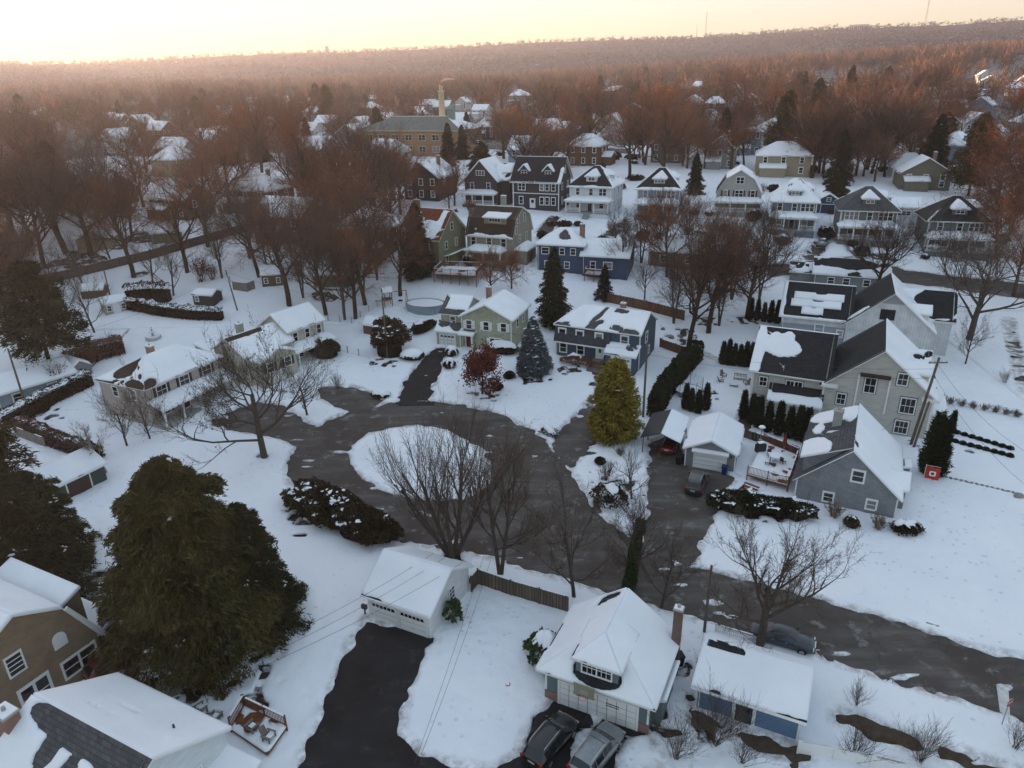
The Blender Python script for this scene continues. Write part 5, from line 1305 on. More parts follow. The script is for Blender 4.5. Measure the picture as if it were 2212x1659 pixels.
px_plant(BLU, 1152, 805, 'silvery blue spruce dusted with snow between the green and the blue house', 'blue_spruce', 'tree')
px_plant(SPR, 1196, 700, 'tall dark spruce behind the gap between the green and blue houses', 'spruce_tree', 'tree', 1.0)
px_plant(SPR, 905, 600, 'dark spruce in front of the olive house with the red roof', 'spruce_tree', 'tree', 1.1)
px_plant(SPR, 1305, 648, 'small dark evergreen by the deck of the navy split-level house', 'spruce_tree', 'tree', .5)
GLD = conifer('golden_cypress', 10.4, 3.1, 190, 190, .26, GOLD, .2, droop=-.1, lump=.3, flat=.16, snow=.06, power=.42, z0=.2)
px_plant(GLD, 1325, 945, 'dense golden-yellow cypress standing at the edge of the driveway', 'cypress_tree', 'tree', rz=1)
# red-leaved tree
RDT = Tree(); RDT.grow(np.array([0, 0, -.2]), np.array([0, 0, 1.0]), 2.6, .14, 0, cfg(levels=4, kids=[10, 5, 5, 4], ang=[.9, .7, .7], len=[.95, .6, .5], first=[.25, .2], up=.5, tw=.012))
PRO['red'] = RDT.done('red', BARKD, RED, 7000, .17)
tree_px('red', 1042, 852, 'rounded tree holding dark red leaves on the lawn of the green house', 1.42, name='red_leaved_tree')

# ======== garden shrubs
SH_SNOWY = shrub('snowy_mound', 2.0, 1.6, 1.5, 2600, .16, BOX, .12, .95)
px_plant(SH_SNOWY, 891, 775, 'wide low shrub under one smooth cap of snow beside the green house driveway', 'shrub', 'shrub', parts=SHP)
SH_BALL = shrub('ball_shrub', 1.15, 1.1, 1.55, 1800, .14, BOX, .15, .72, seed=3)
px_plant(SH_BALL, 975, 768, 'round clipped shrub with a snow cap just below the green garage door', 'shrub', 'shrub', parts=SHP, group='clipped shrubs by the green house driveway')
px_plant(SH_BALL, 970, 794, 'round snow-capped shrub beside the white garden lamp', 'shrub', 'shrub', .95, parts=SHP, group='clipped shrubs by the green house driveway')
px_plant(shrub('row_shrub', 2.8, 1.4, 1.9, 3400, .17, YEW, .18, .85, seed=4), 1085, 762, 'long yew shrub heaped with snow under the windows of the green house', 'shrub', 'shrub', parts=SHP, rz=-.4)
BALLD = shrub('dark_ball', .9, .85, 1.3, 1100, .13, BOX, .12, .0, seed=5)
px_plant(BALLD, 1100, 818, 'dark ball shrub beside the blue spruce', 'shrub', 'shrub', parts=SHP)
px_plant(BALLD, 1075, 842, 'dark ball shrub under the edge of the red-leaved tree', 'shrub', 'shrub', parts=SHP)
px_plant(shrub('mound2', 1.5, 1.2, 1.0, 1500, .15, BOX, .15, .9, seed=7), 823, 856, 'low snow-capped shrub beside the red hydrant at the kerb', 'shrub', 'shrub', parts=SHP)
px_plant(shrub('big_yew', 3.4, 3.0, 6.2, 9000, .24, YEW, .3, 0, seed=8, flecks=40), 842, 762, 'big dark reddish-brown yew with a few lumps of snow beside the wooden pole', 'yew_tree', 'tree', parts=SHP)
px_plant(shrub('hedge_circle', 5.6, 2.7, 3.3, 12000, .24, YEW, .3, 0, seed=9, flecks=70), 705, 1112, 'broad brown yew hedge flecked with snow along the turning circle', 'hedge', 'hedge', parts=SHP, rz=-.55)
px_plant(shrub('hedge_circle2', 4.2, 2.5, 3.1, 8000, .24, YEW, .3, 0, seed=10, flecks=26), 790, 1155, 'dark shrub closing the hedge behind the white garage', 'shrub', 'shrub', parts=SHP, rz=-.4)
HC = shrub('cape_hedge', 3.4, 1.5, 2.6, 8000, .18, BOX, .32, 0, seed=11, flecks=40)
px_plant(HC, 1605, 1105, 'dark green evergreen bush in front of the deck stairs', 'hedge', 'hedge', parts=SHP, rz=-.2)
px_plant(HC, 1700, 1115, 'dark green evergreen bush against the gable wall of the grey cape house', 'hedge', 'hedge', .85, parts=SHP, rz=-.3)
px_plant(shrub('mid_shrub', .8, .8, 1.3, 900, .13, YEW, .2, .2, seed=12), 1838, 1138, 'single dark bush at the foot of the grey gable wall', 'shrub', 'shrub', parts=SHP)
px_plant(shrub('corner_shrub', 1.5, 1.2, 1.2, 1200, .15, YEW, .3, .6, seed=13), 1955, 1148, 'snowy low bush at the corner of the grey cape house', 'shrub', 'shrub', parts=SHP)
px_plant(shrub('rhodo', 1.5, 2.1, 2.3, 1500, .26, RHODO, .3, .55, core=False, seed=14), 1182, 1428, 'rhododendron sprinkled with snow beside the carriage garage', 'shrub', 'shrub', parts=SHP, rz=.5)
px_plant(shrub('leafy', .75, .75, 2.5, 260, .3, RHODO, .4, 0, core=False, seed=15), 980, 1345, 'sparse broad-leaved evergreen shrub against the white garage wall', 'shrub', 'shrub', parts=SHP)
px_plant(shrub('mid2', 2.3, 1.9, 1.9, 1200, .2, YEW, .35, .25, core=False, seed=16), 1318, 1085, 'low reddish bush on the strip beside the grey cape driveway', 'shrub', 'shrub', parts=SHP)
px_plant(shrub('drift', 1.4, 1.0, 1.0, 500, .14, YEW, .35, .7, core=False, seed=17), 1185, 938, 'small snowy shrub beside the mouth of the blue house driveway', 'shrub', 'shrub', parts=SHP)
px_plant(BALLD, 1296, 1003, 'small dark dome-shaped shrub below the golden cypress', 'shrub', 'shrub', .8, parts=SHP)
px_plant(shrub('found', 2.6, 1.0, 1.8, 1200, .2, TWIGR, .3, .35, core=False, seed=18), 1245, 790, 'brown hydrangea bushes along the front of the blue house', 'shrub', 'shrub', parts=SHP, rz=-.45)
px_plant(shrub('small_green', 2.4, 2.1, 3.3, 3600, .2, YEW, .2, .25, seed=19), 705, 770, 'dark yew at the porch corner of the cream split-level house', 'shrub', 'shrub', parts=SHP)
px_plant(shrub('fence_shrub', 3.0, 1.3, 1.9, 1800, .2, YEW, .25, .4, seed=20), 915, 715, 'dark hedge along the side garden of the green house', 'hedge', 'hedge', parts=SHP, rz=.9)
# large hedge beside the blue house, hedges at the left
def hedge_line(label, pts, w, h, mat, name='hedge', snow=.0, n_per=260, size=.2, seed=0):
    """a hedge that follows a line: leafy walls and top over a dark core"""
    pts = [at(*p) for p in pts]; r = thing(name, label, 'hedge', pts[0])
    C = []; O = []; mb = MB(); S = []
    for a, b in zip(pts[:-1], pts[1:]):
        d = b - a; L = d.length; d2 = Vector((d.x, d.y, 0)).normalized(); nn = Vector((-d2.y, d2.x, 0)); m = int(L * n_per)
        t = rng.random(m); f = rng.random(m); sd = rng.random(m) < .55
        off = np.where(sd, np.where(rng.random(m) < .5, -1, 1) * w / 2 * (.92 + .2 * rng.random(m)), (rng.random(m) - .5) * w)
        hh = h * (1 + .3 * (vnoise(t * L * .8 + seed, t * 0 + seed, 3, 41) - .5) * 2)
        z = np.where(sd, f * hh, hh * (.95 + .12 * rng.random(m)))
        base = np.array(a)[None] + np.outer(t, np.array(d)) - np.array(pts[0])
        C.append(base + np.outer(off, np.array(nn)) + np.stack([0 * z, 0 * z, z], 1))
        O.append(np.where(sd[:, None], np.outer(np.sign(off), np.array(nn)), np.array([0, 0, 1.0])))
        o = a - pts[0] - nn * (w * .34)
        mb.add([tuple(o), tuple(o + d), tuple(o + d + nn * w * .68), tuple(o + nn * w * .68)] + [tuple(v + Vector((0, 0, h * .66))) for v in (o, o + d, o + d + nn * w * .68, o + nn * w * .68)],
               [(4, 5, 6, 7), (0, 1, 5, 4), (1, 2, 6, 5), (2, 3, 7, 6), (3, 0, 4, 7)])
        if snow:
            k = max(4, int(L / .35)); us = np.linspace(0, 1, k); vs = np.linspace(-.55, .55, 8); Uu, Vv = np.meshgrid(us, vs, indexing='ij')
            P = np.array(a - pts[0])[None, None] + Uu[..., None] * np.array(d) + Vv[..., None] * w * np.array(nn); P[..., 2] += h * (1 + .3 * (vnoise(Uu * L * .8 + seed, Uu * 0 + seed, 3, 41) - .5) * 2) * 1.0
            mm = snow - np.abs(Vv) * 1.2 + (vnoise(Uu * L * .9, Vv * w * .9, 3, 43) - .5) * 1.8
            ok = mm > 0; keep = ok[:-1, :-1] | ok[1:, :-1] | ok[1:, 1:] | ok[:-1, 1:]; N = np.zeros_like(P); N[..., 2] = 1
            S.append((snap_rim(P, mm, .3), keep, N, .13 * sstep(0, .5, mm)))
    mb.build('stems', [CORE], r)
    C = np.concatenate(C); O = np.concatenate(O); V, Fq = leaf_quads(C, size, .0, 1.2, O * .8)
    link('foliage', np_mesh('hedge_foliage', V, Fq, mat), r)
    for q in S:
        me = grid_skirted('hedge_snow', q[0], q[1], q[2], q[3], SNOW, True, .08)
        if me: link('snow', me, r)
    return r
hedge_line('tall dense dark-green hedge between the blue house and the trampoline', [(1412, 905), (1432, 862), (1470, 815), (1505, 775)], 1.8, 3.0, ARBO, n_per=420, size=.26)
hedge_line('long clipped dark hedge topped with snow behind the pinkish beige house', [(15, 925), (110, 875), (200, 832)], 1.3, 2.4, YEW, snow=.55)
hedge_line('clipped dark hedge with a snowy top beyond the yard with the fountain', [(278, 668), (350, 682), (420, 690), (482, 692)], 1.4, 2.2, YEW, snow=.5)
hedge_line('taller dark hedge beside the small beige shed', [(275, 655), (320, 650), (368, 652)], 2.0, 3.4, YEW, snow=.15)
hedge_line('brown hedge beside the long green garage', [(45, 925), (130, 965), (215, 995)], 1.6, 1.7, TWIGD, snow=.1, n_per=380)
hedge_line('dark undergrowth along the fence behind the huge hemlock', [(310, 1470), (420, 1455), (520, 1405), (600, 1300)], 2.2, 1.0, YEW, snow=.2, n_per=260)
hedge_line('shaggy brown hedge behind the beige house chimney', [(150, 800), (210, 775), (270, 760)], 3, 2.6, TWIGM, n_per=420)

# ---- arborvitae: one narrow cone, copied
ARB = conifer('arborvitae', 3.7, .52, 70, 40, .17, ARBO, .06, droop=-.9, lump=.12, flat=.1, z0=.1, power=.75)
def arb_row(pts, label, group, s=1.0):
    for k, (x, y) in enumerate(pts): px_plant(ARB, x, y, label, 'arborvitae', 'conifer', s * (.9 + .2 * random.random()), group=group)
def lerp_px(a, b, n): return [(a[0] + (b[0] - a[0]) * i / (n - 1), a[1] + (b[1] - a[1]) * i / (n - 1)) for i in range(n)]
arb_row(lerp_px((1560, 788), (1622, 795), 6), 'dark arborvitae in the row before the white picket fence by the cream house', 'arborvitae by the picket fence')
arb_row(lerp_px((1620, 692), (1692, 702), 6), 'dark arborvitae in the row left of the white solar-panel house', 'arborvitae by the solar-panel house')
arb_row([(1604, 905), (1622, 915), (1637, 925), (1657, 935), (1680, 942), (1702, 948), (1722, 952), (1738, 958)], 'dark arborvitae between the grey cape deck and the cream house', 'arborvitae between the deck and the cream house', 1.15)
arb_row([(1480, 885), (1492, 890), (1507, 895), (1524, 888)], 'dark arborvitae behind the carport roof', 'arborvitae behind the carport')
px_plant(ARB, 2003, 1025, 'tall brownish-green pointed conifer beside the red flag', 'conifer_tree', 'conifer', 2.0)
px_plant(ARB, 2020, 1030, 'second pointed conifer beside the red flag, nearer the open lawn', 'conifer_tree', 'conifer', 1.85)
px_plant(ARB, 2052, 938, 'single clipped dark column shrub on the snowy lawn', 'shrub', 'shrub', .85)
TINY = shrub('tiny', .55, .55, .75, 380, .12, BOX, .1, 0, seed=25)
for a, b, lab in (((2066, 938), (2180, 972), 'small round clipped box in the upper of two rows on the snowy lawn'), ((2062, 957), (2180, 988), 'small round clipped box in the lower of two rows on the snowy lawn')):
    for q in lerp_px(a, b, 8): px_plant(TINY, q[0], q[1], lab, 'box_shrub', 'shrub', .82, parts=SHP, group='clipped box along the garden walk')
for q in [(1227, 489), (1248, 489)]: px_plant(TINY, q[0], q[1], 'round clipped shrub flanking the walk to the white foursquare house', 'box_shrub', 'shrub', 1.8, parts=SHP, group='pair of round shrubs at the walk')

# ======== bare trees near the circle
tree_px('wide_maple', 572, 990, 'wide many-limbed bare tree on the snow at the circle, before the beige house', 1.12, rz=2.9, sx=1.15)
tree_px('small', 664, 898, 'small reddish bare tree next to the wide one at the circle', 1.15, sx=1.2)
tree_px('pale', 232, 1022, 'pale-barked leaning bare tree below the beige house', .8, rz=0.3)
tree_px('small', 275, 965, 'thin bare tree against the left end wall of the beige house', 1.2)
tree_px('small', 325, 950, 'thin bare tree at the corner of the beige house', 1.1)
tree_px('vase', 978, 1203, 'many-stemmed vase-shaped bare tree behind the white garage', 1.25, rz=.6, sx=1.12)
tree_px('upright', 1081, 1243, 'tall upright bare tree behind the wooden fence', 1.3)
tree_px('small', 1241, 1292, 'forked bare tree at the end of the wooden fence', 1.6, rz=1.2)
tree_px('small', 1428, 1312, 'small bare tree between the chimney and the street', 1.15)
tree_px('wide_sedan', 1640, 1396, 'spreading bare tree standing over the parked sedan', 1.12, rz=3.6, sx=1.1)
tree_px('wide_maple', 2092, 735, 'big dark bare oak on the lawn beside the white solar-panel house', 1.4, rz=.3, sx=1.1)
tree_px('small', 2085, 788, 'slender bare tree with one low arching limb on the right-hand lawn', 1.1)
tree_px('small', 1392, 650, 'knobbly bare tree behind the brown fence', 1.35)
tree_px('small', 1365, 1080, 'thin bare tree on the strip beside the grey cape driveway', .95)
tree_px('upright', 1372, 1262, 'bare top of the ivy-covered tree by the street', .8)
# ivy-covered trunk
def ivy():
    p = at(1358, 1268); q = (at(1376, 1105, 0)); r = thing('ivy_tree', 'leaning trunk wrapped in dark green ivy beside the street', 'tree', p)
    top = Vector((.8, .4, 6.8)); pts = [Vector((0, 0, -.3)), top * .5, top]
    MB().tube(pts, [.28, .22, .14], 8).build('trunk', [BARK], r)
    n = 3800; t = rng.random(n); a = rng.random(n) * 6.28; rad = .30 + .26 * vnoise(t * 9, a, 3, 51) * 1.5 - .12 * t
    C = np.outer(t, np.array(top)) + np.stack([np.cos(a) * rad, np.sin(a) * rad, 0 * a], 1)
    V, Fq = leaf_quads(C, .2, .3, 1.2, np.stack([np.cos(a), np.sin(a), 0 * a], 1))
    link('ivy', np_mesh('ivy', V, Fq, IVY), r)
ivy()
BS = bare_shrub('bare_shrub', 2.6, 22, TWIG, .5); BSR = bare_shrub('russet_shrub', 2.2, 26, TWIGM, .45, leaves=200); HYD = bare_shrub('hydrangea', 1.1, 26, leafmat('dry_hydrangea_stems', (.15, .11, .085), (.21, .155, .12), .35), .6, leaves=160); BSL = bare_shrub('big_bare_shrub', 4.2, 34, TWIG, .45, .011)
TP = ('twigs',)
for m, x, y, lab, s in [(BSL, 1545, 1610, 'tall tangled bare shrub in front of the blue shed', 1.0), (BSL, 1460, 1640, 'bare twiggy shrub beside the parked silver car', .8), (BS, 1600, 1648, 'twiggy bush at the lower edge by the blue shed', 1.0),
                        (BS, 1838, 1640, 'leafless shrub beside the long planting bed', 1.1), (BS, 1850, 1528, 'small leafless shrub with a few leaves above the planting bed', .75), (BSL, 1985, 1648, 'spreading leafless shrub at the end of the planting bed', .7),
                        (BS, 2190, 1620, 'leafless shrub beside the stop sign', .9), (BSR, 1535, 1470, 'thin bare stems rising against the blue shed roof', 1.1), (BS, 2170, 830, 'bare shrub at the pavement on the right', .8),
                        (BSR, 1310, 1040, 'twiggy shrub on the strip between two driveways', 1.0), (BSR, 437, 610, 'upright russet bush standing alone in the snowy woods', 2.3), (BSR, 460, 605, 'second russet bush beside the lone upright one', 1.5),
                        (HYD, 1800, 1120, 'brown hydrangea against the grey gable wall', 1.5), (HYD, 1895, 1145, 'brown hydrangea near the corner of the grey gable wall', 1.4), (HYD, 1340, 985, 'small bare shrub at the foot of the golden cypress', 1.0),
                        (BSR, 1340, 935, 'thin bare sapling by the wooden pole', .9), (BS, 730, 840, 'bare shrub at the left mouth of the circle', 1.0), (BS, 240, 760, 'bare shrub before the fountain', 1.2), (BSR, 200, 790, 'bare reddish shrub by the chimney of the beige house', 1.6), (BSR, 130, 835, 'reddish thicket beside the low blue house', 1.6)]:
    px_plant(m, x, y, lab, 'bare_shrub', 'shrub', s, parts=TP)
for i, q in enumerate(lerp_px((2030, 870), (2195, 902), 8)): px_plant(HYD, q[0], q[1], 'brown hydrangea in the row along the snowy front lawn of the cream house', 'hydrangea', 'shrub', .95, parts=TP, group='row of hydrangeas on the front lawn')

# ======== the woods: named trees first, then the rest by area
for key, x, y, s, lab in [
    ('tall0', 625, 662, 1.15, 'stout tall bare tree with a forked trunk behind the cream split-level house'), ('tall1', 705, 682, .9, 'slim ivy-footed bare tree right of the stout forked one'),
    ('tall2', 768, 690, .9, 'one of the thin trunks beside the playset, bare'), ('tall1', 790, 660, .95, 'bare tree with an ivy-wrapped trunk near the playset'), ('russet1', 800, 590, 1.15, 'orange-brown tree rising in front of the olive house'),
    ('tall0', 865, 640, .9, 'ivy-clad tall tree at the left corner of the olive house'), ('tall2', 405, 590, 1.0, 'dark bare tree with twin stems beside the snowy yard'), ('tall0', 290, 600, 1.1, 'large bare tree with snow on its long low limbs'),
    ('tall1', 560, 600, .9, 'bare tree behind the dark playhouse'), ('tall1', 1487, 748, .95, 'tall bare tree behind the trampoline'), ('tall0', 1530, 720, 1.0, 'tallest bare tree in the clump before the brick house'), ('tall1', 1612, 690, .85, 'bare tree in the clump nearest the solar-panel house'),
    ('tall2', 1560, 640, .8, 'bare tree leaning over the roof of the brick house'), ('russet2', 1440, 600, .8, 'reddish bare tree behind the navy split-level house'), ('russet0', 1060, 640, .6, 'reddish bare tree behind the green house'), ('russet0', 1105, 625, .5, 'small bare tree right of the brown deck'),
    ('tall1', 1890, 640, .8, 'bare tree behind the bungalow'), ('russet2', 2190, 640, .9, 'russet bare tree at the far right edge'), ('russet1', 2150, 560, .85, 'orange-tinged bare tree right of the teal house'), ('orange', 1140, 345, .95, 'bright orange-leaved tree beside the school street'),
    ('sycamore', 1855, 340, 1.1, 'big pale-limbed sycamore above the far roofs'), ('sycamore', 1748, 370, .9, 'second pale-trunked sycamore left of the big one'), ('orange', 1950, 330, 1.25, 'tall orange-tipped tree right of the big sycamore'), ('russet1', 1590, 330, 1.2, 'large russet tree above the far grey gable'),
    ('tall2', 1430, 400, 1.25, 'tall bare tree behind the lilac-blue foursquare house'), ('tall0', 1360, 385, 1.2, 'tall bare tree with a bent trunk behind the white foursquare house'), ('orange', 1290, 270, 1.2, 'orange-crowned tree behind the school street'), ('orange', 1440, 260, 1.2, 'orange-crowned tree before the brick mansion'),
    ('tall0', 1560, 235, 1.35, 'very tall bare tree standing above the horizon line'), ('tall2', 1605, 240, 1.2, 'tall bare tree beside the one above the horizon line'), ('tall0', 820, 210, 1.1, 'tall bare tree rising above the school'), ('tall2', 905, 200, 1.2, 'tallest bare tree of three rising above the school'), ('tall1', 845, 205, 1.0, 'middle bare tree of three rising above the school')]:
    tree_px(key, x, y, lab, s)
for m, x, y, s, lab in [(SPR, 970, 360, 1.05, 'dark conifer beside the right corner of the school'), (SPR, 1010, 320, 1.05, 'tall pointed conifer behind the school corner'), (SPR, 1000, 345, .9, 'brownish conifer among the school corner group'), (BLU, 1035, 375, 1.15, 'snow-dusted spruce at the school corner'),
                        (SPR, 1500, 420, .8, 'dark conifer between the lilac-blue and gambrel houses'), (SPR, 1810, 400, 1.1, 'broad dark conifer behind the blue-grey foursquare house'), (HEM2, 1800, 455, .7, 'dense round evergreen behind the taupe foursquare house'), (SPR, 2010, 385, 1.3, 'dark green pine in front of the white arched-window house'),
                        (DKP, 1050, 200, 1.1, 'dark pine standing clear above the orange trees'), (DKP, 1395, 180, 1.1, 'dark flat-topped pine near the hills'), (SPR, 1730, 240, 1.6, 'dark spruce on the skyline left of the sycamores'), (SPR, 1830, 235, 1.75, 'dark pointed spruce on the skyline by the sycamores'),
                        (SPR, 1880, 320, .7, 'small dark conifer below the big sycamore'), (WPN, 110, 420, .8, 'olive pine in the hazy left woods'), (SPR, 265, 275, 1.2, 'dark spruce spire in the left woods'), (DKP, 1295, 215, 1.1, 'dark pine right of the tall orange crowns'), (BALLD, 1330, 345, 2.2, 'dark hedge mass beside the school street')]:
    px_plant(m, x, y, lab, 'conifer_tree', 'tree', s)

for key, s_, lab, grp, pts in [
    ('upright', 1.25, 'thin bare tree in the snowy lots behind the split-level house', 'thin bare trees behind the split-level house', [(480, 602), (575, 572), (600, 608), (655, 645), (690, 602), (738, 645), (745, 692), (785, 632), (815, 606), (660, 562), (540, 560), (720, 575)]),
    ('small', 1.5, 'small bare tree in the yard beside the fountain and sheds', 'small bare trees by the fountain yard', [(240, 565), (330, 612), (180, 618), (120, 645), (50, 605), (150, 690), (90, 730), (375, 640), (205, 720)]),
    ('upright', 1.15, 'thin bare tree among the back yards between the navy and white houses', 'thin bare trees in the centre back yards', [(1455, 700), (1502, 690), (1553, 705), (1580, 648), (1640, 648), (1430, 565), (1385, 570), (1650, 575), (1480, 562), (1530, 600), (1345, 600)]),
    ('small', 1.25, 'small bare street tree in front of the old foursquare row', 'small bare trees before the foursquare row', [(1330, 530), (1420, 520), (1560, 540), (1640, 545), (1850, 575), (1930, 570), (2040, 590), (2120, 600), (1490, 500)])]:
    for x, y in pts: tree_px(key, x, y, lab, s_ * (.85 + .3 * random.random()), group=grp)
KEEP_OUT = []       # plan circles kept free of scattered trees: houses and yards
for o in list(COL.objects):
    if o.get('category') in ('house', 'garage', 'shed', 'carport'):
        c = o.matrix_basis @ Vector((5, 4.5, 0)); KEEP_OUT.append((c.x, c.y, 7.0))
def free(x, y, extra=0):
    return all((x - a) ** 2 + (y - b) ** 2 > (r + extra) ** 2 for a, b, r in KEEP_OUT)
def in_frame(x, y, z, marg=60):
    d = np.array([x, y, z - CAMH]); q = d @ _f
    if q < 5: return False
    u = CX + F * (d @ _r) / q
    return -marg < u < 2212 + marg
def pxof(x, y, z):
    d = np.array([x, y, z - CAMH]); q = d @ _f
    return CX + F * (d @ _r) / q, CY - F * (d @ _u) / q
AREAS = [   # outline of an area in the picture (ground points), count, kinds, size, label
    ([(-60, 560), (60, 470), (230, 420), (500, 420), (700, 440), (720, 520), (560, 560), (420, 545), (250, 560), (150, 600), (-60, 760)], 30, ['tall0', 'tall1', 'tall2', 'russet0'], (.9, 1.15), 'dark bare tree in the wood behind the yard with the fountain', 6),
    ([(-80, 420), (100, 330), (400, 290), (640, 300), (700, 360), (690, 430), (480, 415), (220, 415), (-80, 520)], 28, ['russet0', 'russet2', 'tall0', 'tall2', 'orange'], (.85, 1.15), 'reddish bare tree in the dense wood left of the school', 6),
    ([(-100, 330), (100, 262), (600, 245), (760, 245), (640, 290), (380, 285), (80, 325)], 30, ['russet0', 'russet1', 'russet2', 'tall2', 'orange'], (.9, 1.2), 'russet tree in the hazy wood under the evening sun', 7),
    ([(720, 480), (760, 350), (860, 380), (1000, 460), (1000, 440), (860, 430), (740, 560)], 9, ['russet1', 'russet0', 'tall2'], (.85, 1.1), 'orange-brown tree in front of the school and the brown Victorian house', 6),
    ([(1040, 315), (1200, 250), (1500, 235), (1640, 290), (1500, 345), (1330, 300)], 24, ['russet0', 'russet1', 'tall1', 'russet2', 'orange'], (.8, 1.1), 'russet bare tree among the far houses behind the foursquare row', 7),
    ([(1640, 290), (1760, 250), (2260, 250), (2280, 420), (2150, 400), (1960, 370), (1700, 380)], 30, ['russet0', 'russet1', 'tall1', 'russet2', 'tall2', 'orange', 'sycamore'], (.8, 1.1), 'russet bare tree in the wood right of the sycamores', 7),
    ([(760, 245), (1100, 215), (1600, 222), (1900, 235), (2260, 225), (2260, 250), (1640, 265), (1100, 250), (900, 250)], 30, ['russet0', 'russet1', 'russet2', 'tall0', 'orange', 'tall1'], (.8, 1.15), 'russet tree in the far belt of woods below the hills', 7),
    ([(2140, 430), (2260, 420), (2280, 560), (2190, 560)], 8, ['russet1', 'russet2', 'tall1'], (.85, 1.1), 'reddish bare tree along the street at the right edge', 6),
    ([(1100, 430), (1240, 350), (1700, 385), (1960, 400), (1940, 380), (1250, 340)], 26, ['tall1', 'russet0', 'russet2'], (.8, 1.1), 'bare tree just behind the roofs of the foursquare row', 5),
    ([(1000, 345), (1250, 325), (1700, 335), (2100, 345), (2230, 420), (1980, 395), (1700, 372), (1240, 352)], 26, ['tall2', 'russet0', 'russet1', 'tall1'], (.75, 1.05), 'bare tree between the far houses behind the foursquare row', 5),
    ([(640, 430), (740, 400), (900, 420), (1000, 455), (860, 520), (740, 560), (640, 540)], 14, ['tall2', 'tall1', 'russet0'], (.8, 1.05), 'bare trunk among the houses left of the red-roofed olive house', 5),
]
def in_poly(p, q): return sdist(np.array(q, float), np.array([p[0]]), np.array([p[1]]))[0] < 0
def scatter():
    rr = random.Random(5)
    for poly, n, keys, (s0, s1), lab, sep in AREAS:
        xs = [p[0] for p in poly]; ys = [p[1] for p in poly]; done = []; k = 0
        W2 = np.array([tuple(at(x, y)[:2]) for x, y in poly]); lo = W2.min(0); hi = W2.max(0)
        while len(done) < n and k < 4000:
            k += 1; x = lo[0] + rr.random() * (hi[0] - lo[0]); y = lo[1] + rr.random() * (hi[1] - lo[1])
            if sdist(W2, np.array([x]), np.array([y]))[0] > 0 or not free(x, y) or any((x - a) ** 2 + (y - b) ** 2 < sep * sep for a, b in done): continue
            done.append((x, y)); put_tree(rr.choice(keys), x, y, lab, (s0 + (s1 - s0) * rr.random()) * rr.choice((.7, .85, 1, 1, 1.1)), sx=.95 + .4 * rr.random(), group=lab.replace('tree', 'trees', 1), rz=rr.random() * 6.28, name='woodland_tree')
def garden_shrubs():
    rr = random.Random(9); SM = [shrub('garden_shrub', 1.3, 1.1, 1.5, 420, .28, YEW, .3, .5, seed=31), shrub('garden_shrub_round', 1.1, 1.1, 1.6, 420, .26, BOX, .25, 0, seed=32), shrub('garden_shrub_wide', 2.4, 1.2, 1.7, 620, .28, YEW, .35, .2, seed=33)]
    n = 0
    while n < 70:
        px, py = 560 + 1640 * rr.random(), 330 + 250 * rr.random(); p = at(px, py)
        if any((p.x - a) ** 2 + (p.y - b) ** 2 < (r * .8) ** 2 for a, b, r in KEEP_OUT): continue
        n += 1; put_plant(rr.choice(SM), p.x, p.y, 'small dark evergreen shrub in the snowy gardens round the old houses', 'garden_shrub', 'shrub', .7 + .7 * rr.random(), group='shrubs in the far gardens', parts=SHP)
    for k in range(34):
        px, py = 560 + 1640 * rr.random(), 340 + 240 * rr.random(); p = at(px, py)
        if any((p.x - a) ** 2 + (p.y - b) ** 2 < (r * .8) ** 2 for a, b, r in KEEP_OUT): continue
        put_plant(BSR, p.x, p.y, 'bare brown bush in the snowy gardens round the old houses', 'bare_shrub', 'shrub', 1 + rr.random(), group='bare bushes in the far gardens', parts=TP)

# ------------------------------------------------------------------ far houses, each in its gap between the trees
def far_house(label, px, py, rot, w, d, ze, roof, wall, roofm=None, snow=.8, blobs=None, wing=None, chim=False, name='distant_house', win=3, dorm=None, cat='house'):
    p = at(px, py); h = House(name, label, cat, p.x, p.y, rot, wall, roofm or RSHG, WHITE, cell=.6, far=True, base=3)
    h.vol(0, w, 0, d, 0, ze, roof, .5, snow=snow, blobs=blobs, rf=w * .35 if roof[0] == 'hip' else 0, rb=w * .35 if roof[0] == 'hip' else 0)
    for i in range(win):
        a = w * (i + .5) / win
        h.window('f', 0, a, ze - 2.2, .95, 1.5, 1, tw=.15)
        if ze > 4.5: h.window('f', 0, a, 1.0, .95, 1.5, 1, tw=.15)
    for a in (d * .3, d * .7): h.window('r', w, a, ze - 2.2, .9, 1.4, 1, tw=.15)
    k = (int(px) * 7 + int(py)) % 5
    if k < 2 and ze > 4.5: h.vol(w * .08, w * (.55 + .1 * k), -2.2, 0, 0, 2.7, ('shed', 'x', .9), .3, snow=1.0)
    elif k == 2 and ze > 4.5 and roof[1] == 'x': h.vol(w * .5, w * .92, -1.6, d * .5, 0, ze - .2, ('gable', 'y', roof[2] * .8), .35, snow=.9); h.window('f', -1.6, w * .71, ze - 2.2, .95, 1.5, 2)
    elif k == 3: h.vol(w, w + 3.2, d * .2, d * .8, 0, 3.0, ('gable', 'x', 1.3), .3, snow=1.0)
    if k in (0, 2, 4) and not chim: h.chimney(w * .7, d * .6, ze, ze + roof[2] + .9, .8, .8)
    if wing: h.vol(*wing, .4, snow=1.0)
    if dorm: h.dormer(*dorm, ('gable', 'y', 1.0), .3, 1)
    if chim: h.chimney(w * .3, d * .5, ze + 1, ze + roof[2] + 1.3, .9, .9)
    KEEP_OUT.append((p.x + w * .5, p.y + d * .5, max(w, d) * .66)); KEEP_OUT.append((p.x + w * .5 - p.x * .045, p.y + d * .5 - 13, max(w, d) * .5)); KEEP_OUT.append((p.x + w * .5 - p.x * .08, p.y + d * .5 - 24, max(w, d) * .4)); return h
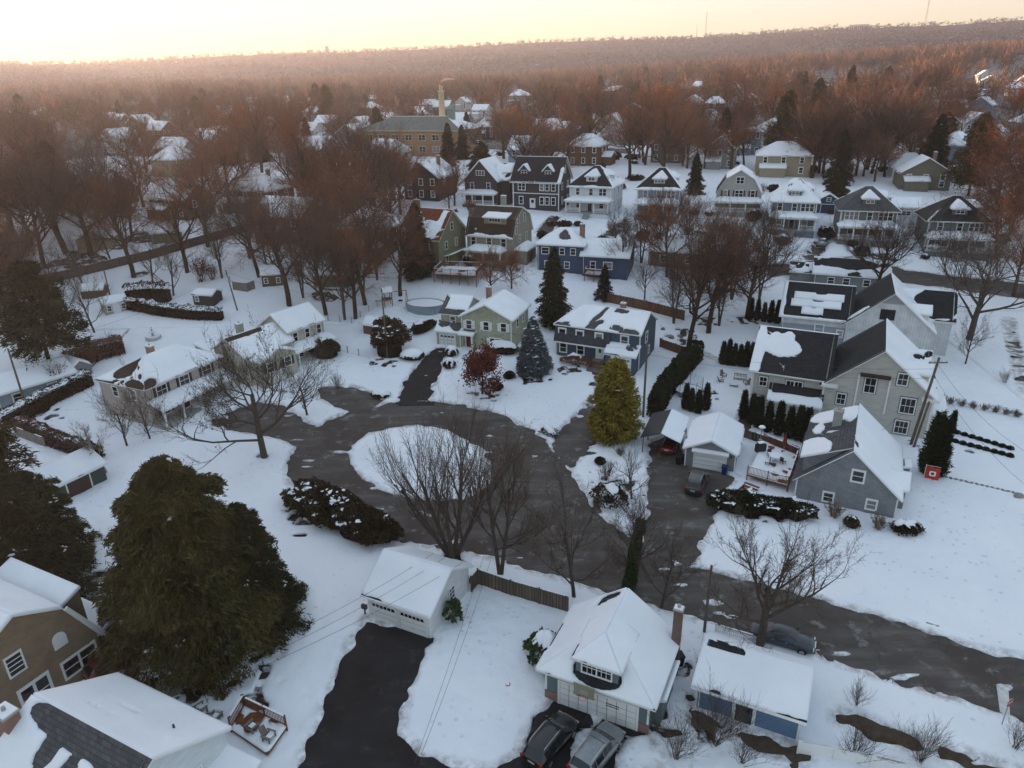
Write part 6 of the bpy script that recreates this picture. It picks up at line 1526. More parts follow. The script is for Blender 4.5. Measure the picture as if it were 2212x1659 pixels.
FW = paint('far_white', (.62, .62, .60), .7, .2, .06); FG = paint('far_grey', (.24, .25, .26), .7, .2, .08); FB = paint('far_blue_grey', (.20, .24, .29), .7, .2, .08); FC = paint('far_cream', (.50, .46, .36), .7, .2, .08)
FT = paint('far_tan', (.30, .25, .17), .7, .2, .1); FD = paint('far_dark', (.05, .045, .045), .7, .2, .1); FGR = paint('far_green', (.12, .13, .09), .7, .2, .1); FO = paint('far_olive', (.16, .15, .11), .7, .2, .1); FBR = paint('far_brown', (.12, .075, .05), .8, .2, .1)
g2 = ('gable', 'x', 3.2); gy = ('gable', 'y', 3.6); hp = ('hip', 'x', 3.2)
for a in [
    ('white house with two front gables at the left of the school', 640, 308, -22, 10, 9, 5.4, g2, FW), ('blue-grey house with a gable behind the white one', 682, 292, -22, 11, 9, 6.2, g2, FB), ('grey hipped house standing behind the blue-grey gable', 655, 262, -22, 11, 11, 6, hp, FG),
    ('cream house just left of the school roof', 755, 298, -22, 9, 10, 6, gy, FC), ('white house with a snowy roof and shed dormer above the school roof', 800, 283, -22, 13, 10, 6, g2, FW), ('tall narrow tan gable house above the school roof', 882, 268, -22, 8, 10, 6, gy, FT),
    ('pale blue gambrel house right of the school chimney', 965, 285, -22, 11, 9, 6, g2, FB), ('dark brown house with one dormer right of the conifers', 1025, 300, -20, 10, 9, 5.6, hp, FD), ('large hipped house with two chimneys in the distant trees', 1095, 225, -22, 20, 14, 7, hp, FG),
    ('dark red-brown Victorian house with layered porch roofs behind the white foursquare', 1225, 358, -22, 11, 11, 6.5, hp, FBR), ('olive house with a front gable behind the lilac-blue foursquare', 1405, 352, -20, 10, 11, 6.5, gy, FGR), ('pale stone house behind the orange tree', 1185, 312, -20, 13, 9, 5.6, hp, CONC),
    ('grey front-gabled house behind the row, left of the blue-grey box house', 1520, 365, -20, 9, 12, 6.2, gy, FG), ('flat-fronted blue-grey house among the far trunks', 1590, 335, -18, 8, 8, 8.0, ('hip', 'x', 1.2), FB), ('tan hipped house with a wide dormer behind the gambrel house', 1630, 380, -18, 15, 12, 6, hp, FT),
    ('dark blue house with a snowy dormer high in the far trees', 1520, 250, -20, 11, 10, 7, hp, FD), ('grey gable house beside the small conifer', 1830, 305, -18, 9, 12, 5, gy, FG), ('brown gabled house behind the white arched-window house', 2010, 262, -18, 14, 10, 6, g2, FBR), ('white barn-like house in the snowy far yard', 1955, 335, -18, 8, 9, 4.5, g2, FW),
    ('olive-grey gabled house with a snowy annex behind the teal foursquare', 1940, 410, -17, 12, 9, 4.6, gy, FO), ('white bungalow with a snowy hip roof left of the olive-grey gable', 1925, 385, -18, 9, 8, 3.4, hp, FW), ('brown cottage far right among the trees', 2080, 225, -18, 14, 10, 5, g2, FBR),
    ('grey row house at the edge of the hazy wood', 540, 228, -22, 18, 9, 6, g2, FG), ('white gable beside the grey row house', 600, 232, -22, 8, 10, 6, gy, FW), ('tan gabled house half hidden in the left wood', 450, 325, -24, 11, 10, 6, gy, FT), ('snow-roofed house in the dense left wood', 340, 350, -24, 14, 9, 5.4, g2, FG),
    ('brown house with layered snowy roofs in the left wood', 490, 455, -24, 14, 10, 5.6, hp, FBR), ('dark house behind the stone wall in the left wood', 330, 470, -24, 12, 9, 5, g2, FBR), ('pale house left of the dark one in the left wood', 175, 445, -24, 11, 9, 5, g2, FO), ('grey house in the hazy left wood', 60, 430, -24, 12, 9, 5, g2, FG),
    ('dark brown house with a front gable left of the brown Victorian house', 875, 432, -20, 10, 12, 6.2, gy, FD), ('brick-brown house behind the bare trunks at left centre', 560, 520, -22, 12, 9, 6, g2, FBR), ('white gable peeping over the far orange trees', 985, 235, -22, 9, 9, 5, gy, FW), ('grey gabled house behind the smoking chimney', 905, 240, -22, 12, 9, 5, g2, FG),
    ('pale house right of the grey gable beyond the smoke', 1020, 255, -22, 10, 9, 5, g2, FW), ('low white house far right in the trees', 2180, 205, -16, 16, 9, 4, g2, FW), ('white-roofed house at the far centre, below the pines', 790, 222, -22, 12, 9, 4, hp, FG)]:
    far_house(*a)
far_house('large red-brick mansion with white chimneys in the far trees', 1300, 222, -20, 22, 13, 9, hp, BRICK, chim=True)
wh = far_house('white house with arched windows and a snowy front gable at the right', 1960, 312, -18, 10, 11, 8.2, ('hip', 'x', 2.4), FW, RSH, snow=.2, win=0)
for a in (2, 5, 8): wh.window('f', 0, a, 5.0, .95, 1.9, 1); wh.window('f', 0, a, 1.4, .95, 2.0, 1)
wh.vol(10, 18, -1, 9, 0, 6.4, ('gable', 'y', 3.2), .5, snow=1.0); wh.vol(-5, 0, 1, 8, 0, 4.4, ('hip', 'x', 1.2), .4)

# snow-roofed houses half hidden in the far woods
def far_village():
    rr = random.Random(21); k = 0; pts = []
    while len(pts) < 74 and k < 5000:
        k += 1; r = 240 + 480 * rr.random(); a = math.radians(-37 + 74 * rr.random()); x, y = r * math.sin(a), r * math.cos(a)
        if not free(x, y, 6) or any((x - p[0]) ** 2 + (y - p[1]) ** 2 < 23 ** 2 for p in pts): continue
        pts.append((x, y))
        h = House('distant_house', 'snow-roofed house half hidden in the far woods below the hills', 'house', x, y, -22 + rr.choice((0, 0, 90, 68, 10)), rr.choice((FW, FW, FG, FB, FC, FT, FBR)), RSHG, WHITE, cell=.9, far=True, base=3, group='houses in the far woods')
        w, d, ze = 9 + 5 * rr.random(), 9 + 2 * rr.random(), 5.2 + 1.5 * rr.random(); kind = rr.choice((('gable', 'x', 3.6), ('gable', 'y', 3.8), ('hip', 'x', 3.4)))
        h.vol(0, w, 0, d, 0, ze, kind, .5, snow=.95, rf=w * .35 if kind[0] == 'hip' else 0, rb=w * .35 if kind[0] == 'hip' else 0)
        for i in range(3):
            h.window('f', 0, w * (i + .5) / 3, ze - 2.2, 1.0, 1.5, 1); h.window('r', w, d * (i + .5) / 3, ze - 2.2, 1.0, 1.5, 1)
        KEEP_OUT.append((x + w / 2, y + d / 2, 9))
        KEEP_OUT.append((x + w / 2 - .035 * x, y + d / 2 - 15, 7)); KEEP_OUT.append((x + w / 2 - .07 * x, y + d / 2 - 27, 6))
far_village()

# brick school with its tall chimney
p = at(782, 335); sch = House('school', 'long orange-brick school with a pale green hipped roof and a tall chimney', 'school', p.x, p.y, -21, bricky('orange_brick', (.26, .13, .06), (.32, .165, .08), (.3, .26, .2), .5, .2), RSHO, FC, cell=.8, far=True, base=4)
sch.vol(0, 42, 0, 20, 0, 9.5, ('hip', 'x', 4.0), .8, rf=10, rb=10, snow={0: -1.2, 1: 1, 2: -.8, 3: .4}, blobs={3: [(.5, .3, .7, .4, 1)]})
for i in range(7):
    for z in (1.5, 5.6): sch.window('f', 0, 4 + i * 5.6, z, 1.3, 1.9, 2, trim=FC)
sch.window('r', 42, 6, 5.6, 1.3, 1.9, 2); sch.window('r', 42, 14, 5.6, 1.3, 1.9, 2)
MB().box(-.06, 42.06, -.06, 0, 8.7, 9.2).build('cornice', [FC], sch.r)
c = MB().tube([(27, 17, 8), (27, 17, 22)], [1.35, 1.15], 8).build('chimney', [paint('pale_brick', (.42, .35, .24), .9)], sch.r)
MB().cyl(27, 17, 22, 22.4, 1.4, 8).cyl(26.6, 17, 22.4, 24.5, .3, 8).cyl(27.5, 17, 22.4, 24.0, .3, 8).build('chimney_cap', [FC], c)
cu = MB().box(33, 35.4, 8.5, 10.9, 12, 16); cu.slab([(32.8, 8.3, 16), (35.6, 8.3, 16), (34.2, 9.7, 18)], .1); cu.slab([(35.6, 8.3, 16), (35.6, 11.1, 16), (34.2, 9.7, 18)], .1); cu.slab([(35.6, 11.1, 16), (32.8, 11.1, 16), (34.2, 9.7, 18)], .1); cu.slab([(32.8, 11.1, 16), (32.8, 8.3, 16), (34.2, 9.7, 18)], .1)
cu.build('cupola', [paint('verdigris', (.16, .24, .21), .7)], sch.r)
for px_, py_ in ((790, 352), (850, 372), (915, 372), (975, 372), (735, 385), (765, 410), (825, 410), (700, 400), (885, 405)):
    q_ = at(px_, py_); KEEP_OUT.append((q_.x, q_.y, 15))
KEEP_OUT.append((p.x + 20, p.y + 2, 26)); KEEP_OUT.append((p.x + 38, p.y - 6, 16))
# smoke from the school chimney
def smoke():
    q = sch.r.matrix_basis @ Vector((27, 17, 25.4)); V = []; Fq = []
    r = tag(link('smoke', None, None, q), 'thin pale plume drifting from the school chimney', 'smoke', None, 'stuff')
    mb = MB(); mb.tube([(0, 0, 0), (1.5, .2, .9), (4, .5, 1.0), (6, .7, .7)], [.3, .5, .45, .1], 8)
    t = NT('pale_smoke'); t.t.nodes.remove(t.b); v = t.n('ShaderNodeVolumePrincipled'); v.inputs['Color'].default_value = (.95, .9, .8, 1); v.inputs['Density'].default_value = .25
    t.l(v.outputs[0], t.out.inputs['Volume']); mb.build('plume', [t.m], r, True)
smoke()
scatter()
garden_shrubs()

# ---- the rest of the wood as one mass, out to the hills
def far_wood():
    rr = np.random.default_rng(77); cells = []
    n = 7500; u = rr.random(n); Rr = np.sqrt(300 ** 2 + u * (1750 ** 2 - 300 ** 2)); A = np.radians(-46 + 92 * rr.random(n))
    X = Rr * np.sin(A); Y = Rr * np.cos(A)
    clear = vnoise(X / 55, Y / 55, 3, 61) < .53
    keep = ~(clear & (Rr < 1000)); X, Y, Rr = X[keep], Y[keep], Rr[keep]
    keep = np.array([free(x, y, 4) for x, y in zip(X, Y)]); X, Y, Rr = X[keep], Y[keep], Rr[keep]
    Vs = []; mi = []
    for x, y, r in zip(X, Y, Rr):
        h = 12 + 10 * rr.random(); z = terr(x, y)
        w = h * (.30 + .12 * rr.random()); m = int(np.clip(90000 / r, 45, 260))
        a = rr.normal(size=(m, 3)); a /= np.linalg.norm(a, axis=1)[:, None]
        rad = rr.random(m) ** .4
        C = a * rad[:, None] * np.array([w, w, h * .42]) + np.array([x, y, z + h * .6])
        ax = np.stack([a[:, 0] * .8, a[:, 1] * .8, .35 + a[:, 2]], 1) + rr.normal(size=(m, 3)) * .45
        ax /= np.linalg.norm(ax, axis=1)[:, None]; b = np.cross(ax, rr.normal(size=(m, 3))); b /= np.linalg.norm(b, axis=1)[:, None]
        L = (1.1 + r / 500) * (.7 + .6 * rr.random(m))[:, None]; wd = .05 + r / 5200
        Vs.append(np.stack([C - ax * L - b * wd, C - ax * L + b * wd, C + ax * L + b * wd * .5, C + ax * L - b * wd * .5], 1).reshape(-1, 3))
        t = rr.random(); mi.append(np.full(m, 0 if t < .4 else 1 if t < .72 else 2 if t < .9 else 3))
        # trunk blade
        Vs.append(np.array([[x - .3, y, z - 1], [x + .3, y, z - 1], [x + .15, y + .1, z + h * .6], [x - .15, y + .1, z + h * .6]])); mi.append(np.array([1]))
    V = np.concatenate(Vs); mi = np.concatenate(mi).astype(np.int32)
    me = np_mesh('woods', V, np.arange(len(V)).reshape(-1, 4), [TWIGR, TWIGM, TWIGD, PINE]); me.polygons.foreach_set('material_index', mi)
    tag(link('woods', me), 'far-off belt of russet bare woodland stretching to the hills', 'woods', None, 'stuff')
    print('woods faces', len(V) // 4)
far_wood()
def dark_pines():
    rr = random.Random(31); k = 0
    while k < 34:
        r = 200 + 420 * rr.random(); a = math.radians(-36 + 72 * rr.random()); x, y = r * math.sin(a), r * math.cos(a)
        if not free(x, y, 1): continue
        k += 1; put_plant(rr.choice((SPR, DKP, HEM2, SPR)), x, y, 'dark evergreen standing among the russet trees of the far woods', 'conifer_tree', 'tree', .75 + .55 * rr.random(), group='dark evergreens in the far woods')
dark_pines()
def ridge_wood():
    """the bare wood that clothes the ridge: one mass of small crowns standing on the hillside"""
    rr = np.random.default_rng(78); n = 9000
    hm = bpy.data.objects['hills'].data; co_ = np.zeros(len(hm.vertices) * 3, np.float32); hm.vertices.foreach_get('co', co_); co_ = co_.reshape(-1, 3)
    ok = np.abs(np.degrees(np.arctan2(co_[:, 0], co_[:, 1]))) < 44; P = co_[ok]; P = P[rr.integers(0, len(P), n)] + rr.normal(size=(n, 3)) * np.array([9, 9, 0])
    Vs = []
    for x, y, z in P:
        h = 9 + 7 * rr.random(); m = 16
        a = rr.normal(size=(m, 3)); a /= np.linalg.norm(a, axis=1)[:, None]
        C = a * (rr.random(m) ** .4)[:, None] * np.array([h * .42, h * .42, h * .42]) + np.array([x, y, z + h * .5])
        b = rr.normal(size=(m, 3)); b /= np.linalg.norm(b, axis=1)[:, None]; c = np.cross(b, rr.normal(size=(m, 3))); c /= np.linalg.norm(c, axis=1)[:, None]
        Vs.append(np.stack([C - b * 2.6, C + c * .9, C + b * 2.6, C - c * .9], 1).reshape(-1, 3))
    V = np.concatenate(Vs)
    tag(link('woods', np_mesh('ridge_woods', V, np.arange(len(V)).reshape(-1, 4), leafmat('mauve_brown_twigs', (.042, .043, .054), (.066, .063, .078), .3))), 'bare mauve-brown woodland covering the horizon ridge', 'woods', None, 'stuff')
ridge_wood()
# ------------------------------------------------------------------ vehicles
TYRE = paint('tyre_rubber', (.012, .012, .013), .85, .2, .1); RIM = paint('alloy_rim', (.30, .30, .31), .35, .5, .1, .7); LAMPR = paint('tail_lamp_red', (.30, .015, .012), .2, .6, .1); LAMPW = paint('headlamp_glass', (.5, .5, .48), .1, .7, .05)
PLATE = paint('number_plate', (.55, .52, .36), .5); CHROME = paint('chrome_trim', (.55, .55, .56), .15, .6, .05, .9)
def carpaint(name, c):
    t = NT(name); n = t.noise(t.coord(), 3, 4); t.base(t.ramp(n, [(.3, mul(c, .85)), (.7, mul(c, 1.15))])); t.b.inputs['Coat Weight'].default_value = .7; t.b.inputs['Coat Roughness'].default_value = .08
    return t.set(.35, .5, .2)
def car(label, px, py, heading, paintm, kind='suv', L=4.7, Wd=1.86, H=1.68, snow=0.0, rails=True, sunroof=False, world=None):
    """x forward; lofted body with glasshouse, wheels with tyre and rim, lamps, mirrors, plate"""
    p = world or at(px, py); r = thing({'suv': 'parked_suv', 'sedan': 'parked_sedan', 'wagon': 'parked_car'}[kind], label, 'car', p + Vector((0, 0, .02)), heading)
    b = Wd / 2; hl = L / 2
    # stations: x, underside, shoulder z, top z, half width at shoulder, half width at top
    if kind == 'sedan':
        S = [(-hl, .42, .80, .86, .70, .55), (-hl + .12, .30, .92, .98, .84, .66), (-hl + .55, .24, .97, 1.03, .89, .70), (-hl + 1.0, .24, .97, 1.06, .91, .70), (-hl + 1.75, .24, .96, H - .06, .92, .58), (-.25, .24, .95, H, .93, .60), (.45, .24, .94, H - .04, .93, .59),
             (1.15, .24, .92, 1.02, .93, .68), (1.6, .24, .88, .95, .92, .72), (hl - .35, .26, .80, .86, .86, .66), (hl - .08, .32, .66, .72, .74, .55), (hl, .42, .55, .60, .62, .45)]
        cab = (3, 7); roofi = (4, 6)
    else:
        S = [(-hl, .48, .95, 1.05, .74, .60), (-hl + .08, .34, 1.02, 1.10, .86, .68), (-hl + .55, .28, 1.06, H - .10, .90, .62), (-hl + 1.0, .27, 1.06, H - .02, .92, .64), (-hl + 1.9, .27, 1.04, H, .93, .65), (-.05, .27, 1.03, H, .93, .65), (.45, .27, 1.01, H - .05, .93, .64),
             (1.2, .27, .99, 1.10, .93, .70), (1.65, .27, .95, 1.03, .92, .74), (hl - .35, .30, .88, .94, .87, .70), (hl - .08, .34, .74, .80, .76, .58), (hl, .46, .62, .68, .64, .48)]
        cab = (1, 7); roofi = (2, 6)
    k = b / .93; mb = MB(); rows = []
    for (x, zu, zs, zt, ws, wt) in S:
        ws, wt = ws * k, wt * k
        half = [(.0, zu), (ws * .86, zu), (ws * .98, zu + .16), (ws * 1.0, (zu + zs) / 2 + .05), (ws * .985, zs - .06), (ws * .95, zs), (wt * 1.02, zt - .07), (wt * .88, zt - .01), (0, zt + .015)]
        rows.append([(x, y, z) for y, z in half] + [(x, -y, z) for y, z in half[-2:0:-1]])
    n = len(rows[0]); b0 = 0
    for row in rows: mb.v.extend(row)
    for i in range(len(rows) - 1):
        for j in range(n):
            j2 = (j + 1) % n; mb.f.append((i * n + j, i * n + j2, (i + 1) * n + j2, (i + 1) * n + j)); mb.mi.append(0)
    mb.f.append(tuple(range(n))[::-1] if True else ()); mb.mi.append(0); mb.f.append(tuple((len(rows) - 1) * n + j for j in range(n))); mb.mi.append(0)
    body = mb.build('body', [paintm], r, True)
    def skin(name, quads, m, off=.012):
        g = MB()
        for q in quads:
            q = [Vector(v) for v in q]; nn = (q[1] - q[0]).cross(q[3] - q[0]); nn.normalize(); c = sum(q, Vector()) / 4
            if nn.dot(c - Vector((c.x * .9, 0, .6))) < 0: nn = -nn
            top = [v + nn * off for v in q]; g.add([tuple(v) for v in q + top], [(4, 5, 6, 7), (0, 1, 5, 4), (1, 2, 6, 5), (2, 3, 7, 6), (3, 0, 4, 7)])
        return g.build(name, [m], r)
    P = lambda i, j: Vector(rows[i][j]); lerp = lambda a, b_, t: a + (b_ - a) * t
    for sg in (0, 1):
        J = (lambda j: j) if sg == 0 else (lambda j: (n - j) % n)
        for i in range(cab[0] + (1 if kind != 'sedan' else 0), cab[1]):
            a, d = P(i, J(5)), P(i, J(6)); b_, c = P(i + 1, J(5)), P(i + 1, J(6))
            t0 = .04; t1 = .96
            skin('side_window', [[lerp(lerp(a, b_, t0), lerp(d, c, t0), .08), lerp(lerp(a, b_, t1), lerp(d, c, t1), .08), lerp(lerp(a, b_, t1), lerp(d, c, t1), .92), lerp(lerp(a, b_, t0), lerp(d, c, t0), .92)]], GLASS)
    i = roofi[1]
    def acrossq(i0, i1, t0, t1):
        out = []
        for ja, jb in ((6, 7), (7, 8), (8, n - 7), (n - 7, n - 6)):
            a, b_ = P(i0, ja), P(i0, jb); d, c = P(i1, ja), P(i1, jb)
            out.append([lerp(a, d, t0), lerp(b_, c, t0), lerp(b_, c, t1), lerp(a, d, t1)])
        return out
    skin('windscreen', acrossq(i, i + 1, .06, .93), GLASS); skin('rear_window', acrossq(roofi[0] - 1, roofi[0], .12, .9), GLASS)
    if sunroof: skin('sunroof', [[P(4, 7) + Vector((.5, 0, .02)), P(5, 7) + Vector((0, 0, .02)), P(5, n - 7) + Vector((0, 0, .02)), P(4, n - 7) + Vector((.5, 0, .02))]], GLASS, .006)
    if rails:
        for sg in (1, -1): MB().tube([(-hl + .65, sg * .60 * k, H + .01), (-hl + .9, sg * .62 * k, H + .07), (.1, sg * .62 * k, H + .08), (.4, sg * .60 * k, H + .0)], .022, 5).build('roof_rail', [CHROME], r)
    for x in (-hl + .92, hl - .92):
        for sg in (1, -1):
            wr = .34 if kind != 'sedan' else .32
            wh = MB(); wh.tube([(x, sg * (b - .20), wr), (x, sg * (b + .015), wr)], wr, 18); w = wh.build('wheel', [TYRE], r)
            rm = MB().tube([(x, sg * (b + .01), wr), (x, sg * (b + .03), wr)], wr * .64, 14)
            for q in range(5):
                a = q * 1.2566; rm.obox((x + math.cos(a) * .02, sg * (b + .03), wr + math.sin(a) * .02), (math.cos(a), 0, math.sin(a)), (0, sg, 0), wr * .6, .05, .012, up=(-math.sin(a), 0, math.cos(a)))
            rm.build('rim', [RIM], w)
            MB().prism([(wr * 1.17 * math.cos(t), wr * 1.17 * math.sin(t)) for t in np.linspace(0, math.pi, 12)], (x, sg * (b - .03), wr * .98), (1, 0, 0), (0, 0, 1), (0, sg, 0), .035).build('wheel_arch', [DARKT], r)
    zl = .92 if kind != 'sedan' else .82
    for sg in (1, -1):
        MB().obox((-hl + .02, sg * .74 * k - .14, zl - .10), (0, 1, 0), (-1, 0, 0), .28, .26 if kind != 'sedan' else .16, .05).build('tail_light', [LAMPR], r)
        MB().obox((hl - .16, sg * .66 * k - .16, .62), (0, 1, 0), (1, 0, 0), .32, .13, .10).build('headlight', [LAMPW], r)
        MB().obox((.95, sg * (b + .02) - (.0 if sg > 0 else .2), zl + .12), (1, 0, 0), (0, 1, 0), .12, .15, .2).build('wing_mirror', [paintm], r)
        for xx in (-.75, .25): MB().obox((xx, sg * (b * .995), .86), (1, 0, 0), (0, sg, 0), .2, .03, .025).build('door_handle', [CHROME], r)
    MB().obox((-hl + .02, -.26, .72), (0, 1, 0), (-1, 0, 0), .52, .14, .03).build('number_plate', [PLATE], r)
    MB().box(-hl - .06, -hl + .2, -b * .82, b * .82, .36, .52).build('rear_bumper', [DARKT if kind != 'sedan' else paintm], r)
    MB().box(hl - .18, hl + .05, -b * .72, b * .72, .34, .5).build('front_bumper', [DARKT if kind != 'sedan' else paintm], r)
    MB().box(hl - .06, hl + .03, -.42, .42, .56, .70).build('grille', [CHROME], r)
    if snow:
        q = [P(roofi[0], 7), P(roofi[1] - 0, 7), P(roofi[1], n - 7), P(roofi[0], n - 7)]
        hs_ = House.__new__(House); hs_.cell = .12; hs_.seed = px
        q = [q[3] + Vector((0, 0, .03)), q[2] + Vector((0, 0, .03)), q[1] + Vector((0, 0, .03)), q[0] + Vector((0, 0, .03))]
        me = hs_.snow_plane(q, snow, (), 1, .05)
        if me: link('roof_snow', me, r)
    return r
def head(a, b): v = at(*b) - at(*a); return math.atan2(v.y, v.x)
PBLK = carpaint('black_car_paint', (.008, .008, .010)); PSIL = carpaint('silver_car_paint', (.20, .22, .23)); PNAV = carpaint('dark_blue_grey_car_paint', (.022, .028, .036)); PRED = carpaint('red_car_paint', (.14, .010, .012)); PDGR = carpaint('dark_grey_car_paint', (.035, .037, .04)); PBRN = carpaint('dark_maroon_paint', (.03, .014, .014))
car('black suv with red tail lights parked in front of the carriage garage', 1190, 1612, head((1150, 1652), (1228, 1555)), PBLK)
car('silver-grey suv with a dark sunroof parked beside the black one', 1290, 1636, head((1250, 1690), (1322, 1596)), PSIL, sunroof=True, L=4.8)
car('dark blue-grey sedan parked on the street under the spreading bare tree', 1688, 1388, R_(-25.5), PNAV, 'sedan', 4.95, 1.86, 1.46, rails=False)
car('dark grey suv on the driveway below the small grey garage', 1504, 1052, head((1496, 1066), (1512, 1028)), PDGR, H=1.72)
car('red car standing under the dark carport', 1448, 968, head((1444, 978), (1462, 945)), PRED, 'sedan', 4.5, 1.8, 1.48, rails=False)
car('red suv half hidden between the tan house and the big hemlock', 258, 1440, head((228, 1456), (296, 1418)), PRED, snow=-.1)
car('dark maroon suv in the driveway of the charcoal house', 1197, 482, head((1185, 490), (1215, 472)), PBRN, snow=.3)
car('silver sedan in the narrow driveway between the blue-grey and taupe houses', 1776, 530, head((1772, 535), (1784, 512)), PSIL, 'sedan', 4.6, 1.8, 1.45, rails=False, snow=.4)

# ------------------------------------------------------------------ sheds and small buildings
def shed(label, a, b, d, ze, rise, wall, axis='x', door=True, wins=1, snow=1.0, roofm=None, name='shed', o=.2, cat='shed'):
    A, B = at(*a), at(*b); w = (B - A).length; rot = math.degrees(math.atan2(B.y - A.y, B.x - A.x))
    h = House(name, label, cat, A.x, A.y, rot, wall, roofm or RSHG, WHITE, cell=.3, base=1.5)
    h.vol(0, w, 0, d, 0, ze, ('gable', axis, rise), o, snow=snow)
    if door: h.door('f', 0, w * .5, 0, min(1.0, w * .3), 1.9, WHITE)
    for i in range(wins): h.window('f', 0, w * (.2 if i == 0 else .8), .9, .6, .9, 1)
    return h
shed('small beige garden shed with a white door between two windows', (230, 684), (279, 670), 3.2, 2.3, .9, CW('beige_shed_siding', (.36, .32, .27)), wins=2)
shed('dark raised playhouse with a snowy roof beyond the clipped hedge', (420, 660), (462, 664), 3.0, 2.2, .7, FD, door=False)
shed('dark brown shed with two small windows at the board fence', (568, 622), (612, 618), 4.5, 2.6, 1.2, FBR, wins=2, door=False)
shed('olive-green shed among the thin trunks', (678, 622), (755, 622), 5, 2.6, 1.6, FO, wins=0, door=False)
shed('long beige garage behind the stone-coloured fence in the left wood', (170, 545), (240, 540), 9, 2.8, 1.8, FT, axis='y', wins=0, door=False, name='garage', cat='garage')
shed('low snow-roofed garage beside the beige one in the left wood', (330, 530), (395, 520), 6, 2.6, 1.4, FO, wins=0, door=False, name='garage', cat='garage')
shed('small dark barn-shaped shed left of the dark yew', (786, 722), (808, 726), 3, 1.9, 1.0, FBR, wins=0, door=False)
shed('brown shed roof in the snow beside the low hedge at left', (178, 648), (225, 644), 3, 1.9, .8, FBR, wins=0, door=False)

# ------------------------------------------------------------------ fences, walls, decks
def fence(label, pts, h, mat, kind='board', name='fence', cat='fence', snow=True, post=2.4):
    """posts, rails and panels along a line on the ground"""
    W_ = [at(*p) for p in pts]; r = thing(name, label, cat, W_[0])
    for a, b in zip(W_[:-1], W_[1:]):
        d = b - a; L = math.hypot(d.x, d.y); n = max(1, round(L / post)); u = Vector((d.x, d.y, 0)).normalized(); nn = Vector((-u.y, u.x, 0))
        for i in range(n):
            p0 = a + d * (i / n) - W_[0]; p1 = a + d * ((i + 1) / n) - W_[0]; l = (p1 - p0).length; uu = (p1 - p0).normalized()
            MB().obox(p0 - u * .06 - nn * .06 + Vector((0, 0, -.4)), u, nn, .12, h + .52, .12).build('post', [mat], r)
            m = MB()
            if kind == 'board':
                nb = max(2, int(l / .16)); bw = l / nb
                for k in range(nb): m.obox(p0 + uu * (k * bw + .006) + Vector((0, 0, .05 - .3 * (k == 0) * 0)), uu, nn, bw - .012, h - .05 + .03 * math.sin(k * 2.3), .025)
                m.obox(p0 + nn * .025 + Vector((0, 0, .3)), uu, nn, l, .09, .04); m.obox(p0 + nn * .025 + Vector((0, 0, h - .35)), uu, nn, l, .09, .04)
            elif kind == 'picket':
                nb = max(2, int(l / .15))
                for k in range(nb): m.obox(p0 + uu * (k * l / nb) + Vector((0, 0, .06)), uu, nn, .08, h - .06, .02)
                m.obox(p0 + nn * .02 + Vector((0, 0, .22)), uu, nn, l, .08, .035); m.obox(p0 + nn * .02 + Vector((0, 0, h - .28)), uu, nn, l, .08, .035)
            elif kind == 'rail':
                nb = max(2, int(l / .14))
                for k in range(nb): m.obox(p0 + uu * (k * l / nb) + Vector((0, 0, .1)), uu, nn, .045, h - .12, .045)
                m.obox(p0 - nn * .03 + Vector((0, 0, h - .05)), uu, nn, l, .06, .11); m.obox(p0 + Vector((0, 0, .1)), uu, nn, l, .06, .05)
            elif kind == 'solid':
                m.obox(p0, uu, nn, l, h, .06); m.obox(p0 - nn * .03 + Vector((0, 0, h)), uu, nn, l, .08, .12)
            elif kind == 'wire':
                for z in np.linspace(.2, h, 5): m.tube([p0 + Vector((0, 0, z)), p1 + Vector((0, 0, z))], .012, 3)
            m.build('panel', [mat], r)
            if snow and kind != 'wire' and (i * 7 + len(pts)) % 3: MB().obox(p0 - nn * .03 + Vector((0, 0, h + .03)) + uu * l * .1, uu, nn, l * .75, .05, .09).build('snow', [SNOW], r)
    return r
fence('weathered board fence running from the white garage toward the street trees', [(1019, 1281), (1033, 1264), (1104, 1289), (1228, 1325)], 1.75, WOODF)
fence('low white picket fence between the blue shed and the street', [(1545, 1367), (1638, 1394)], .85, WHITE, 'picket')
fence('white picket fence with a gate beside the row of arborvitae', [(1511, 768), (1553, 785)], 1.0, WHITE, 'picket')
fence('reddish board fence behind the blue house', [(1312, 655), (1395, 672), (1478, 694)], 1.9, bricky('red_fence_wood', (.13, .06, .035), (.17, .08, .045), (.05, .03, .02), .14, 4, .9, .014))
fence('reddish-brown board fence around the blue house back yard', [(1425, 752), (1492, 775), (1500, 748)], 1.6, MATS['red_fence_wood'])
fence('long white vinyl fence at the lower edge beside the planting bed', [(1722, 1628), (1800, 1642), (1960, 1680), (2120, 1722)], 1.1, WHITE, 'solid')
fence('long brown board fence across the left wood', [(60, 622), (150, 604), (330, 560), (440, 528), (520, 505), (610, 480)], 2.0, bricky('brown_fence_wood', (.075, .045, .035), (.10, .06, .045), (.03, .02, .016), .2, 4, .9, .014), post=3.0)
fence('grey board fence beside the dark brown shed', [(505, 628), (535, 632), (552, 625)], 1.8, WOODG)
fence('grey lattice screen at the edge of the hemlock undergrowth', [(348, 1516), (396, 1497)], 1.8, WOODG)
fence('wire fence along the garden behind the split-level house', [(728, 758), (800, 776)], 1.2, METAL, 'wire')
fence('wire fence along the snowy lot among the thin trunks', [(660, 690), (760, 700), (850, 640)], 1.2, METAL, 'wire')
fence('dark low rail fence behind the arborvitae by the deck', [(1598, 945), (1660, 965), (1722, 985)], 1.3, WOODF)
fence('weathered stockade fence below the low blue house', [(40, 945), (100, 968)], 1.5, WOODG)

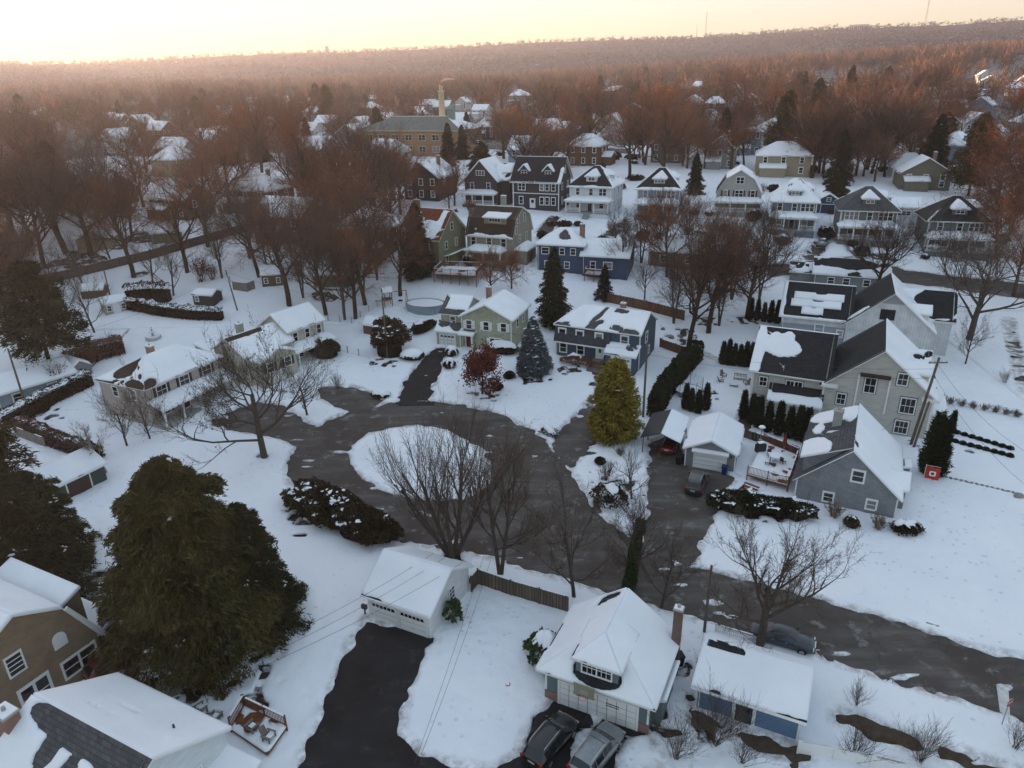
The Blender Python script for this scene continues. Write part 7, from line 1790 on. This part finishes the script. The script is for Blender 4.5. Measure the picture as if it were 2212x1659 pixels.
def deck(label, quad, z, rails, mat, name='deck', stairs=None, rh=1.0):
    q = [at(*p) for p in quad]; c = q[0]; r = thing(name, label, 'deck', c); zz = max(p.z for p in q) - c.z + z
    P = [Vector((p.x - c.x, p.y - c.y, zz)) for p in q]
    if (P[1] - P[0]).cross(P[2] - P[1]).z < 0: P.reverse()
    MB().slab(P, .2).build('platform', [mat], r)
    for i in rails:
        a, b = P[i], P[(i + 1) % 4]; d = b - a; l = d.length; u = d.normalized(); nn = Vector((-u.y, u.x, 0)); n = max(1, round(l / 1.8))
        for k in range(n + 1): MB().obox(a + d * (k / n) - u * .05 + Vector((0, 0, -zz - .4)), u, nn, .1, zz + rh + .5, .1).build('post', [mat], r)
        m = MB()
        for k in range(int(l / .15)): m.obox(a + u * (k * .15) + nn * .03 + Vector((0, 0, .1)), u, nn, .04, rh - .12, .04)
        m.obox(a + Vector((0, 0, rh - .04)), u, nn, l, .05, .13); m.obox(a + Vector((0, 0, .08)), u, nn, l, .05, .06); m.build('railing', [mat], r)
        MB().obox(a + Vector((0, 0, rh + .01)), u, nn, l * .9, .05, .12).build('rail_snow', [SNOW], r)
    hs_ = House.__new__(House); hs_.cell = .25; hs_.seed = c.x
    me = hs_.snow_plane([P[0], P[1], P[2], P[3]], .25, (), 2, .1)
    if me: link('platform_snow', me, r)
    if stairs:
        a, b = [at(*p) for p in stairs]; d = Vector(((b - a).x, (b - a).y, 0)); u = d.normalized(); nn = Vector((u.y, -u.x, 0)); st = MB(); n = 5
        for k in range(n): st.obox(a - c + nn * (.3 * k) + Vector((0, 0, zz - .2 * (k + 1) - .1)), u, nn, d.length, .06, .3)
        st.obox(a - c + Vector((0, 0, 0)), nn, u, .3 * n, zz * .5, .06); st.build('stairs', [mat], r)
    return r
deck('brown wooden deck with stairs beside the grey cape house', [(1612, 1040), (1648, 968), (1722, 1000), (1700, 1065)], .95, (0, 1, 3), WOODB, stairs=((1608, 1052), (1640, 1064)))
deck('small wooden deck with a slatted railing below the white bungalow roof', [(500, 1585), (530, 1535), (622, 1580), (580, 1640)], .5, (1, 2), WOODB)
deck('dark red deck with snowy furniture behind the green house', [(938, 612), (955, 585), (1045, 592), (1030, 622)], 1.0, (0, 1, 2, 3), WOODB)
deck('reddish deck behind the navy split-level house', [(1262, 608), (1272, 590), (1312, 596), (1302, 614)], .9, (0, 1, 2, 3), WOODB)

# ------------------------------------------------------------------ garden furniture
def adirondack(label, px, py, rz, h=0.0, group=None, mat=None):
    r = thing('garden_chair', label, 'chair', at(px, py, h), rz, group); m = mat or WOODG
    s = MB()
    for k in range(5): s.obox((-.27, -.3 + k * .12, .36 - k * .03), (1, 0, 0), (0, 1, -.25), .54, .025, .105)
    s.build('seat', [m], r)
    bk = MB()
    for k in range(5): bk.obox((-.27 + k * .11, .22, .22), (1, 0, 0), (0, 1, 0), .1, .82 + .08 * math.sin(k * .785), .025, up=Vector((0, .38, 1)).normalized())
    bk.build('backrest', [m], r)
    for sg in (-1, 1):
        MB().obox((sg * .33 - .07, -.38, .56), (1, 0, 0), (0, 1, 0), .14, .025, .75).build('armrest', [m], r)
        MB().obox((sg * .33 - .03, -.34, 0), (1, 0, 0), (0, 1, 0), .06, .56, .1).build('leg', [m], r); MB().obox((sg * .33 - .03, .2, 0), (1, 0, 0), (0, 1, 0), .06, .56, .1).build('leg', [m], r)
    MB().box(-.24, .24, -.28, .12, .37, .43).build('snow', [SNOW], r)
    return r
adirondack('weathered adirondack chair at the slatted deck railing, facing the white house', 546, 1578, 2.6, .5)
adirondack('weathered adirondack chair on the deck corner by the outer railing', 582, 1598, 1.2, .5)
adirondack('weathered adirondack chair standing in the snow beside the bungalow roof', 436, 1538, 2.4)
adirondack('tipped adirondack footrest chair nearest the bungalow roof edge', 468, 1556, 2.9)
TEAK = paint('pale_teak', (.24, .17, .12), .8, .2, .2)
adirondack('pale teak garden chair nearest the trampoline', 1556, 826, 1.6, 0, None, TEAK); adirondack('pale teak garden chair beside the cream house hedge', 1562, 815, .4, 0, None, TEAK); adirondack('pale teak garden chair at the right end of the teak bench', 1612, 832, -1.4, 0, None, TEAK)
def bench():
    r = thing('garden_bench', 'pale teak garden bench facing a low fire pit table', 'bench', at(1598, 822), R_(-20))
    m = MB()
    for k in range(4): m.box(-.9, .9, -.25 + k * .14, -.13 + k * .14, .42, .46)
    m.build('seat', [TEAK], r); b = MB()
    for k in range(9): b.box(-.85 + k * .2, -.75 + k * .2, .28, .32, .46, .95)
    b.box(-.9, .9, .27, .33, .9, .98); b.build('backrest', [TEAK], r)
    for x in (-.85, .8):
        for y in (-.22, .26): MB().box(x, x + .06, y, y + .06, 0, .44).build('leg', [TEAK], r)
    MB().box(-.8, .8, -.2, .2, .46, .54).build('snow', [SNOW], r)
    t = thing('garden_table', 'low teak table in front of the garden bench', 'table', at(1585, 836), R_(-20))
    MB().box(-.55, .55, -.4, .4, .36, .42).build('tabletop', [TEAK], t); MB().box(-.5, .5, -.36, .36, .42, .5).build('snow', [SNOW], t)
    for x in (-.5, .44):
        for y in (-.36, .3): MB().box(x, x + .06, y, y + .06, 0, .36).build('leg', [TEAK], t)
bench()
def patio():
    z = .95 + 0.0; c = at(1672, 1012); t = thing('patio_table', 'white glass patio table under snow on the brown deck', 'table', c + Vector((0, 0, z)))
    MB().cyl(0, 0, .68, .72, .75, 20).build('tabletop', [WHITE], t); MB().cyl(0, 0, .72, .82, .72, 20).build('snow', [SNOW], t); MB().cyl(0, 0, 0, .68, .06, 8).cyl(0, 0, 0, .05, .35, 12).build('pedestal', [METAL], t)
    u = thing('patio_umbrella', 'closed rust-red patio umbrella on the brown deck', 'umbrella', at(1690, 992) + Vector((0, 0, z)))
    MB().cyl(0, 0, 0, 2.6, .025, 8).build('pole', [METAL], u); cl = MB(); k = 12; b0 = [(.0, 2.55, .03), (.3, 1.9, .14), (.6, 1.3, .22), (.9, .95, .26)]
    for (q, zz, rr) in b0:
        for i in range(k): a = i * 2 * math.pi / k; cl.v.append((math.cos(a) * rr * (1 + .25 * (i % 2)), math.sin(a) * rr * (1 + .25 * (i % 2)), zz))
    for j in range(3):
        for i in range(k): cl.f.append((j * k + i, (j + 1) * k + i, (j + 1) * k + (i + 1) % k, j * k + (i + 1) % k)); cl.mi.append(0)
    cl.build('canopy', [paint('rust_red_cloth', (.16, .035, .02), .9)], u); MB().cyl(0, 0, 0, .1, .28, 12).build('base', [DARKT], u)
    for i, (px, py) in enumerate(((1660, 1002), (1688, 1018), (1655, 1020))):
        r = thing('patio_chair', ('dark patio chair on the brown deck nearest the umbrella', 'dark patio chair at the right of the patio table', 'dark patio chair at the left of the patio table')[i], 'chair', at(px, py) + Vector((0, 0, z)), i * 2.1)
        MB().box(-.25, .25, -.25, .25, .40, .45).build('seat', [DARKT], r); MB().box(-.25, .25, .22, .27, .45, .95).build('backrest', [DARKT], r); MB().box(-.22, .22, -.22, .2, .45, .53).build('snow', [SNOW], r)
        for x in (-.23, .19):
            for y in (-.23, .19): MB().box(x, x + .04, y, y + .04, 0, .4).build('leg', [DARKT], r)
    b = thing('grill', 'covered barbecue grill by the deck rail', 'grill', at(1640, 990) + Vector((0, 0, z)), .3); MB().box(-.6, .6, -.3, .3, 0, .95).box(-.4, .4, -.28, .28, .95, 1.15).build('cover', [DARKT], b); MB().box(-.38, .38, -.25, .25, 1.15, 1.24).build('snow', [SNOW], b)
    ht = thing('patio_heater', 'tall metal patio heater with a snow-capped hood at the deck corner', 'heater', at(1640, 972) + Vector((0, 0, z))); MB().cyl(0, 0, 0, .5, .22, 12).build('base', [METAL], ht); MB().cyl(0, 0, .5, 2.0, .05, 8).build('pole', [METAL], ht); MB().tube([(0, 0, 2.0), (0, 0, 2.15), (0, 0, 2.25)], [.12, .42, .1], 14).build('hood', [METAL], ht); MB().tube([(0, 0, 2.16), (0, 0, 2.3), (0, 0, 2.36)], [.4, .3, .05], 14).build('snow', [SNOW], ht)
patio()
def bin_(label, px, py, m, rz):
    r = thing('wheeled_bin', label, 'bin', at(px, py), rz)
    b = MB(); lo, hi = [(-.24, -.28), (.24, -.28), (.24, .28), (-.24, .28)], [(-.3, -.36), (.3, -.36), (.3, .36), (-.3, .36)]
    b.add([(x, y, .05) for x, y in lo] + [(x, y, 1.0) for x, y in hi], [(3, 2, 1, 0), (4, 5, 6, 7), (0, 1, 5, 4), (1, 2, 6, 5), (2, 3, 7, 6), (3, 0, 4, 7)]); b.build('body', [m], r)
    MB().box(-.33, .33, -.4, .38, 1.0, 1.07).box(-.25, .25, .38, .44, .95, 1.02).build('lid', [m], r)
    for sg in (-1, 1): MB().tube([(sg * .26, .3, .12), (sg * .33, .3, .12)], .12, 10).build('wheel', [TYRE], r)
bin_('blue wheeled recycling bin beside the small grey garage door', 1564, 1024, paint('blue_plastic', (.012, .03, .13), .5), -.4)
bin_('black wheeled bin between carport and garage, nearest the door', 1476, 1000, paint('black_plastic', (.012, .012, .012), .5), -.3); bin_('black wheeled bin at the carport post', 1466, 1003, MATS['black_plastic'], -.5)
bin_('black wheeled bin tucked behind the carriage garage by the shed', 1466, 1436, MATS['black_plastic'], .2)

# ------------------------------------------------------------------ pool, trampoline, fountain, playset, small things
def pool():
    c = at(920, 668); r = thing('pool', 'oval above-ground swimming pool covered with snow', 'pool', c, R_(-20)); k = 28; ring = lambda a, b, z: [(a * math.cos(2 * math.pi * i / k), b * math.sin(2 * math.pi * i / k), z) for i in range(k)]
    m = MB(); lo = ring(3.6, 2.7, -.3); hi = ring(3.6, 2.7, 1.2); m.add(lo + hi, [(i, (i + 1) % k, k + (i + 1) % k, k + i) for i in range(k)]); m.build('wall', [paint('pool_wall', (.26, .30, .34), .5)], r)
    m = MB(); m.add(ring(3.75, 2.85, 1.22) + ring(3.5, 2.6, 1.22) + ring(3.75, 2.85, 1.3) + ring(3.5, 2.6, 1.3), [(2 * k + i, 2 * k + (i + 1) % k, 3 * k + (i + 1) % k, 3 * k + i) for i in range(k)] + [(i, (i + 1) % k, 2 * k + (i + 1) % k, 2 * k + i) for i in range(k)]); m.build('rim', [METAL], r)
    m = MB(); m.add(ring(3.52, 2.62, 1.16), [tuple(range(k))]); m.build('cover_snow', [SNOW], r)
    for i in range(0, k, 3): x, y, z = lo[i]; MB().box(x * 1.02 - .06, x * 1.02 + .06, y * 1.02 - .06, y * 1.02 + .06, -.3, 1.2).build('support', [METAL], r)
pool()
def trampoline():
    r = thing('trampoline', 'round trampoline with a dark safety net', 'trampoline', at(1487, 852)); k = 20
    P = [(1.9 * math.cos(2 * math.pi * i / k), 1.9 * math.sin(2 * math.pi * i / k)) for i in range(k)]
    MB().add([(x, y, .8) for x, y in P], [tuple(range(k))]).build('mat', [SNOW], r); MB().tube([(x, y, .8) for x, y in P + P[:1]], .06, 6, cap=False).build('frame', [METAL], r)
    for i in range(0, k, 4): MB().tube([(*P[i], 0), (*P[i], 2.6)], .03, 5).build('pole', [DARKT], r)
    n = MB()
    for z in np.linspace(.9, 2.5, 9): n.tube([(x, y, z) for x, y in P + P[:1]], .008, 3, cap=False)
    for x, y in P: n.tube([(x, y, .85), (x, y, 2.5)], .007, 3)
    n.build('net', [DARKT], r)
trampoline()
def fountain():
    r = thing('fountain', 'white tiered stone fountain capped with snow on the lawn', 'fountain', at(332, 733)); m = paint('pale_stone', (.42, .42, .42), .8)
    MB().tube([(0, 0, 0), (0, 0, .5), (0, 0, .55)], [1.25, 1.3, 1.1], 10).build('basin', [m], r); MB().tube([(0, 0, .5), (0, 0, 1.1), (0, 0, 2.2)], [.28, .14, .1], 8).build('column', [m], r)
    MB().tube([(0, 0, 1.1), (0, 0, 1.3)], [.2, .6], 12).build('bowl', [m], r); MB().tube([(0, 0, 1.75), (0, 0, 1.9)], [.12, .38], 12).build('bowl', [m], r); MB().cyl(0, 0, .5, .62, 1.1, 12).cyl(0, 0, 1.3, 1.4, .55, 12).cyl(0, 0, 1.9, 1.98, .34, 12).build('snow', [SNOW], r)
fountain()
def playset():
    r = thing('playset', 'wooden playset with a small roofed tower and a tyre swing', 'playset', at(838, 662), .4)
    for x in (-.7, .7):
        for y in (-.7, .7): MB().box(x - .06, x + .06, y - .06, y + .06, 0, 3.0).build('post', [WOODB], r)
    MB().box(-.8, .8, -.8, .8, 1.4, 1.5).build('platform', [WOODB], r); MB().slab([(-.9, -.9, 2.8), (.9, -.9, 2.8), (.9, 0, 3.6), (-.9, 0, 3.6)], .06).slab([(.9, .9, 2.8), (-.9, .9, 2.8), (-.9, 0, 3.6), (.9, 0, 3.6)], .06).build('roof', [WOODB], r)
    MB().slab([(-.9, -.9, 2.9), (.9, -.9, 2.9), (.9, 0, 3.7), (-.9, 0, 3.7)], .08).build('snow', [SNOW], r); MB().tube([(.7, 0, 2.6), (3.6, 0, 2.6)], .07, 6).tube([(3.6, -.9, 0), (3.6, 0, 2.6), (3.6, .9, 0)], .06, 6).build('swing_beam', [WOODB], r)
    MB().tube([(2.4, 0, 2.6), (2.4, 0, .9)], .015, 4).tube([(2.4 + .35 * math.cos(t), .35 * math.sin(t), .8) for t in np.linspace(0, 6.28, 14)], .09, 6).build('tyre_swing', [TYRE], r)
playset()
def misc():
    r = thing('garden_lamp', 'white post lamp beside the green house driveway', 'lamp', at(977, 815)); MB().cyl(0, 0, 0, 1.75, .04, 8).build('post', [WHITE], r); MB().box(-.13, .13, -.13, .13, 1.75, 2.1).build('lantern', [WHITE], r); MB().tube([(0, 0, 2.1), (0, 0, 2.3)], [.2, .03], 8).build('cap', [WHITE], r)
    r = thing('fire_hydrant', 'small red fire hydrant at the kerb by a snow-capped shrub', 'hydrant', at(826, 868)); m = paint('hydrant_red', (.28, .02, .015), .5)
    MB().tube([(0, 0, 0), (0, 0, .08), (0, 0, .09), (0, 0, .55), (0, 0, .7), (0, 0, .76)], [.17, .17, .12, .12, .13, .04], 12).build('body', [m], r); MB().tube([(-.2, 0, .45), (.2, 0, .45)], .06, 8).tube([(0, -.2, .42), (0, 0, .42)], .07, 8).build('nozzle', [WHITE], r)
    r = thing('stop_sign', 'red octagonal STOP sign on a thin metal post at the street corner', 'road sign', at(2163, 1568), R_(26))
    MB().box(-.03, .03, -.03, .03, -.2, 2.5).build('post', [METAL], r); o8 = [(.38 * math.cos(math.pi / 8 + i * math.pi / 4), .38 * math.sin(math.pi / 8 + i * math.pi / 4)) for i in range(8)]
    f = MB().prism(o8, (0, -.035, 2.2), (1, 0, 0), (0, 0, 1), (0, -1, 0), .012).build('plate', [paint('sign_white', (.7, .7, .7), .4)], r)
    MB().prism([(a * .93, b * .93) for a, b in o8], (0, -.048, 2.2), (1, 0, 0), (0, 0, 1), (0, -1, 0), .004).build('red_face', [paint('sign_red', (.38, .015, .02), .4)], f)
    def letters(txt, par, loc, rot, size, mat, name):
        c = bpy.data.curves.new(name, 'FONT'); c.body = txt; c.size = size; c.align_x = 'CENTER'; c.align_y = 'CENTER'; c.extrude = .003; c.offset = .004
        tmp = bpy.data.objects.new('text_outline', c); COL.objects.link(tmp); bpy.context.view_layer.update()
        me = bpy.data.meshes.new_from_object(tmp.evaluated_get(bpy.context.evaluated_depsgraph_get())); bpy.data.objects.remove(tmp); me.materials.clear(); me.materials.append(mat)
        o = link(name, me, par, loc); o.rotation_euler = rot; return o
    letters('STOP', f, (0, -.056, 2.2), (R_(90), 0, 0), .25, MATS['sign_white'], 'lettering')
    fl = thing('flag', 'red flag with a white block letter O hanging beside the grey cape house', 'flag', at(1988, 1052), R_(-27)); k = 14
    m = MB(); 
    for i in range(k):
        for j in range(2): m.v.append((.15 + 1.35 * i / (k - 1), -.07 * math.sin(i * .9) - .03 * j, 1.25 + 1.5 * j - .12 * (i / k)))
    for i in range(k - 1): m.f.append((2 * i, 2 * i + 2, 2 * i + 3, 2 * i + 1)); m.mi.append(0)
    cl = m.build('cloth', [paint('flag_red', (.42, .035, .03), .8)], fl, True)
    oo = MB(); outer = [(-.22, -.3), (.22, -.3), (.32, -.2), (.32, .2), (.22, .3), (-.22, .3), (-.32, .2), (-.32, -.2)]; inn = [(-.12, -.16), (.12, -.16), (.15, -.12), (.15, .12), (.12, .16), (-.12, .16), (-.15, .12), (-.15, -.12)]
    V = [(.82 + a, -.13, 1.94 + b) for a, b in outer] + [(.82 + a, -.13, 1.94 + b) for a, b in inn]; oo.add(V, [(i, (i + 1) % 8, 8 + (i + 1) % 8, 8 + i) for i in range(8)]); oo.build('letter', [MATS['sign_white']], cl)
    MB().tube([(.1, 0, 0), (.1, 0, 2.9)], .025, 6).build('pole', [WHITE], fl); MB().tube([(.1, 0, 2.8), (1.5, 0, 2.8)], .018, 5).build('crossbar', [WHITE], fl)
    r = link('toy_ring', MB().tube([(.17 * math.cos(t), .17 * math.sin(t), .04) for t in np.linspace(0, 2 * math.pi, 17)], .045, 7, cap=False).mesh('toy_ring', paint('toy_red', (.45, .03, .03), .4)), None, at(1097, 1481) + Vector((0, 0, .1))); tag(r, 'small red ring toy lying on the snow before the carriage garage', 'toy')
    # painted stop line
    q = [at(*p) for p in ((2152, 1478), (2178, 1482), (2182, 1548), (2160, 1538))]
    tag(link('road_marking', MB().add([tuple(p + Vector((0, 0, .014))) for p in q], [(0, 3, 2, 1)]).mesh('road_marking', paint('road_paint', (.55, .54, .52), .7, .2, .2))), 'broad pale stop line painted at the street corner', 'road marking', None, 'structure')
    # yellow pedestrian sign and lamp by the school
    r = thing('warning_sign', 'yellow-green warning sign on a post by the school street', 'road sign', at(1082, 322)); MB().cyl(0, 0, 0, 2.6, .05, 6).build('post', [METAL], r); MB().prism([(-.55, 0), (0, -.55), (.55, 0), (0, .55)], (0, -.06, 2.9), (1, 0, 0), (0, 0, 1), (0, -1, 0), .03).build('plate', [paint('sign_yellow', (.55, .6, .03), .5)], r)
    r = thing('street_lamp', 'street lamp with a pale head beside the school street', 'street lamp', at(1072, 328)); MB().tube([(0, 0, 0), (0, 0, 7), (-.6, 0, 7.4), (-1.8, 0, 7.5)], .09, 6).build('post', [METAL], r); MB().box(-2.6, -1.7, -.2, .2, 7.42, 7.56).build('head', [METAL], r)
    # edging stones by the cape lawn
    sm = MB(); bmv = []
    for j in range(4):
        for i in range(8): t = i * math.pi / 4; w = (1, .95, .7, .2)[j]; bmv.append((.3 * w * math.cos(t) * (1 + .1 * math.sin(i * 2.1)), .22 * w * math.sin(t), (-.05, .1, .2, .26)[j]))
    sm.add(bmv, [(j * 8 + i, j * 8 + (i + 1) % 8, (j + 1) * 8 + (i + 1) % 8, (j + 1) * 8 + i) for j in range(3) for i in range(8)] + [(24, 25, 26, 27, 28, 29, 30, 31)]); sme = sm.mesh('edging_stone', STONE, True)
    for k, (a, b) in enumerate([(2042 + i * 11.2, 1033 + i * 2.6) for i in range(15)]):
        tag(link('edging_stone', sme, None, at(a, b) + Vector((0, 0, .05)), k * 1.3), 'grey stone in the curved edging across the snowy lawn by the flag', 'stone', 'edging stones on the lawn')
    tag(link('boulder', sme, None, at(2200, 1075), .4), 'larger grey boulder at the end of the edging stones', 'stone').scale = (2.2, 2.2, 2)
misc()

# kerb stones along the far side of the street
def kerb():
    pts = [(2260, 1424), (2160, 1402), (2091, 1380), (2030, 1355), (1948, 1330), (1880, 1308)]; W_ = [at(*p) for p in pts]; m = MB()
    for a, b in zip(W_[:-1], W_[1:]):
        u = (b - a); l = u.length; u.normalize(); m.obox(a + Vector((0, 0, -.1)), u, Vector((-u.y, u.x, 0)), l * .93, .23, .18)
    tag(m.build('kerb', [STONE]), 'dark stone kerb between the open lawn and the street', 'kerb', None, 'structure')
kerb()

# ------------------------------------------------------------------ poles and wires
def pole(label, px, py, h, arm=True, r0=.15, lean=(0, 0), box=False, crown=True):
    p = at(px, py); r = thing('utility_pole', label, 'pole', p); top = Vector((lean[0], lean[1], h)); MB().tube([(0, 0, -.5), tuple(top)], [r0, r0 * .72], 9).build('post', [WOODP], r)
    if arm:
        MB().obox((top.x - 1.1, top.y - .05, h - .7), (1, 0, 0), (0, 1, 0), 2.2, .12, .1).build('crossarm', [WOODP], r)
        for x in (-1, -.4, .4, 1): MB().cyl(top.x + x, top.y, h - .58, h - .4, .05, 6).build('insulator', [GREYT], r)
    if box: MB().cyl(top.x + .3, top.y, h - 2.2, h - 1.2, .24, 10).build('transformer', [GREYT], r)
    return p + top
PA = pole('tall wooden pole at the corner of the blue house by the golden cypress', 1389, 903, 10.6, False, .17)
PB = pole('leaning wooden utility pole at the corner of the big cream house', 1966, 962, 11.5, True, .19, (1.1, 0))
PC = pole('short brown pole stub beside the leaning utility pole', 1972, 968, 6.2, False, .16, (.7, 0)); 
PD = pole('thin wooden pole by the street behind the carriage garage', 1521, 1368, 6.8, False, .13, (0, 0))
PE = pole('wooden pole in the middle of the dark yew', 838, 776, 10.2, True, .15)
PF = pole('wooden pole with a transformer behind the split-level house', 514, 672, 7.6, False, .14, (-.9, 0), True)
PG = pole('bare wooden pole at the left snowy yard beside twin-stemmed tree', 242, 655, 9.0, False, .13)
PH = pole('pole at the left edge of the beige house garden', 60, 890, 9.5, False, .16)
def wire(label, pts, sag=.6, r=.013):
    P = []
    for a, b in zip(pts[:-1], pts[1:]):
        for i in range(13):
            t = i / 12; q = a + (b - a) * t; P.append(q - Vector((0, 0, sag * 4 * t * (1 - t))))
    o = link('cable', MB().tube([p - pts[0] for p in P], r, 4).mesh('cable', DARKT), None, pts[0]); tag(o, label, 'cable', 'overhead cables'); return o
V3 = Vector
garF = V3((-12.4, 48.3, 2.6)); carE = V3((2.4, 39.6, 3.2))
wire('overhead cable crossing the white garage roof to the left', [at(935, 1196, 4.6), at(505, 1425, 5.0)], .5); wire('second overhead cable over the white garage roof', [at(960, 1205, 4.6), at(490, 1455, 4.6)], .5); wire('third overhead cable over the white garage roof', [at(1000, 1215, 4.6), at(480, 1478, 4.4)], .5)
wire('cable running down over the lawn beside the white garage', [at(1045, 1200, 5), at(895, 1650, 4.0)], .4); wire('second cable running down over the lawn beside the white garage', [at(1060, 1210, 5), at(910, 1630, 4.0)], .4)
wire('cable from the leaning pole toward the tall pole by the cypress', [PB - V3((0, 0, 1.4)), PA - V3((0, 0, .4))], 1.0); wire('lower cable from the leaning pole toward the tall pole', [PB - V3((0, 0, 2.6)), PA - V3((0, 0, 1.4))], 1.1)
wire('cable from the leaning pole across the open lawn to the right', [PB - V3((0, 0, .8)), at(2230, 985, 7)], 1.0); wire('lower cable from the leaning pole across the open lawn', [PB - V3((0, 0, 2.4)), at(2230, 1060, 6)], 1.0)
wire('cable from the tall pole past the blue house to the pole in the yew', [PA - V3((0, 0, .8)), PE - V3((0, 0, .6))], 1.4); wire('cable from the yew pole to the transformer pole', [PE - V3((0, 0, .7)), PF - V3((0, 0, .3))], 1.2); wire('cable from the transformer pole over the fountain lawn', [PF - V3((0, 0, .5)), PH - V3((0, 0, .3))], 1.4)
wire('service cable from the leaning pole to the grey cape roof', [PB - V3((0, 0, 3.0)), at(1905, 930, 5)], .4); wire('service cable from the street pole to the shed', [PD - V3((0, 0, .2)), at(1515, 1400, 2.8)], .2)

# ------------------------------------------------------------------ masts, tank and building on the ridge
def on_ridge(px, py):
    a = math.degrees(math.atan((px - CX) / F)); an = math.radians(a); R = 2560; top = float(hill_profile(np.array([a]))[0]) + CAMH
    return V3((R * math.sin(an), R * math.cos(an), top - 10))
def mast(label, px, hh, w=3.0):
    p = on_ridge(px, 0); r = thing('radio_mast', label, 'radio mast', p); m = MB()
    C3 = [(w * math.cos(i * 2.094), w * math.sin(i * 2.094)) for i in range(3)]
    for x, y in C3: m.tube([(x, y, 0), (x * .35, y * .35, hh)], [.55, .4], 4)
    n = int(hh / 8)
    for k in range(n):
        t0, t1 = k / n, (k + 1) / n; s0, s1 = 1 - .65 * t0, 1 - .65 * t1
        for i in range(3): j = (i + 1) % 3; m.tube([(C3[i][0] * s0, C3[i][1] * s0, hh * t0), (C3[j][0] * s1, C3[j][1] * s1, hh * t1)], .28, 3)
    m.build('lattice', [GREYT], r); MB().tube([(0, 0, hh), (0, 0, hh * 1.1)], [.5, .25], 4).build('antenna', [GREYT], r)
mast('tallest lattice radio mast, standing on the ridge at the right', 1921, 105); mast('tall lattice mast near the middle of the ridge, just left of a bump', 1496, 78); mast('shorter mast close to the tall middle one', 1479, 42, 2); mast('thin mast far left on the ridge', 724, 46, 2); mast('second thin mast far left on the ridge beside the water tank', 741, 34, 2); mast('short mast right of the water tank on the ridge', 788, 26, 2)
p = on_ridge(758, 0); r = thing('water_tank', 'pale round water tank on the ridge', 'water tank', p); MB().cyl(0, 0, 0, 26, 7, 16).build('tank', [GREYT], r); MB().tube([(0, 0, 26), (0, 0, 29)], [7, 1], 16).build('roof', [GREYT], r)
p = on_ridge(1795, 0); r = thing('institution', 'long pale flat-roofed building on top of the ridge', 'building', p - V3((0, 0, 4)), R_(-30)); b = MB().box(-26, 26, -8, 8, 0, 21).build('wall', [FW], r); MB().box(-26.5, 26.5, -8.5, 8.5, 21, 22).build('roof', [SNOW], r)
for i in range(9): MB().box(-24 + i * 5.4, -21 + i * 5.4, -8.1, -8, 8, 18).build('window', [GLASS], r)
